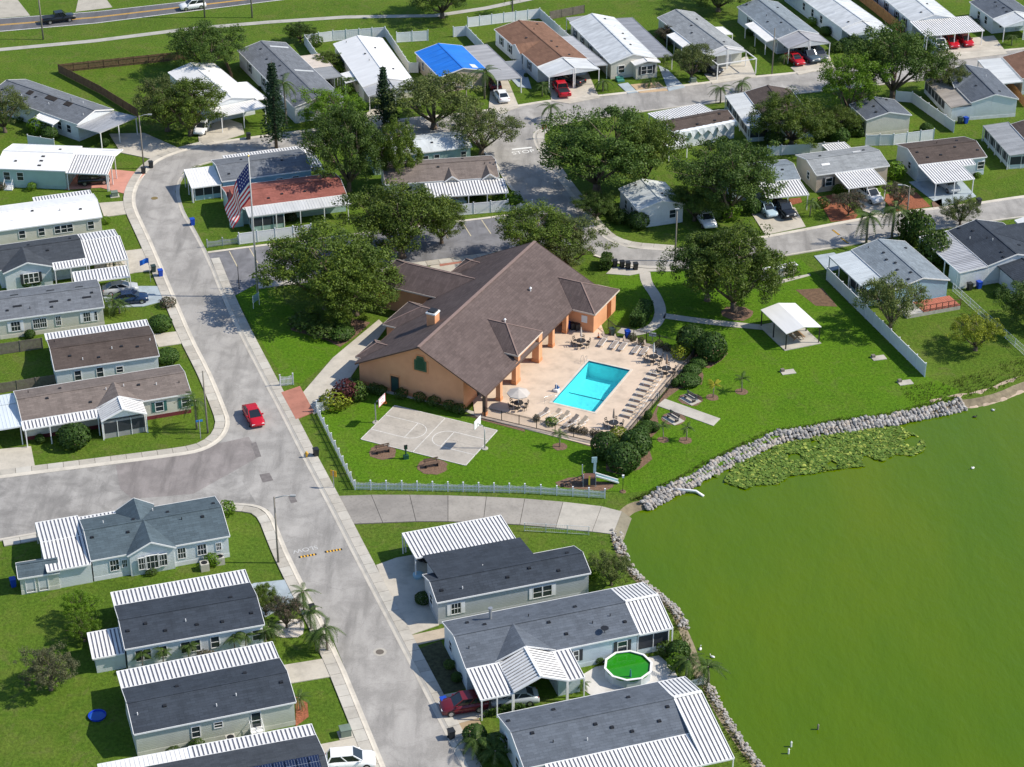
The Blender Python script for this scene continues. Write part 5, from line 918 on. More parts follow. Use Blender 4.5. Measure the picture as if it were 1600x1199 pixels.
T('bright lime-green tree among the upper right homes', (1325, 184), 5.6, 10.5, 'lime'); T('dark tall tree right of the lime-green tree', (1394, 155), 7.4, 12.5, 'dark'); T('reddish-tinted tree crown at the far street', (1470, 148), 4.0, 7.5, 'olive'); T('broad low tree over the white fence, upper right', (1236, 228), 6.4, 8.5, 'oak'); T('shrubby tree beside the small white home', (1310, 212), 3.6, 4.6, 'oak')
T('small round tree in front of the grey carport home', (1080, 124), 4.0, 6.4, 'olive'); T('loose tree hiding the pale blue lakeside home', (1390, 516), 4.6, 8.2, 'olive'); T('yellow-green small tree on the lakeside lawn', (1524, 548), 3.6, 5.0, 'yel'); T('tree on the far green crossed by the footpath', (691, 28), 6.5, 8.5, 'dark'); T('tree at the top edge between grey homes', (1122, 18), 6.0, 7, 'dark')
T('grey-green bottlebrush tree in the near left lawn', (80, 1078), 3.1, 4.6, 'bott'); T('small bushy tree beside the near left lean-to', (128, 972), 2.1, 3.6, 'lime'); T('second small tree beside the near left lean-to', (133, 1002), 2.2, 3.2, 'lime'); T('dense green tree at the street end of the black-roofed home', (416, 962), 1.9, 3.6, 'oak'); T('pinkish flowering small tree in the gravel ring', (448, 982), 1.9, 4.2, 'bloom')
T('flowering small tree by the white SUV driveway', (8, 555, 215), 2.4, 3.8, 'bloom'); T('flowering small tree in the red mulch bed', (8, 850, 170), 2.4, 4.0, 'bloom'); T('leafy small tree by the lake next to the boat ramp', (955, 915), 2.4, 4.2, 'olive'); T('thin tree by the far right street', (1500, 352), 3.0, 4.5, 'olive'); T('red flowering tree beside the far grey home', (1040, 68), 2.0, 3.2, 'bloom')
T('shrubby dark tree behind the far white fences', (2, 265, 250), 2.6, 3.4, 'dark'); T('tree between the bend home and the great oak', (930, 345), 3.2, 4.4, 'dark'); T('tree behind the white pickup', (1085, 345), 4.0, 5.5, 'dark'); T('dense small tree in the fenced side yard, far row', (2, 430, 425), 2.8, 3.4, 'oak')
T('dark shade tree at the right edge of the lakeside lots', (1612, 512), 4.5, 6.5, 'dark')
# tall narrow pines
def pine(label, base, h, r):
    b = G(base); root = empty('norfolk_pine', b, R.uniform(0, 6), label, 'tree', 'tall narrow pines'); m = MB(); m.tube([(0, 0, -.1), (0, 0, h * .5), (0, 0, h)], [.28, .17, .03], 7); m.build('trunk', BARK(), root, True); rr = random.Random(int(h * 10)); c = MB(); c.tone = []
    n = int(h * 2.0)
    for k in range(n):
        z = h * (.12 + .87 * k / n); rr_ = r * (1 - .86 * (k / n)) ; nb = 9
        for j in range(nb):
            a = 2 * math.pi * (j + rr.random() * .5) / nb
            for t in range(4):
                q = rr_ * (t + .7) / 4 * rr.uniform(.85, 1.1); leafball(c, rr, Vector((math.cos(a) * q, math.sin(a) * q, z + .08 * q)), .28, 8, .14, .4, rr.uniform(.3, .7))
    o = c.build('crown', PINE, root)
pine('tall narrow pine beside the slim palm', (432, 232), 14.2, 2.5); pine('shorter narrow pine in front of the white-roofed home', (601, 196), 10.0, 1.9); pine('thin pine hidden behind the middle oaks', (612, 205), 7, 1.6)
# palms
def frond_mesh(i, L, droop, leaf, w=.55):
    rr = random.Random(i * 7 + 1); m = MB(); m.tone = []; n = 9; P_ = []
    for k in range(n + 1): t = k / n; P_.append(Vector((L * (t - .12 * droop * t * t), 0, L * (.42 * t - droop * .85 * t * t))))
    for k in range(n):
        a, b = P_[k], P_[k + 1]; t = k / n; wd = w * L * .33 * math.sin(math.pi * min(1, t * .85 + .15))
        for s_ in (-1, 1):
            for q in range(2):
                p = a.lerp(b, q * .5); p2 = a.lerp(b, q * .5 + .42); tip = p2 + Vector((.12 * L * .4, s_ * wd, -wd * .55 + rr.uniform(-.03, .03))); m.face([p, p2, tip + Vector((.04, 0, 0)), tip]); m.tone.append(rr.uniform(.25, .9))
    return m.mesh('frond', leaf)
FR = {('q', 0): [frond_mesh(i, 2.6, 1.15 + .15 * i, PALM) for i in range(3)], ('s', 0): [frond_mesh(i, 1.5, .8 + .15 * i, PALM, .7) for i in range(3)], ('y', 0): [frond_mesh(i, 1.5, .75, PALMY, .7) for i in range(2)]}
def palm(label, base, h, sc=1.0, kind='q', n=13, group='palms of the neighbourhood', tr=None):
    b = G(base); root = empty('palm_tree', b, R.uniform(0, 6), label, 'palm', group); m = MB(); w_ = .15 * sc if kind == 'q' else .09 * sc; lx, ly = R.uniform(-.15, .15) * sc, R.uniform(-.15, .15) * sc; m.tube([(0, 0, -.1), (lx * .3, ly * .3, h * .5), (lx, ly, h)], [w_ * 1.2, w_, w_ * .8], 7); m.build('trunk', tr or plain('palm_trunk', (.26, .22, .18), .9, var=.3, vs=4), root, True)
    for k in range(n):
        me = FR[(kind, 0)][k % len(FR[(kind, 0)])]; o = ob('frond', me, root, (lx, ly, h - .05)); o.rotation_euler = (0, R.uniform(-.75, .35), 2 * math.pi * k / n * 2.4 + R.uniform(-.2, .2)); s_ = sc * R.uniform(.85, 1.12); o.scale = (s_,) * 3
palm('tall slim palm beside the tall pine', (448, 197), 7.2, 1.0, n=16); palm('palm in front of the blue tarp home carport', (757, 155), 4.6, 1.05); palm('left queen palm of the pair beside the far street', (8, 660, 388), 4.2, 1.05, n=16); palm('right queen palm of the pair beside the far street', (8, 810, 362), 5.0, 1.05, n=16); palm('sabal palm at the far footpath', (801, 24), 4.2, .9)
palm('slim palm at the corner of the brown-roofed home', (9, 1172, 385), 4.0, .85); palm('palm by the driveway of the dark grey home', (5, 680, 552), 2.2, .65); palm('clump palm beside the carport with the blue car', (5, 672, 790), 1.6, .8); palm('second clump palm beside the carport with the blue car', (5, 712, 800), 1.3, .75)
for i, (x, y, h_, s_) in enumerate([(335, 335, 2.4, .6), (375, 440, 2.4, .7), (465, 555, 2.9, .75), (405, 555, 2.3, .65), (420, 565, 1.9, .6), (140, 490, 1.6, .65), (165, 480, 1.4, .55), (315, 885, 1.6, .5)]): palm('%s palm from the top in the street-side cluster by the near left black roofs' % ORD[i] if i < 7 else 'small palm in the red mulch bed by the greenish home', (14, x, y), h_, s_)
for i, (x, y) in enumerate([(790, 662), (905, 640), (1045, 612), (1300, 565), (1360, 555), (1470, 535)]): palm('%s small palm from the left along the black-roofed home front' % ORD[i], (13, x, y), 2.0, .75, 's')
palm('bright yellow palm on the lakeside lawn', (11, 1196, 462), 1.9, .75, 'y', 10); palm('green small palm right of the yellow palm', (11, 1368, 428), 1.9, .75, 's', 10); palm('small palm left of the lakeside path end', (11, 900, 715), 1.9, .7, 's', 10); palm('small palm right below the lakeside path', (11, 1038, 718), 1.8, .7, 's', 10); palm('small palm on the lawn in front of the pool fence', (11, 285, 755), 1.9, .7, 's', 10)
for i, (r_, x, y, h_, s_) in enumerate([(3, 180, 575, 1.8, .7), (3, 540, 545, 1.8, .75), (3, 820, 515, 1.0, .6), (3, 905, 370, 1.5, .8), (3, 1240, 615, 2.6, .8), (3, 1365, 545, 1.6, .8), (4, 170, 385, 1.6, .5), (8, 325, 220, 2.2, .6), (4, 1525, 270, 1.7, .6), (3, 230, 720, 2.4, .85), (2, 545, 560, 2.6, .8), (1, 1165, 1050, 1.2, .5)]):
    palm(['stubby palm left of the red pickup', 'fan palm right of the red pickup', 'tiny palm in the straw bed by the front bay', 'orange-tinged palm between far homes', 'clumped palm beside the damaged home', 'low palm beside the brown roof', 'young palm by the three-vehicle carport', 'palm on the lawn left of the red mulch', 'palm by the wide ribbed carport', 'palm in front of the giant live oak', 'palm among far fenced yard plants', 'tiny palm behind the porch of the grey home'][i], (r_, x, y), h_, s_)
palm('palm on the lake edge beside the green round pool', (16, 1262, 640), 1.9, .8); palm('palm left of the patio railing by the lake', (16, 1135, 610), 2.2, .8); palm('small palm by the near right mulch', (16, 545, 690), .9, .55, 's'); palm('palm in the bottom bed by the nearest right home', (14, 1290, 1120), 1.6, .8); palm('second palm in the bottom bed by the nearest right home', (14, 1390, 1180), 1.5, .8)
# clipped shrubs and hedges
def shrub_mesh(seed, leaf, n=1500, ls=.11, bumpy=.12):
    rr = random.Random(seed); m = MB(); m.tone = []
    for _ in range(n):
        d = Vector((rr.gauss(0, 1), rr.gauss(0, 1), rr.gauss(0, 1))).normalized(); k = 1 + bumpy * noise.noise(d * 2.3 + Vector((seed, 0, 0))) - .09 * rr.random(); p = d * k; nr = (d + Vector((rr.gauss(0, .45), rr.gauss(0, .45), rr.gauss(0, .45)))).normalized(); a = nr.orthogonal().normalized(); b = nr.cross(a); t = rr.uniform(0, 6.28); a, b = a * math.cos(t) + b * math.sin(t), b * math.cos(t) - a * math.sin(t); q = ls * rr.uniform(.6, 1.3)
        m.face([p - a * q, p - b * q * .65, p + a * q, p + b * q * .65]); m.tone.append(rr.uniform(.2, .85))
    return m.mesh('foliage', leaf)
SM = {k: shrub_mesh(i, l, 1500 if k == 'g' else 900, bumpy=bm) for i, (k, l, bm) in enumerate([('g', SHRUB, .08), ('d', OAKD, .3), ('y', YELG, .3), ('r', REDL, .35), ('l', LIME, .3), ('b', BLOS, .35)])}
def shrub(label, base, r, h=None, kind='g', sx=1, rz=None, group='clipped shrubs', name='shrub'):
    b = G(base); h = h or r * 2; root = empty(name, b, R.uniform(0, 6) if rz is None else rz, label, 'shrub', group); o = ob('foliage', SM[kind], root, (0, 0, h * .5)); o.scale = (r * sx, r, h * .55); m = MB(); m.tube([(0, 0, -.1), (0, 0, h * .45)], [.09, .06], 6); m.build('stem', BARK(), root)
shrub('large clipped ball shrub nearest the pool fence corner', (11, 555, 822), 1.75, 3.2); shrub('large clipped ball shrub behind the playground, right one', (11, 735, 800), 1.9, 3.0); shrub('large clipped ball shrub in front of the other two', (11, 660, 890), 2.05, 3.2)
shrub('upper multi-stem ball shrub by the pool corner', (11, 1065, 190), 1.9, 3.6); shrub('lower multi-stem ball shrub by the pool corner', (11, 1185, 235), 2.0, 3.6); shrub('yellow-leaved shrub in the upper pool corner', (11, 1005, 225), 1.3, 1.6, 'y'); shrub('yellow-leaved shrub at the lower pool corner', (11, 635, 715), 1.2, 1.5, 'y')
for i, (x, y, r_) in enumerate([(1110, 278, 1.1), (1072, 320, 1.2), (1050, 380, 1.6), (970, 398, .5), (805, 655, 1.0), (775, 685, 1.0), (845, 660, .7), (810, 590, .5)]): shrub('%s low shrub from the top in the bed outside the lake-side pool fence' % ORD[i], (11, x, y), r_, 1.1)
for i, (x, y) in enumerate([(145, 605), (235, 625), (355, 668), (397, 675), (432, 682), (482, 690), (515, 700)]): shrub('%s small planter bush from the left inside the front pool fence' % ORD[i], (11, x, y), .42 if i != 1 else .8, .9, 'b' if i != 1 else 'l', group='poolside bushes')
for i, (x, y) in enumerate([(715, 125), (875, 165), (920, 185), (770, 150)]): shrub('%s reddish bush from the left along the upper pool fence' % ORD[i], (11, x, y), .6, 1.0, 'b', group='poolside bushes')
shrub('bright yellow hedge bush at the entry corner', (10, 470, 250), 1.9, 1.8, 'y'); shrub('dark red bush beside the yellow entry bush', (10, 535, 215), 1.5, 2.6, 'r'); shrub('dark green bush right of the red entry bush', (10, 600, 205), 1.4, 2.2, 'd'); shrub('yellow bush near the huge oak trunk', (6, 500, 770), 1.2, 1.6, 'y'); shrub('clipped block bush near the club entrance', (6, 510, 940), 1.7, 1.4, 'g', 1.2); shrub('dark bush cluster under the huge oak', (6, 300, 880), 2.2, 1.8, 'd'); shrub('second dark bush cluster under the huge oak', (6, 400, 930), 2.0, 1.6, 'd')
for i, (x, y) in enumerate([(575, 130), (700, 165), (740, 175), (865, 195), (975, 215), (1060, 240), (1150, 265), (1210, 285)]): shrub('%s dark hedge bush from the left along the clubhouse gable' % ORD[i], (10, x, y), .85, 1.1, 'd')
def hedge(label, quad, h, z0=0):
    q = [G(p) for p in quad]; o = q[0]; root = empty('hedge', o, 0, label, 'hedge', 'hedges'); rr = random.Random(int(o.x * 10)); m = MB(); m.tone = []
    a, b, c, d = [p - o for p in q]
    def pt(s_, t): return a.lerp(b, s_).lerp(d.lerp(c, s_), t)
    N = int(((b - a).length * (d - a).length + 2 * h * ((b - a).length + (d - a).length)) * 95)
    for _ in range(N):
        f = rr.random(); s_, t, z = rr.random(), rr.random(), rr.random() * h
        if f < .45: z = h
        elif f < .6: t = 0
        elif f < .75: t = 1
        elif f < .87: s_ = 0
        else: s_ = 1
        p = pt(s_, t); p = Vector((p.x + rr.gauss(0, .06), p.y + rr.gauss(0, .06), z + rr.gauss(0, .05))); nr = Vector((rr.gauss(0, .6), rr.gauss(0, .6), 1 if f < .45 else .3)).normalized(); x = nr.orthogonal().normalized(); y = nr.cross(x); w_ = rr.uniform(.08, .16); m.face([p - x * w_, p - y * w_ * .6, p + x * w_, p + y * w_ * .6]); m.tone.append(rr.uniform(.2, .9))
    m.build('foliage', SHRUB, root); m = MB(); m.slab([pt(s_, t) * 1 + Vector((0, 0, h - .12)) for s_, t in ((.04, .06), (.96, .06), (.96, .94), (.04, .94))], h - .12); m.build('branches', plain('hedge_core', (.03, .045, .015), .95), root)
hedge('long clipped box hedge beside the curved club path', [(7, 700, 880), (7, 780, 890), (7, 838, 790), (7, 765, 775)], 1.6); hedge('clipped hedge behind the clubhouse by the bins', [(7, 520, 550), (7, 580, 545), (7, 592, 500), (7, 540, 490)], 1.5); hedge('low hedge between the near right drive and the nearest home', [(14, 1330, 925), (14, 1430, 905), (14, 1560, 890), (14, 1500, 870)], .7)
for i, (x, y, r_, h_) in enumerate([(905, 355, 1.7, 4.2), (945, 380, 1.8, 4.8), (990, 400, 1.8, 4.6), (1045, 500, 2.0, 4.6), (1075, 490, 1.8, 4.4)]): shrub('%s tall juniper from the far end of the row between lakeside homes' % ORD[i], (8, x, y), r_, h_, 'd', group='tall junipers', name='juniper')
shrub('round bush on the lawn of the corner home', (9, 445, 480), 2.0, 2.6, 'g'); shrub('bush beside the narrow brown home', (5, 955, 895), 1.6, 1.8, 'g'); shrub('bush beside the corner home roof end', (5, 1000, 1090), 1.5, 1.8, 'g'); shrub('bush at the corner of the blue-grey roofed home', (9, 1352, 890), 1.0, 1.6, 'l'); shrub('flower bush by the near right driveway', (14, 995, 290), .9, 1.2, 'g'); shrub('colourful bush on the kerb beside the blue driveway', (5, 1000, 755), 1.1, 1.1, 'b'); shrub('yellow-topped hedge bush beside the carport fence', (795, 322), 2.0, 2.0, 'l'); shrub('bush by the lake behind the black-roofed home', (922, 900), 1.2, 2.0, 'l')
for i, (r_, x, y, rad) in enumerate([(16, 1015, 480, .9), (16, 1090, 500, 1.2), (16, 1080, 560, 1.0), (16, 640, 530, .5), (16, 760, 505, .45), (16, 690, 520, .4), (1, 300, 830, 1.3), (1, 230, 790, 1.6), (1, 625, 870, .8), (3, 905, 220, 1.0), (3, 1420, 330, .9), (4, 420, 210, 1.0), (4, 335, 150, .9), (4, 540, 300, 1.4), (4, 610, 290, 1.2), (4, 480, 310, 1.2), (3, 1420, 740, 1.6), (3, 1500, 800, 1.8), (3, 1560, 870, 1.6), (4, 400, 800, 1.8), (4, 560, 800, 2.0), (4, 500, 850, 1.6), (4, 830, 1060, 1.6), (4, 1015, 790, 1.0), (7, 560, 200, 1.4), (7, 640, 260, 1.3), (7, 750, 290, 1.6), (7, 1290, 230, 1.8), (7, 1430, 200, 1.4), (8, 405, 165, .9), (2, 360, 275, 1.2), (2, 410, 390, 1.4), (2, 510, 440, 1.2), (14, 1280, 1060, 1.2), (14, 1400, 1120, 1.3), (14, 1140, 650, .6), (14, 1180, 720, .6), (5, 630, 265, .7), (8, 1450, 700, .8), (13, 470, 470, .8)]):
    b = G((r_, x, y)); hs = [q for q in bpy.data.objects if q.get('category') == 'house']; near = min(hs, key=lambda q: (Vector(q.location) - b).length); _nb = globals().setdefault('_nb', {}); kk = _nb[near.name] = _nb.get(near.name, -1) + 1
    shrub('%s loose bush nearest the %s' % (ORD[kk], ' '.join(near['label'].split()[:11])), (r_, x, y), rad, rad * 1.5, 'dglgd'[i % 5], group='garden bushes')
# lilies on the water, riprap rocks, shore grass
def in_px(poly): return [G((12, *p), WZ) for p in poly]
lp = in_px([(-250, 930), (-180, 870), (-100, 830), (0, 770), (150, 750), (250, 720), (430, 680), (560, 655), (760, 640), (860, 640), (960, 690), (1020, 740), (1000, 780), (930, 815), (840, 800), (700, 870), (560, 880), (430, 900), (350, 915), (200, 930), (130, 980), (0, 985), (-60, 1010), (-150, 980)])
m = MB(); m.tone = []; rr = random.Random(5); x0, x1, y0, y1 = min(p.x for p in lp), max(p.x for p in lp), min(p.y for p in lp), max(p.y for p in lp); cnt = 0
while cnt < 8500:
    p = (rr.uniform(x0, x1), rr.uniform(y0, y1))
    if not inside(p, lp): continue
    nz = noise.noise(Vector((p[0] * .35, p[1] * .35, 0)))
    if nz < -.3: cnt += .2; continue
    r_ = rr.uniform(.11, .25); tx, ty = rr.gauss(0, .22), rr.gauss(0, .22); z = WZ + .02 + rr.random() * .16; t0 = rr.uniform(0, 6.28)
    m.face([(p[0] + r_ * math.cos(t0 + i * 1.047 * .95), p[1] + r_ * math.sin(t0 + i * 1.047 * .95), z + r_ * (tx * math.cos(t0 + i) + ty * math.sin(t0 + i))) for i in range(6)]); m.tone.append(min(1, max(0, rr.gauss(.5, .25)))); cnt += 1
tag(m.build('lily_pads', leafmat('lily_leaf', (.13, .22, .03), (.42, .47, .09), .1)), 'green and yellow lily pads spread over the lake below the rocks', 'water plants', kind='stuff')
def rocks(name, label, seg, w0, w1, n, smin, smax, mat):
    rr = random.Random(len(seg) * 3 + n); P = resample([Vector((p.x, p.y, 0)) for p in seg], .5); O0 = offset(P, -w0); O1 = offset(P, w1); m = MB(); ico = [(0, 0, 1), (.89, 0, .45), (.28, .85, .45), (-.72, .53, .45), (-.72, -.53, .45), (.28, -.85, .45), (.72, .53, -.45), (-.28, .85, -.45), (-.89, 0, -.45), (-.28, -.85, -.45), (.72, -.53, -.45), (0, 0, -1)]
    FI = [(0, 1, 2), (0, 2, 3), (0, 3, 4), (0, 4, 5), (0, 5, 1), (1, 6, 2), (2, 7, 3), (3, 8, 4), (4, 9, 5), (5, 10, 1), (6, 7, 2), (7, 8, 3), (8, 9, 4), (9, 10, 5), (10, 6, 1)]
    for _ in range(n):
        k = rr.randrange(len(P)); t = rr.random(); nzv = noise.noise(Vector((P[k].x * .35, P[k].y * .35, 3))); t = min(1, max(0, t + (.28 * nzv if t < .5 else 0))); c = O0[k].lerp(O1[k], t); s_ = smin + (smax - smin) * rr.random() ** 1.8; i0 = len(m.v); M_ = Matrix.Rotation(rr.uniform(0, 6.28), 3, 'Z') @ Matrix.Rotation(rr.uniform(-.6, .6), 3, 'X'); sx, sy, sz = rr.uniform(.7, 1.3), rr.uniform(.6, 1.1), rr.uniform(.5, .85); z = .12 - t * (.12 - WZ) + .05 + rr.uniform(-.05, .15)
        for v in ico: q = M_ @ Vector((v[0] * sx * rr.uniform(.8, 1.15), v[1] * sy * rr.uniform(.8, 1.15), v[2] * sz)) * s_; m.v.append((c.x + rr.uniform(-.2, .2) * 0 + q.x, c.y + q.y, z + q.z))
        for f in FI: m.f.append(tuple(i0 + j for j in f)); m.m.append(rr.randrange(3) if f == FI[0] else m.m[-1])
    tag(m.build(name, mat), label, 'rocks', kind='stuff')
RK = [plain('rock_pale', (.37, .355, .34), .9, var=.25, vs=3), plain('rock_mid', (.27, .26, .25), .9, var=.25, vs=3), plain('rock_warm', (.36, .32, .28), .9, var=.25, vs=3)]
sh = smooth(shore, 1)
def seg(i0, i1): return [Vector((p.x, p.y, 0)) for p in shore[i0:i1]]
rocks('riprap_rocks', 'pale grey riprap rocks lining the park shore of the lake', smooth(seg(5, 23), 1), 1.0, .5, 1750, .12, .42, RK); rocks('riprap_rocks', 'small pale rocks on the shore below the black-roofed home', smooth(seg(26, 33), 1), .9, .3, 380, .12, .28, RK); rocks('riprap_rocks', 'line of small rocks beside the nearest right home', smooth(seg(35, 43), 1), .8, .2, 420, .1, .26, RK)
SANDM = plain('sand_bank', (.42, .33, .25), .95, var=.3, vs=.8); P = smooth(seg(0, 7), 2); a_ = offset(P, -2.4); b_ = offset(P, .5); c_ = offset(P, -1.4); mb = MB()
for i in range(len(P) - 1): mb.face([(a_[i].x, a_[i].y, .05 + .06 * math.sin(i * 1.3)), (a_[i + 1].x, a_[i + 1].y, .05 + .06 * math.sin(i * 1.3 + 1.3)), (c_[i + 1].x, c_[i + 1].y, -.12 - .1 * math.sin(i * 2.3 + 2.3)), (c_[i].x, c_[i].y, -.12 - .1 * math.sin(i * 2.3))]); mb.face([(c_[i].x, c_[i].y, -.12 - .1 * math.sin(i * 2.3)), (c_[i + 1].x, c_[i + 1].y, -.12 - .1 * math.sin(i * 2.3 + 2.3)), (b_[i + 1].x, b_[i + 1].y, WZ - .1), (b_[i].x, b_[i].y, WZ - .1)])
struct('sand_bank', mb, SANDM)
m = MB(); m.tone = []; rr = random.Random(9)
def tuft(c, s_, z):
    for _ in range(5): a = rr.uniform(0, 6.28); d = Vector((math.cos(a), math.sin(a), 0)); n_ = Vector((-d.y, d.x, 0)) * .03; t = Vector((c.x, c.y, z)) + d * s_ * rr.uniform(.1, .5) + Vector((0, 0, s_ * rr.uniform(.6, 1.2))); b = Vector((c.x, c.y, z)); m.face([b - n_, b + n_, t]); m.tone.append(rr.random())
for k_, lo, hi, n_ in ((seg(0, 8), 1.6, 6.0, 1100), (seg(5, 24), 1.2, 1.8, 900), (seg(28, 43), .6, 1.4, 700)):
    P = resample(k_, .4); A_ = offset(P, -lo); B_ = offset(P, -hi)
    for _ in range(n_): i = rr.randrange(len(P)); tuft(A_[i].lerp(B_[i], rr.random()) + Vector((rr.uniform(-.2, .2), rr.uniform(-.2, .2), 0)), rr.uniform(.15, .38), 0)
tag(m.build('shore_grass', leafmat('shore_grass_leaf', (.085, .12, .02), (.2, .19, .06))), 'rough long grass along the top of the lake bank', 'grass', kind='stuff')
# planting right along the homes: low foundation shrubs
_n = 0
for o in [q for q in bpy.data.objects if q.get('category') == 'house']:
    if _n > 70: break
    wl_ = [c for c in o.children if c.name.startswith('wall')][0]; xs = [v.co.x for v in wl_.data.vertices]; u1 = max(xs); rr = random.Random(int(u1 * 997)); k = rr.randrange(1, 4)
    for j in range(k):
        x = u1 * rr.uniform(.08, .92); y = -rr.uniform(.3, .7); p = o.matrix_basis @ Vector((x, y, 0)); r_ = rr.uniform(.35, .75); kd = rr.choice('gldgb'); root = empty('foundation_shrub', (p.x, p.y, 0), rr.uniform(0, 6), '%s wall shrub beside the %s' % (ORD[j], ' '.join(o['label'].split()[:11])), 'shrub', 'foundation shrubs'); q_ = ob('foliage', SM[kd], root, (0, 0, r_ * .8)); q_.scale = (r_ * rr.uniform(1, 1.5), r_, r_ * .95); m = MB(); m.tube([(0, 0, -.1), (0, 0, r_ * .8)], [.06, .04], 5); m.build('stem', BARK(), root); _n += 1
# ---------------------------------------------------------------- vehicles
def paint(c): return plain('car_paint_%d_%d_%d' % tuple(int(x * 100) for x in c), c, .22, var=.03, spec=.6)
TYRE = lambda: plain('tyre', (.02, .02, .02), .8); RIM = lambda: plain('rim', (.45, .45, .46), .3, .8)
PROF = {'sedan': dict(L=4.75, W=1.82, body=[(-2.37, .35, .72, .80), (-2.2, .25, .92, .88), (-1.5, .22, 1.0, .91), (-.3, .22, .98, .91), (.9, .22, .96, .91), (1.9, .24, .82, .87), (2.28, .3, .68, .78), (2.37, .38, .58, .7)], cab=[(-1.85, 1.0, .74), (-1.15, 1.40, .62), (.2, 1.43, .62), (1.2, .97, .74)]),
        'suv': dict(L=4.65, W=1.9, body=[(-2.32, .4, .85, .84), (-2.25, .3, 1.0, .91), (-1.5, .28, 1.08, .95), (0, .28, 1.06, .95), (1.1, .28, 1.05, .94), (1.95, .3, .95, .9), (2.25, .35, .8, .82), (2.32, .42, .7, .76)], cab=[(-2.15, 1.07, .8), (-1.85, 1.62, .7), (.25, 1.68, .7), (1.15, 1.06, .78)]),
        'pickup': dict(L=5.7, W=2.0, body=[(-2.85, .45, .75, .92), (-2.82, .42, 1.1, .97), (-.6, .42, 1.12, .98), (.4, .42, 1.12, .98), (1.3, .42, 1.15, .97), (2.5, .45, 1.1, .94), (2.8, .5, .9, .9), (2.85, .5, .8, .88)], cab=[(-.75, 1.12, .86), (-.6, 1.78, .74), (.75, 1.82, .74), (1.4, 1.15, .84)])}
def loft(mb, rings, m=0):
    i0 = len(mb.v); n = len(rings[0])
    for r in rings: mb.v += [tuple(p) for p in r]
    for j in range(len(rings) - 1):
        for k in range(n): mb.f.append((i0 + j * n + k, i0 + j * n + (k + 1) % n, i0 + (j + 1) * n + (k + 1) % n, i0 + (j + 1) * n + k)); mb.m.append(m)
    mb.f.append(tuple(i0 + k for k in range(n - 1, -1, -1))); mb.m.append(m); e = i0 + (len(rings) - 1) * n; mb.f.append(tuple(e + k for k in range(n))); mb.m.append(m)
def car(label, rear, front, typ, c, z=.1, cat='car', name=None, length=None):
    a, b = G(rear, z), G(front, z); mid = (a + b) / 2; th = math.atan2(b.y - a.y, b.x - a.x); p = PROF[typ]; root = empty(name or {'sedan': 'sedan', 'suv': 'suv', 'pickup': 'pickup_truck'}[typ], (mid.x, mid.y, z), th, label, cat, 'vehicles'); pm = paint(c)
    m = MB(); loft(m, [[(x, -w_, lo), (x, w_, lo), (x, w_ * 1.02, (lo + hi) / 2), (x, w_ * .95, hi), (x, w_ * .6, hi + .035), (x, -w_ * .6, hi + .035), (x, -w_ * .95, hi), (x, -w_ * 1.02, (lo + hi) / 2)] for x, lo, hi, w_ in p['body']]); m.build('body', pm, root, True)
    cb = p['cab']; m = MB(); zb = cb[0][1]; x0, x1, x2, x3 = [q[0] for q in cb]; zt1, zt2 = cb[1][1], cb[2][1]; wb1, wt1, wt2, wb2 = [q[2] for q in cb]; z0_, z3 = cb[0][1], cb[3][1]
    ring = lambda x, z_, w_: [(x, -w_, z_), (x, w_, z_)]; B_ = [Vector((x0, -wb1, z0_)), Vector((x0, wb1, z0_)), Vector((x3, wb2, z3)), Vector((x3, -wb2, z3))]; T_ = [Vector((x1, -wt1, zt1)), Vector((x1, wt1, zt1)), Vector((x2, wt2, zt2)), Vector((x2, -wt2, zt2))]
    for k in range(4): m.face([B_[k], B_[(k + 1) % 4], T_[(k + 1) % 4], T_[k]])
    m.build('windows', plain('car_glass', (.015, .02, .025), .05, spec=.8), root); m = MB(); m.slab([t + Vector((0, 0, .045)) for t in T_], .07)
    for k in range(4): m.bar(B_[k] + Vector((0, 0, -.02)), T_[k] + Vector((0, 0, .01)), .09)
    for s_ in (0, 1): bq, tq = (B_[0], B_[3]) if s_ == 0 else (B_[1], B_[2]), (T_[0], T_[3]) if s_ == 0 else (T_[1], T_[2]); m.bar(bq[0].lerp(bq[1], .55), tq[0].lerp(tq[1], .45), .08)
    m.build('cabin_roof', pm, root)
    if typ == 'pickup': m = MB(); m.box((-2.7, -.8, 1.135), (-.85, .8, 1.17)); m.build('truck_bed', BLACK(), root)
    wr = .33 if typ == 'sedan' else .37
    for x in (-p['L'] * .29, p['L'] * .31):
        for s_ in (-1, 1):
            y = s_ * p['W'] * .46; m = MB(); m.tube([(x, y - .11, wr), (x, y + .11, wr)], [wr, wr], 14); t_ = m.build('wheel', TYRE(), root); m = MB(); m.tube([(x, y + s_ * .1, wr), (x, y + s_ * .125, wr)], [wr * .62, wr * .62], 10); m.build('rim', RIM(), t_)
    hl = p['body'][-2]; tl = p['body'][1]
    for s_ in (-1, 1):
        m = MB(); m.box((hl[0] - .05, s_ * .58 - .17, hl[2] - .14), (hl[0] + .07, s_ * .58 + .17, hl[2] + .0)); m.build('headlight', plain('headlight', (.75, .78, .8), .1), root); m = MB(); m.box((tl[0] - .1, s_ * .68 - .12, tl[2] - .2), (tl[0] + .04, s_ * .68 + .12, tl[2] - .02)); m.build('tail_light', plain('tail_light', (.4, .01, .01), .2), root)
        m = MB(); m.box((.75, s_ * (p['W'] / 2 + .02) - .1, p['body'][3][2] + .02), (.93, s_ * (p['W'] / 2 + .02) + .1, p['body'][3][2] + .16)); m.build('wing_mirror', pm, root)
    return root
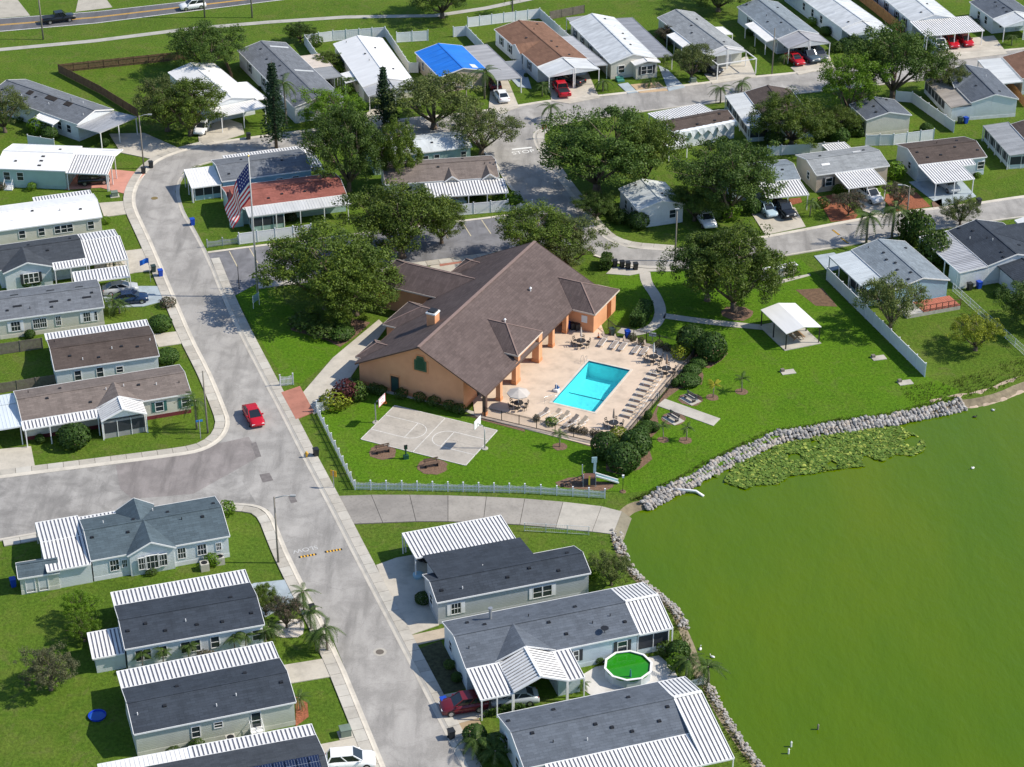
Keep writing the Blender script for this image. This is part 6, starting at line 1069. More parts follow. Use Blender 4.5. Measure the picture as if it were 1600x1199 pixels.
RED, WHT, BLKC, SIL, NAVY, MAR, GRY, LBL = (.45, .008, .02), (.78, .79, .80), (.012, .014, .018), (.42, .44, .46), (.012, .03, .08), (.13, .012, .02), (.10, .11, .12), (.40, .52, .60)
car('red coupe driving down the main street', (390, 643), (403, 668), 'sedan', RED, .02)
car('black pickup truck on the highway, top left', (68, 37), (116, 31), 'pickup', BLKC, .02, 'truck'); car('white SUV on the highway at the top', (319, 11), (283, 16), 'suv', WHT, .02)
car('black car under the white carport on the pink drive', (1, 500, 1095), (1, 620, 1085), 'suv', BLKC, .09); car('white car under the white-roofed home carport beside the twin trees', (1, 1225, 755), (1, 1190, 800), 'sedan', WHT, .09)
car('white sedan on the drive of the blue tarp home', (2, 1480, 618), (2, 1440, 560), 'sedan', WHT, .09); car('dark red car under the carport of the blue tarp home', (2, 1430, 545), (2, 1400, 490), 'suv', MAR, .09); car('bright red pickup in the drive of the rust-roofed home', (3, 318, 590), (3, 268, 515), 'pickup', RED, .09, 'truck'); car('black pickup deep in the rust-roofed carport', (3, 380, 505), (3, 300, 480), 'pickup', BLKC, .09, 'truck')
car('black SUV under the open white carport frame', (3, 1140, 425), (3, 1205, 440), 'suv', BLKC, .09); car('small red car in the three-vehicle carport', (4, 215, 355), (4, 255, 385), 'sedan', RED, .09); car('blue-grey pickup in the middle of the three-vehicle carport', (4, 275, 330), (4, 345, 375), 'pickup', (.06, .09, .12), .09, 'truck'); car('dark SUV at the right of the three-vehicle carport', (4, 345, 320), (4, 405, 370), 'suv', GRY, .09)
car('white pickup at the left of the wide ribbed carport', (4, 1065, 260), (4, 1110, 308), 'pickup', WHT, .09, 'truck'); car('left red car under the wide ribbed carport', (4, 1145, 250), (4, 1180, 285), 'sedan', RED, .09); car('right red car under the wide ribbed carport', (4, 1225, 240), (4, 1265, 275), 'sedan', RED, .09); car('silver SUV under the striped carport of the dark brown roof', (4, 1105, 1095), (4, 1180, 1150), 'suv', SIL, .09)
car('white SUV with black roof on the drive by the red mulch', (8, 650, 95), (8, 720, 145), 'suv', WHT, .09); car('black pickup under the striped carport by the dense oak', (8, 125, 165), (8, 200, 235), 'pickup', BLKC, .09, 'truck'); car('pale blue car beside the black pickup', (8, 40, 170), (8, 95, 225), 'sedan', LBL, .09); car('white pickup parked in shade behind the bend home', (7, 1130, 230), (7, 1170, 290), 'pickup', WHT, .02, 'truck')
car('dark blue car nose-out under the striped carport by the street', (5, 720, 735), (5, 835, 725), 'sedan', NAVY, .09); car('silver car behind the dark blue car', (5, 660, 680), (5, 775, 665), 'sedan', SIL, .09); car('maroon SUV in the near right driveway', (14, 1295, 865), (14, 1140, 890), 'suv', MAR, .09); car('silver sedan under the near right porch roof', (15, 700, 1070), (15, 490, 1090), 'sedan', (.38, .42, .44), .09); car('dark car under the striped carport beside the boat ramp', (15, 190, 225), (15, 90, 260), 'suv', BLKC, .09)
car('white van cut by the bottom edge', (14, 480, 1195), (14, 710, 1180), 'suv', WHT, .09, 'van', 'van'); car('silver-blue car behind the white fence by the lot', (6, 1100, 165), (6, 1205, 150), 'sedan', LBL, .02); car('dark car at the right edge carport, upper', (4, 1535, 470), (4, 1590, 520), 'sedan', SIL, .02)
# ---------------------------------------------------------------- poles, lamps, flags, signs
STEEL = plain('galvanised_pole', (.42, .43, .43), .5, .3); WPOLE = plain('weathered_pole', (.22, .20, .17), .8)
def hgt(base, topy):
    b = G(base); lo, hi = 0, 40
    for _ in range(40):
        z = (lo + hi) / 2; d = Vector((b.x, b.y, z - CAM_H)); zc = d.y * _c - d.z * _s; yc = d.y * _s + d.z * _c
        if 599.5 - F_PX * yc / zc > topy: lo = z
        else: hi = z
    return lo
def lamp(label, base, topy, arm=None, mat=None, r=.12):
    b = G(base); h_ = hgt(base, topy); root = empty('street_light', b, 0, label, 'street light', 'poles'); m = MB(); m.tube([(0, 0, -.2), (0, 0, h_)], [r, r * .7], 9); m.build('pole', mat or WPOLE, root, True)
    if arm is not None: m = MB(); m.tube([(0, 0, h_ - .15), (arm * .5, 0, h_ + .15), (arm, 0, h_ + .2)], [.05, .05, .05], 6); a_ = m.build('arm', STEEL, root, True); m = MB(); m.box((arm - .3, -.13, h_ + .12), (arm + .3, .13, h_ + .26)); m.build('lamp_head', plain('lamp_grey', (.35, .36, .36), .4), a_)
lamp('grey street light pole beside the pink driveway', (225, 264), 181, 1.6); lamp('slim pole at the corner of the brown-roofed home', (324.7, 677), 580); lamp('grey light pole on the kerb opposite the boat ramp', (435, 880), 777, 2.0); lamp('tall light pole at the street bend by the park oak', (1054.6, 408), 329, -.0001 or None); lamp('street light pole beside the far palms', (1415.5, 352), 291, -1.4); lamp('tall pole in front of the three-vehicle carport', (1206, 117), 44); lamp('dark utility pole at the highway, far left', (67.7, 62), -30, None, WPOLE, .16); lamp('utility pole beside the white SUV on the highway', (320, 28), -60, None, WPOLE, .16); lamp('utility pole at the highway, right', (394, 28), -60, None, WPOLE, .16); lamp('street light among the trees by the blue tarp home', (729, 185), 138, -1.2); lamp('street light on the near left kerb', (318, 600), 560) if False else None
lamp('black ornamental lamp post at the parking lot corner', (5, 1424, 655), 414, None, BLACK(), .06)
b = G((5, 1424, 655)); root = bpy.data.objects[-1] if False else None
fb = G((403, 464)); fr_ = empty('flagpole', fb, 0, 'tall silver flagpole by the parking lot', 'flagpole', 'flagpoles'); m = MB(); m.tube([(0, 0, -.2), (0, 0, 10), (0, 0, 20.2)], [.15, .12, .07], 10); m.build('pole', STEEL, fr_, True); m = MB(); m.lathe((0, 0, 20.15), [(.02, 0), (.14, .1), (.14, .18), (.02, .3)], 10); m.build('finial', plain('gold', (.6, .4, .1), .3, .8), fr_)
m = MB(); NX, NY = 48, 26; rr = random.Random(2)
def flagpt(s_, t): wv = .42 * math.sin(s_ * 9 + t * 2.2) * (s_ * .9 + .08); return (-.1 - 4.0 * s_ * (1 - .18 * s_) + .9 * t * s_ * 1.1 + .25 * math.sin(s_ * 11) * s_, wv + .35 * s_, 19.3 - 5.0 * t * (1 - .45 * s_) - 6.6 * s_ ** 1.15)
for i in range(NX):
    for j in range(NY):
        s0, s1, t0, t1 = i / NX, (i + 1) / NX, j / NY, (j + 1) / NY; st = int(t0 * 13); can = s0 < .4 and st < 7; mi = 2 if can else (0 if st % 2 == 0 else 1)
        if can and i % 3 == 1 and j % 3 == 1 and i < 18 and j < 13: mi = 1
        m.face([flagpt(s0, t0), flagpt(s1, t0), flagpt(s1, t1), flagpt(s0, t1)], mi)
fl = m.build('flag', [plain('flag_red', (.48, .02, .035), .8), plain('flag_white', (.75, .74, .73), .8), plain('flag_blue', (.02, .03, .16), .8)], None); fl.location = fb; tag(fl, 'large striped flag with starred blue corner drooping from the tall pole', 'flag')
def smallflag(label, base, h_, c, dx=-1.0):
    b = G(base); root = empty('garden_flag', b, 0, label, 'flag', 'small flags'); m = MB(); m.tube([(0, 0, -.1), (0, 0, h_)], [.035, .03], 6); m.build('pole', STEEL, root); m = MB()
    for i in range(6): s0, s1 = i / 6, (i + 1) / 6; f = lambda s_, t: (dx * 1.25 * s_, .12 * math.sin(s_ * 7), h_ - .05 - .75 * t - .45 * s_ * s_); m.face([f(s0, 0), f(s1, 0), f(s1, 1), f(s0, 1)])
    m.build('cloth', plain('flag_' + label[:6], c, .8), root)
smallflag('bright blue flag on a pole by the dark grey home driveway', (5, 897, 612), 3.6, (.01, .13, .55)); smallflag('small red striped flag by the three-vehicle carport home', (4, 120, 320), 2.0, (.5, .2, .22), .5)
def board(label, base, w_, h_, z, c, ang=0, posts=2, mat=None, name='sign', cat='sign'):
    b = G(base); root = empty(name, b, ang, label, cat); m = MB(); m.box((-w_ / 2, -.03, z), (w_ / 2, .03, z + h_)); m.build('panel', mat or plain('sign_' + str(c), c, .5), root); m = MB()
    for x in ((-w_ / 2, w_ / 2) if posts == 2 else (0,)): m.box((x - .045, -.08, 0), (x + .045, -.035, z + h_ + (.15 if posts == 2 else 0)))
    m.build('posts', WHITE() if posts == 2 else STEEL, root); return root
board('pale blue sign board on white posts by the flagpole', (5, 1525, 760), 1.3, 1.0, .8, (.35, .55, .62), math.radians(60)); board('yellow diamond-like warning sign beside the picket fence', (10, 465, 735), .75, .75, 1.6, (.65, .36, .02), math.radians(-25), 1); board('red sign at the connecting street junction', (3, 192, 830), .75, .75, 1.7, (.45, .02, .03), math.radians(30), 1); board('street name sign at the corner of the brown-roofed home', (9, 1195, 440), .8, .25, 2.3, (.02, .2, .5), math.radians(15), 1); board('white notice on the upper pool fence', (22, 955, 320), .9, .5, .7, (.7, .74, .76), math.radians(-10), 1); board('white notice on the lake-side pool fence', (22, 1000, 880), .7, .5, .6, (.7, .7, .7), math.radians(50), 1)
# ---------------------------------------------------------------- bins, utility boxes, street furniture
def bin_(label, base, c, ang=.4, lid=None):
    b = G(base); root = empty('wheeled_bin', b, ang, label, 'bin', 'wheeled bins'); m = MB(); m.v += [(-.24, -.26, .05), (.24, -.26, .05), (.24, .26, .05), (-.24, .26, .05), (-.3, -.34, .98), (.3, -.34, .98), (.3, .34, .98), (-.3, .34, .98)]
    for q in ((0, 3, 2, 1), (4, 5, 6, 7), (0, 1, 5, 4), (1, 2, 6, 5), (2, 3, 7, 6), (3, 0, 4, 7)): m.f.append(q); m.m.append(0)
    pm = plain('bin_%d' % int(c[2] * 100), c, .5); m.build('body', pm, root); m = MB(); m.box((-.32, -.37, .985), (.32, .36, 1.06)); m.box((-.3, .36, .9), (.3, .42, .97)); m.build('lid', pm, root)
    for s_ in (-1, 1): m = MB(); m.tube([(s_ * .26, .25, .13), (s_ * .32, .25, .13)], [.13, .13], 9); m.build('wheel', TYRE(), root)
BB, BU, BG = (.02, .022, .024), (.01, .06, .42), (.03, .05, .045)
for i, (x, y) in enumerate([(612, 522), (655, 528), (690, 535), (735, 540)]): bin_('%s black wheeled bin from the left in the row behind the clubhouse' % ORD[i], (7, x, y), BB, .2)
for lb, p, c in [('black bin on the kerb by the yellow hydrant', (10, 358, 545), BB), ('blue bin on the sidewalk left of the red-roofed home', (5, 1147, 275), BU), ('black bin by the street light on the pink drive', (1, 855, 1035), BB), ('second black bin by the street light on the pink drive', (1, 900, 1000), BB), ('dark bin by the blue flag', (5, 915, 555), BG), ('blue bin by the blue flag', (5, 957, 580), BU), ('dark bin near the street-side palm cluster', (14, 382, 350), BB), ('dark bin on the near right sidewalk', (14, 1150, 1040), BB), ('blue recycling box beside the maroon SUV', (14, 1108, 865), BU), ('black bin by the far carport drive', (8, 1328, 155), BB), ('black bin by the street beside the tall pine', (1, 1480, 830), BB), ('green bin inside the upper pool gate', (22, 575, 265), BG), ('blue bin inside the upper pool fence', (22, 722, 285), BU), ('blue bin by the clubhouse side wall', (21, 885, 205), BU), ('black bin by the clubhouse side wall, left one', (21, 925, 215), BB), ('black bin by the clubhouse side wall, right one', (21, 970, 222), BB), ('dark bin beside the blue-grey upper right home', (4, 1218, 735), BG), ('blue bin beside the blue-grey upper right home', (4, 1252, 735), BU), ('blue bin beside the lakeside black-roofed home', (8, 1330, 650), BU), ('dark bin in the shade of the lakeside black-roofed home', (8, 1275, 660), BB), ('blue bin by the near left shed', (13, 75, 200), BU)]: bin_(lb, p, c)
def boxy(name, label, cat, base, dims, mat, ang=.3, lid=True):
    b = G(base); root = empty(name, b, ang, label, cat); x, y, z = dims; m = MB(); m.box((-x / 2, -y / 2, 0), (x / 2, y / 2, z)); m.build('cabinet', mat, root); m = MB(); m.box((-x / 2 - .04, -y / 2 - .04, z), (x / 2 + .04, y / 2 + .04, z + .05)); m.build('lid', mat, root); m = MB(); m.box((-x / 2 - .2, -y / 2 - .2, 0), (x / 2 + .2, y / 2 + .2, .07)); m.build('pad', CON, root); return root
UG = plain('utility_green', (.16, .21, .17), .6); boxy('utility_box', 'green utility box on the lawn by the greenish home', 'utility box', (14, 565, 1020), (1.0, .9, .85), UG); boxy('utility_box', 'green utility box on the verge beyond the pink drive', 'utility box', (1, 683, 1168), (.9, .8, .7), UG); boxy('utility_box', 'green utility box by the small round tree', 'utility box', (3, 1078, 490), (.9, .7, .7), UG)
# mailbox bank
a, b = G((8, 15, 620)), G((8, 243, 575)); d = b - a; root = empty('mailbox_bank', a, math.atan2(d.y, d.x), 'long bank of grey cluster mailboxes under a pale canopy by the park', 'mailboxes'); n = 9
for k in range(n): m = MB(); x = d.length * k / n; m.box((x + .04, 0, .35), (x + d.length / n - .04, .5, 1.5)); m.build('mailbox', plain('mailbox_grey', (.30, .31, .31), .5) if k < 6 else plain('mailbox_tan', (.48, .44, .37), .5), root); 
m = MB(); m.box((-.1, -.2, 1.6), (d.length + .1, .8, 1.7)); m.build('canopy', WHITE(), root); m = MB(); m.box((0, .2, 0), (d.length, .35, .35)); m.build('plinth', CON, root)
# park pavilion
pq = [(1188.4, 484.2), (1228.6, 522), (1283.7, 511), (1244.3, 474.3)]; ze = 2.4; q = [G(p, ze) for p in pq]; o = q[1]; du = (q[0] - q[1]); dv = (q[2] - q[1]); Lu, Lv = du.length, dv.length; root = empty('picnic_pavilion', (o.x, o.y, 0), math.atan2(dv.y, dv.x), 'white-roofed open picnic pavilion on the lawn', 'pavilion'); WM = metal_roof((.78, .78, .77), 'pavilion_roof', .08); m = MB(); m.slab([Vector((0, 0, ze)), Vector((Lv / 2, 0, ze + .5)), Vector((Lv / 2, Lu, ze + .5)), Vector((0, Lu, ze))], .08); m.slab([Vector((Lv / 2, 0, ze + .5)), Vector((Lv, 0, ze)), Vector((Lv, Lu, ze)), Vector((Lv / 2, Lu, ze + .5))], .08); m.build('roof', WM, root)
m = MB(); m.box((-.1, -.1, 0), (Lv + .1, Lu + .1, .1)); m.build('floor_slab', CON, root)
for x in (.15, Lv - .15):
    for y in (.15, Lu / 2, Lu - .15): m = MB(); m.box((x - .06, y - .06, .1), (x + .06, y + .06, ze - .04)); m.build('post', BLACK(), root)
WD = plain('table_wood', (.30, .19, .11), .8, var=.2, vs=3)
def picnic(label, p, ang, mat):
    root = empty('picnic_table', p, ang, label, 'table', 'picnic tables'); 
    for nm, y0, y1, z in (('tabletop', -.38, .38, .74), ('seat', -.85, -.6, .44), ('seat', .6, .85, .44)):
        m = MB(); n = 4 if nm == 'tabletop' else 2
        for k in range(n): y = y0 + (y1 - y0) * k / n; m.box((-.9, y + .01, z), (.9, y + (y1 - y0) / n - .01, z + .045))
        m.build(nm, mat, root)
    for x in (-.6, .6): m = MB(); m.bar((x, -.75, 0), (x, -.25, .74), .07); m.bar((x, .75, 0), (x, .25, .74), .07); m.bar((x, -.8, .42), (x, .8, .42), .07); m.build('leg_frame', mat, root)
ang = math.atan2(dv.y, dv.x)
for k, t in enumerate((.35, .7)): p = o + dv * .55 + du * (t * .9); picnic(['brown picnic table nearer the camera under the pavilion', 'brown picnic table at the far end of the pavilion'][k], (p.x, p.y, .1), ang + 1.57, WD)
# benches, horseshoe pads, playground, exercise post
def bench(label, base, ang, mat, pad=True, back=True):
    b = G(base, .03); root = empty('park_bench', b, ang, label, 'bench', 'park benches'); 
    if pad: m = MB(); m.box((-1.1, -.75, 0), (1.1, .85, .05)); m.build('pad', CON, root)
    for k in range(3): m = MB(); m.box((-.9, -.3 + k * .17, .45), (.9, -.16 + k * .17, .49)); m.build('seat_slat', mat, root)
    if back:
        for k in range(2): m = MB(); m.box((-.9, .24 + k * .04, .6 + k * .2), (.9, .28 + k * .04, .75 + k * .2)); m.build('back_slat', mat, root)
    for x in (-.7, .7): m = MB(); m.box((x - .04, -.3, 0), (x + .04, .25, .45)); m.bar((x, .22, .4), (x, .32, .95), .06); m.build('leg', BLACK(), root)
BW = plain('bench_wood', (.13, .085, .06), .8); bench('weathered bench left of the exercise post by the court', (10, 755, 522), .35, BW, False); bench('weathered bench right of the exercise post by the court', (10, 1045, 605), .35, BW, False); GW = plain('bench_grey', (.16, .15, .145), .8); bench('grey bench facing the lake above the lakeside path', (11, 1060, 478), -.9, GW); bench('grey bench facing the lake below the lakeside path', (11, 958, 595), -.9, GW)
for lb, p in [('concrete pad with dark block on the left park lawn', (12, 195, 312)), ('concrete pad with dark block near the vinyl fence', (12, 735, 228)), ('small concrete pad by the vinyl fence end', (12, 893, 375))]: b = G(p); root = empty('horseshoe_pit', b, .25, lb, 'horseshoe pit', 'pads on the park lawn'); m = MB(); m.box((-.9, -.55, 0), (.9, .55, .08)); m.build('pad', CON, root); m = MB(); m.box((-.85, .1, .08), (-.4, .5, .4)); m.build('backboard', GWOOD, root)
b = G((10, 893, 560)); root = empty('exercise_post', b, .3, 'dark green exercise post on the lawn by the court', 'fitness post'); m = MB(); m.tube([(0, 0, -.1), (0, 0, 1.75)], [.09, .09], 8); m.build('post', plain('dark_green', (.015, .07, .045), .5), root); m = MB(); m.box((-.2, -.06, 1.3), (.2, .06, 1.85)); m.build('panel', BLACK(), root); m = MB(); m.box((-.3, -.2, .0), (.3, .2, .5)); m.build('base', plain('dark_green', (.015, .07, .045), .5), root)
def hoop(label, base, toward):
    b = G(base); th = math.atan2(toward.y - b.y, toward.x - b.x); root = empty('basketball_hoop', b, th, label, 'basketball hoop', 'basketball hoops'); m = MB(); m.tube([(0, 0, -.1), (0, 0, 2.6), (.25, 0, 3.05), (.9, 0, 3.2)], [.08, .08, .07, .06], 8); m.build('pole', STEEL, root, True); m = MB(); m.box((.9, -.85, 2.75), (.95, .85, 3.85)); bd = m.build('backboard', plain('backboard_white', (.78, .8, .82), .35), root); m = MB()
    for y0, y1, z0, z1 in ((-.3, .3, 3.05, 3.1), (-.3, .3, 3.45, 3.5), (-.3, -.25, 3.05, 3.5), (.25, .3, 3.05, 3.5), (-.85, .85, 2.75, 2.82), (-.85, .85, 3.78, 3.85), (-.85, -.78, 2.75, 3.85), (.78, .85, 2.75, 3.85)): m.box((.955, y0, z0), (.965, y1, z1))
    m.build('target_lines', plain('hoop_red', (.5, .03, .03), .5), bd); m = MB()
    for k in range(14): a0, a1 = 2 * math.pi * k / 14, 2 * math.pi * (k + 1) / 14; m.bar((1.3 + .23 * math.cos(a0), .23 * math.sin(a0), 3.05), (1.3 + .23 * math.cos(a1), .23 * math.sin(a1), 3.05), .03)
    m.build('rim', plain('rim_orange', (.5, .12, .02), .5), root); m = MB(); m.lathe((0, 0, 0), [(.4, 0), (.4, .08)], 12); m.build('footing', CON, root)
hoop('basketball hoop at the left end of the court', (10, 713, 345), cc); hoop('basketball hoop at the right end of the court', (10, 1362, 500), cc)
b = G((24, 640, 610)); root = empty('playground_slide', b, .1, 'small playground tower with white slide in a mulch bed by the ramp', 'playground'); m = MB()
for x, y in ((-.7, -.5), (.7, -.5), (.7, .5), (-.7, .5)): m.box((x - .05, y - .05, 0), (x + .05, y + .05, 2.4 if y > 0 else 1.7))
m.build('posts', plain('play_grey', (.4, .44, .46), .5), root); m = MB(); m.box((-.75, -.55, 1.1), (.75, .55, 1.18)); m.build('platform', plain('play_brown', (.14, .07, .05), .7), root); m = MB(); m.box((-.7, -.56, .2), (.7, -.52, 1.1)); m.build('front_panel', plain('play_dark', (.03, .035, .05), .6), root); m = MB(); m.box((-.12, -.6, .3), (.06, -.57, 1.5)); m.build('yellow_panel', plain('play_yellow', (.6, .5, .05), .6), root)
m = MB(); m.face([(.75, -.3, 1.15), (3.4, -.3, .12), (3.4, .3, .12), (.75, .3, 1.15)]); m.build('slide_chute', plain('slide_blue', (.12, .25, .3), .3), root); m = MB(); m.bar((.75, -.33, 1.3), (3.4, -.33, .2), .08, .16); m.bar((.75, .33, 1.3), (3.4, .33, .2), .08, .16); m.build('slide_rails', WHITE(), root); m = MB(); m.bar((.7, .5, 1.2), (.75, .5, 3.1), .12, .3); m.box((.35, .45, 2.6), (.95, .55, 3.3)); m.build('panel_mast', plain('play_pale', (.35, .5, .55), .4), root); m = MB()
for k in range(6): m.bar((-.8 - k * .45, -.3, 1.05 - k * .18), (-.8 - k * .45, .3, 1.05 - k * .18), .09)
m.bar((-.75, -.3, 1.1), (-3.2, -.3, .05), .06); m.bar((-.75, .3, 1.1), (-3.2, .3, .05), .06); m.build('climbing_ladder', BLACK(), root)
b = G((24, 1205, 730)); root = empty('bird_house_post', b, 0, 'thin post with a small white box near the playground', 'post'); m = MB(); m.tube([(0, 0, -.1), (0, 0, 1.9)], [.04, .04], 6); m.build('post', BLACK(), root); m = MB(); m.box((-.12, -.12, 1.9), (.12, .12, 2.2)); m.build('box', WHITE(), root); m = MB(); m.lathe((0, 0, 0), [(.4, 0), (.3, .1)], 10); m.build('mulch_mound', MULB, root)
m = MB(); a_ = G((11, 860, 1000), .0); b2 = G((11, 1095, 1022), -.35); c2 = G((11, 1140, 1050), -.5); m.tube([(a_.x, a_.y, .05), (b2.x, b2.y, -.3), (c2.x, c2.y, -.5)], [.16, .16, .16], 10); tag(m.build('drain_pipe', WHITE(), None, True), 'white drain pipe running from the rocks into the lake', 'pipe'); 
b = G((10, 302, 553)); root = empty('fire_hydrant', b, 0, 'small yellow fire hydrant on the kerb by the black bin', 'hydrant'); HY = plain('hydrant_yellow', (.6, .34, .03), .5); m = MB(); m.lathe((0, 0, 0), [(.2, 0), (.2, .06), (.13, .08), (.13, .6), (.17, .62), (.15, .75), (.04, .85)], 10); m.build('barrel', HY, root); m = MB(); m.tube([(-.25, 0, .5), (.25, 0, .5)], [.07, .07], 8); m.build('nozzle', HY, root)
# ---------------------------------------------------------------- pool furniture
IRON = plain('table_iron', (.03, .028, .027), .5); TAN = plain('lounger_tan', (.55, .45, .33), .7); TAUP = plain('lounger_taupe', (.30, .25, .21), .7)
def ptable(label, p, opened=False, c=(.42, .38, .34)):
    b = G(p, DECK_Z); root = empty('patio_table', b, R.uniform(0, 1), label, 'table', 'poolside tables'); m = MB(); m.lathe((0, 0, .7), [(.62, 0), (.62, .04)], 14); m.build('tabletop', IRON, root); m = MB(); m.lathe((0, 0, 0), [(.28, 0), (.28, .05), (.05, .08), (.05, .7)], 10); m.build('pedestal', IRON, root)
    um = empty('patio_umbrella', b, 0, label.replace('table', 'umbrella over table').replace('dark round patio ', ('open' if opened else 'closed') + ' patio '), 'umbrella', 'poolside umbrellas'); cm = plain('canvas_%d' % int(c[0] * 100), c, .85); m = MB(); m.tube([(0, 0, .74), (0, 0, 2.6)], [.03, .03], 7); m.build('pole', WHITE(), um)
    m = MB()
    if opened:
        n = 8
        for k in range(n): a0, a1 = 2 * math.pi * k / n, 2 * math.pi * (k + 1) / n; m.face([(1.4 * math.cos(a0), 1.4 * math.sin(a0), 2.1), (1.4 * math.cos(a1), 1.4 * math.sin(a1), 2.1), (0, 0, 2.65)]); m.face([(1.4 * math.cos(a0), 1.4 * math.sin(a0), 2.1), (1.4 * math.cos(a0), 1.4 * math.sin(a0), 1.98), (1.4 * math.cos(a1), 1.4 * math.sin(a1), 1.98), (1.4 * math.cos(a1), 1.4 * math.sin(a1), 2.1)])
    else: m.lathe((0, 0, 1.35), [(.13, 0), (.15, .15), (.1, .8), (.04, 1.3)], 8)
    m.build('canopy', cm, um)
    for k in range(6):
        a = 2 * math.pi * k / 6 + .3; x, y = math.cos(a) * .98, math.sin(a) * .98; ch = empty('patio_chair', b + Vector((x, y, 0)), a + math.pi / 2 * 0, '%s dark metal chair counted round the %s' % (ORD[k], label.replace('dark round patio ', '')), 'chair', 'poolside chairs'); m = MB(); m.box((-.2, -.22, .4), (.2, .22, .44)); m.build('seat', IRON, ch); m = MB(); m.bar((.2, -.2, .44), (.28, -.2, .85), .03); m.bar((.2, .2, .44), (.28, .2, .85), .03); m.bar((.28, -.22, .84), (.28, .22, .84), .04, .1); m.bar((.24, -.2, .62), (.24, .2, .62), .03, .12); m.build('backrest', IRON, ch)
        for lx in (-.17, .17):
            for ly in (-.19, .19): m = MB(); m.box((lx - .015, ly - .015, 0), (lx + .015, ly + .015, .4)); m.build('leg', IRON, ch)
for p, lb, op, c in [((21, 1005, 360), 'dark round patio table nearest the clubhouse far wing', 0, (.55, .5, .46)), ((22, 965, 510), 'dark round patio table at the upper right of the deck', 0, (.62, .62, .62)), ((22, 1085, 620), 'dark round patio table in the right corner of the deck', 0, (.34, .22, .15)), ((21, 420, 945), 'dark round patio table by the near veranda columns', 1, (.50, .46, .42)), ((21, 1310, 1130), 'dark round patio table in the near deck corner', 0, (.30, .24, .2))]: ptable(lb, p, bool(op), c)
def lounger(label, head, foot, mat=None, flat=False):
    a, b = G(head, DECK_Z), G(foot, DECK_Z); d = b - a; th = math.atan2(d.y, d.x); mid = (a + b) / 2; root = empty('lounge_chair', (mid.x, mid.y, DECK_Z), th, label, 'lounger', 'poolside loungers'); L = 1.9
    m = MB()
    for s_ in (-.3, .3): m.bar((-L / 2, s_, .32), (L / 2, s_, .32), .05)
    m.bar((L / 2, -.3, .32), (L / 2, .3, .32), .05); m.bar((-L / 2, -.3, .32), (-L / 2, .3, .32), .05); m.build('frame', WHITE(), root); m = MB(); m.box((-.3, -.27, .345), (L / 2 - .03, .27, .37)); m.build('seat_sling', mat or TAN, root); m = MB(); m.slab([Vector((-.3, -.27, .37)), Vector((-.3, .27, .37)), Vector((-L / 2 + .1, .27, .36 if flat else .75)), Vector((-L / 2 + .1, -.27, .36 if flat else .75))], .025); m.build('back_sling', mat or TAUP, root)
    for x in (-L / 2 + .25, L / 2 - .25):
        for s_ in (-.3, .3): m = MB(); m.box((x - .02, s_ - .02, 0), (x + .02, s_ + .02, .31)); m.build('leg', WHITE(), root)
A_, B_ = (22, 1045, 640), (22, 790, 1030)
for k in range(9):
    t = k / 8; c = (22, A_[1] + (B_[1] - A_[1]) * t, A_[2] + (B_[2] - A_[2]) * t); lounger('%s lounger from the far end of the row along the lake-side pool fence' % ORD[k], (22, c[1] - 5, c[2] + 10), (22, c[1] - 95, c[2] - 12), TAN)
for k, (x, y) in enumerate([(480, 345), (590, 370), (670, 385), (795, 415), (870, 430)]): lounger('%s flat lounger from the left in the upper deck row' % ORD[k], (22, x + 30, y - 30), (22, x - 15, y + 30), TAUP, True)
for k, (x, y) in enumerate([(650, 1010), (765, 1020), (845, 1040), (930, 1075), (1015, 1090), (800, 1075), (900, 1105), (985, 1125)]): lounger('%s lounger in reading order in the near deck group' % ORD[k], (21, x + 35, y - 15), (21, x - 35, y + 25), TAN if k % 3 else TAUP)
for k, (x, y) in enumerate([(518, 300), (630, 325), (715, 340), (835, 365), (908, 380)]):
    b = G((22, x, y), DECK_Z); root = empty('sling_chair', b, 1.2, '%s upright sling chair from the left against the upper pool fence' % ORD[k], 'chair', 'fence-side sling chairs'); m = MB(); m.box((-.28, -.26, .38), (.28, .26, .42)); m.build('seat', TAUP, root); m = MB(); m.slab([Vector((-.28, .24, .42)), Vector((.28, .24, .42)), Vector((.28, .42, 1.0)), Vector((-.28, .42, 1.0))], .03); m.build('backrest', TAUP, root)
    for lx in (-.25, .25):
        for ly in (-.24, .24): m = MB(); m.box((lx - .02, ly - .02, 0), (lx + .02, ly + .02, .38)); m.build('leg', WHITE(), root)
# pool rails, lift, ladder
def rail(label, p, cat='pool rail'):
    m = MB(); b = G(p, DECK_Z)
    for s_ in (-.25, .25): q = b + pv * s_; m.tube([(q.x - pu.x * .5, q.y - pu.y * .5, DECK_Z), (q.x - pu.x * .45, q.y - pu.y * .45, DECK_Z + .8), (q.x, q.y, DECK_Z + .92), (q.x + pu.x * .3, q.y + pu.y * .3, DECK_Z + .7), (q.x + pu.x * .35, q.y + pu.y * .35, -.4)], [.025] * 5, 6)
    tag(m.build('pool_rail', plain('chrome', (.6, .6, .6), .2, .9), None, True), label, cat)
rail('chrome ladder rails at the far left pool corner', (21, 1030, 520)); 
m = MB(); p0 = G((21, 665, 905), DECK_Z); p1 = G((21, 760, 870), DECK_Z); p2 = G((21, 800, 905), -.3); m.tube([(p0.x, p0.y, DECK_Z), (p0.x, p0.y, DECK_Z + .9), (p1.x, p1.y, DECK_Z + .85), (p2.x, p2.y, DECK_Z + .1), (p2.x, p2.y, -.6)], [.025] * 5, 6); tag(m.build('pool_rail', plain('chrome', (.6, .6, .6), .2, .9), None, True), 'chrome handrail at the shallow near pool corner', 'pool rail')
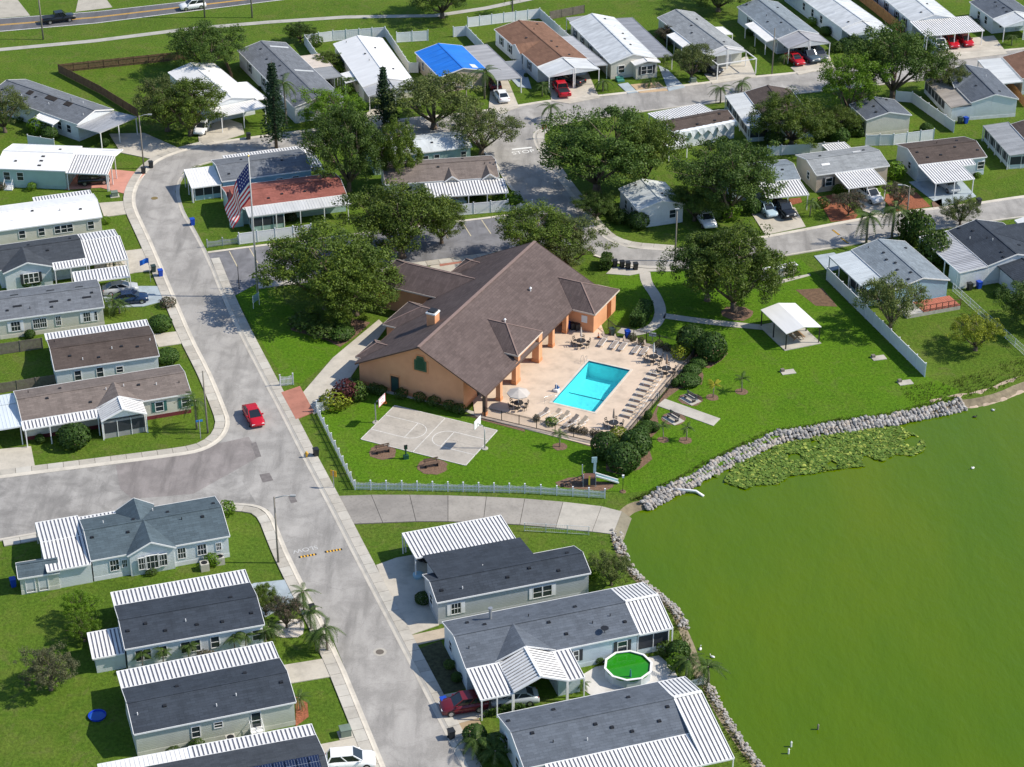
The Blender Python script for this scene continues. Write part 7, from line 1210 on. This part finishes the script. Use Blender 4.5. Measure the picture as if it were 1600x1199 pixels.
b = G((21, 775, 790), DECK_Z); root = empty('pool_lift', b, 1.1, 'blue and white pool lift chair on the left deck', 'pool lift'); m = MB(); m.box((-.25, -.3, 0), (.25, .3, .35)); m.tube([(0, 0, .3), (0, 0, 1.1)], [.06, .05], 8); m.build('mast', WHITE(), root); m = MB(); m.box((.1, -.22, .35), (.55, .22, .42)); m.box((.05, -.22, .42), (.1, .22, .85)); m.build('chair', plain('lift_blue', (.02, .12, .35), .4), root)
b = G((22, 450, 285), DECK_Z); root = empty('safety_cone', b, 0, 'orange cone by the clubhouse far wing', 'cone'); m = MB(); m.lathe((0, 0, 0), [(.2, 0), (.2, .04), (.13, .05), (.03, .7)], 10); m.build('cone', plain('cone_orange', (.6, .15, .03), .6), root); m = MB(); m.lathe((0, 0, .32), [(.105, 0), (.075, .14)], 10); m.build('band', WHITE(), root)
# round green pool behind the striped-porch home, blue wading pool, ducks, small lot clutter
b = G((16, 805, 598), 0); root = empty('above_ground_pool', b, .2, 'round above-ground pool of green water on a pale patio by the lake', 'pool'); m = MB(); n = 10
for k in range(n): a0, a1 = 2 * math.pi * k / n, 2 * math.pi * (k + 1) / n; r_ = 2.35; m.face([(r_ * math.cos(a0), r_ * math.sin(a0), 0), (r_ * math.cos(a1), r_ * math.sin(a1), 0), (r_ * math.cos(a1), r_ * math.sin(a1), 1.15), (r_ * math.cos(a0), r_ * math.sin(a0), 1.15)])
m.build('wall', plain('pool_wall', (.5, .55, .6), .5), root)
for k in range(n): a0, a1 = 2 * math.pi * k / n, 2 * math.pi * (k + 1) / n; m = MB(); m.slab([Vector((r * math.cos(a), r * math.sin(a), 1.19)) for r, a in ((2.25, a0), (2.48, a0), (2.48, a1), (2.25, a1))], .06); m.build('rim_panel', WHITE(), root)
m = MB(); m.lathe((0, 0, .9), [(2.3, 0), (2.3, .1)], 20); m.build('water', plain('algae_water', (.02, .22, .008), .1), root); m = MB(); m.tube([(-.2, -1.6, 1.0), (-.2, -1.6, 1.9)], [.12, .05], 8); m.build('float', plain('float_blue', (.05, .2, .22), .5), root)
drive(16, [(560, 690), (545, 600), (620, 555), (980, 490), (1060, 560), (1090, 620), (980, 640), (600, 720)], concrete((.58, .56, .53), 'patio_pale', .2), .04, 'patio')
b = G((13, 538, 920)); root = empty('wading_pool', b, 0, 'round blue plastic wading pool lying on the shaded lawn', 'wading pool'); m = MB(); m.lathe((0, 0, 0), [(.8, 0), (.88, .25), (.82, .25), (.78, .05)], 20); m.build('tub', plain('tub_blue', (.01, .05, .48), .4), root); m = MB(); m.lathe((0, 0, .08), [(.77, 0), (.77, .03)], 20); m.build('water', plain('tub_water', (.02, .1, .4), .1), root)
b = G((14, 968, 150)); root = empty('parked_float', b, .3, 'round pale blue covered tub on the near right driveway', 'tub'); m = MB(); m.lathe((0, 0, .09), [(.55, 0), (.6, .35), (.3, .5)], 16); m.build('cover', plain('tub_cover', (.3, .48, .58), .5), root)
# near left shed
sx = House('grey-green shed with double doors at the far near left', (13, 100, 158), (13, 330, 122), 3.0, 2.2, .8, 'slate', 'sage', name='garden_shed', cat='shed', vents=0); sx.win('f', (13, 170, 200), .9, 1.7, 1.05, 'door'); sx.win('f', (13, 240, 185), .9, 1.7, 1.05, 'door')
for i, (r_, x, y) in enumerate([(12, 1305, 580), (16, 1215, 455), (16, 1285, 500), (12, 1295, 885), (12, 1415, 540)]):
    b = G((r_, x, y), WZ); root = empty('duck', b, i * 1.3, ['dark duck on the upper lake', 'white duck near the screened porch', 'small pale duck off the lake patio', 'white duck in the middle of the lake', 'far white bird on the upper lake'][i], 'duck', 'birds on the lake'); c = (.03, .03, .03) if i == 0 else (.7, .7, .68); m = MB(); m.lathe((0, 0, 0), [(.08, 0), (.17, .05), (.16, .13), (.05, .2)], 10); o = m.build('body', plain('duck_%d' % (i == 0), c, .8), root, True); o.scale = (1.5, .9, 1); m = MB(); m.tube([(.2, 0, .12), (.26, 0, .3), (.34, 0, .32)], [.05, .05, .03], 7); m.build('neck_and_head', plain('duck_%d' % (i == 0), c, .8), root, True)
for i, (x, y) in enumerate([(1278, 1140), (1232, 1178), (1236, 1167)]):
    m = MB(); b = G((x, y), WZ); m.tube([(b.x, b.y, WZ - .6), (b.x, b.y, WZ + .55)], [.09, .09], 8); m.lathe((b.x, b.y, WZ + .55), [(.11, 0), (.02, .12)], 8); tag(m.build('mooring_post', WPOLE if i == 0 else WHITE()), ['dark wooden stake in the lake near the bottom', 'lower white marker post in the lake', 'upper white marker post in the lake'][i], 'post')
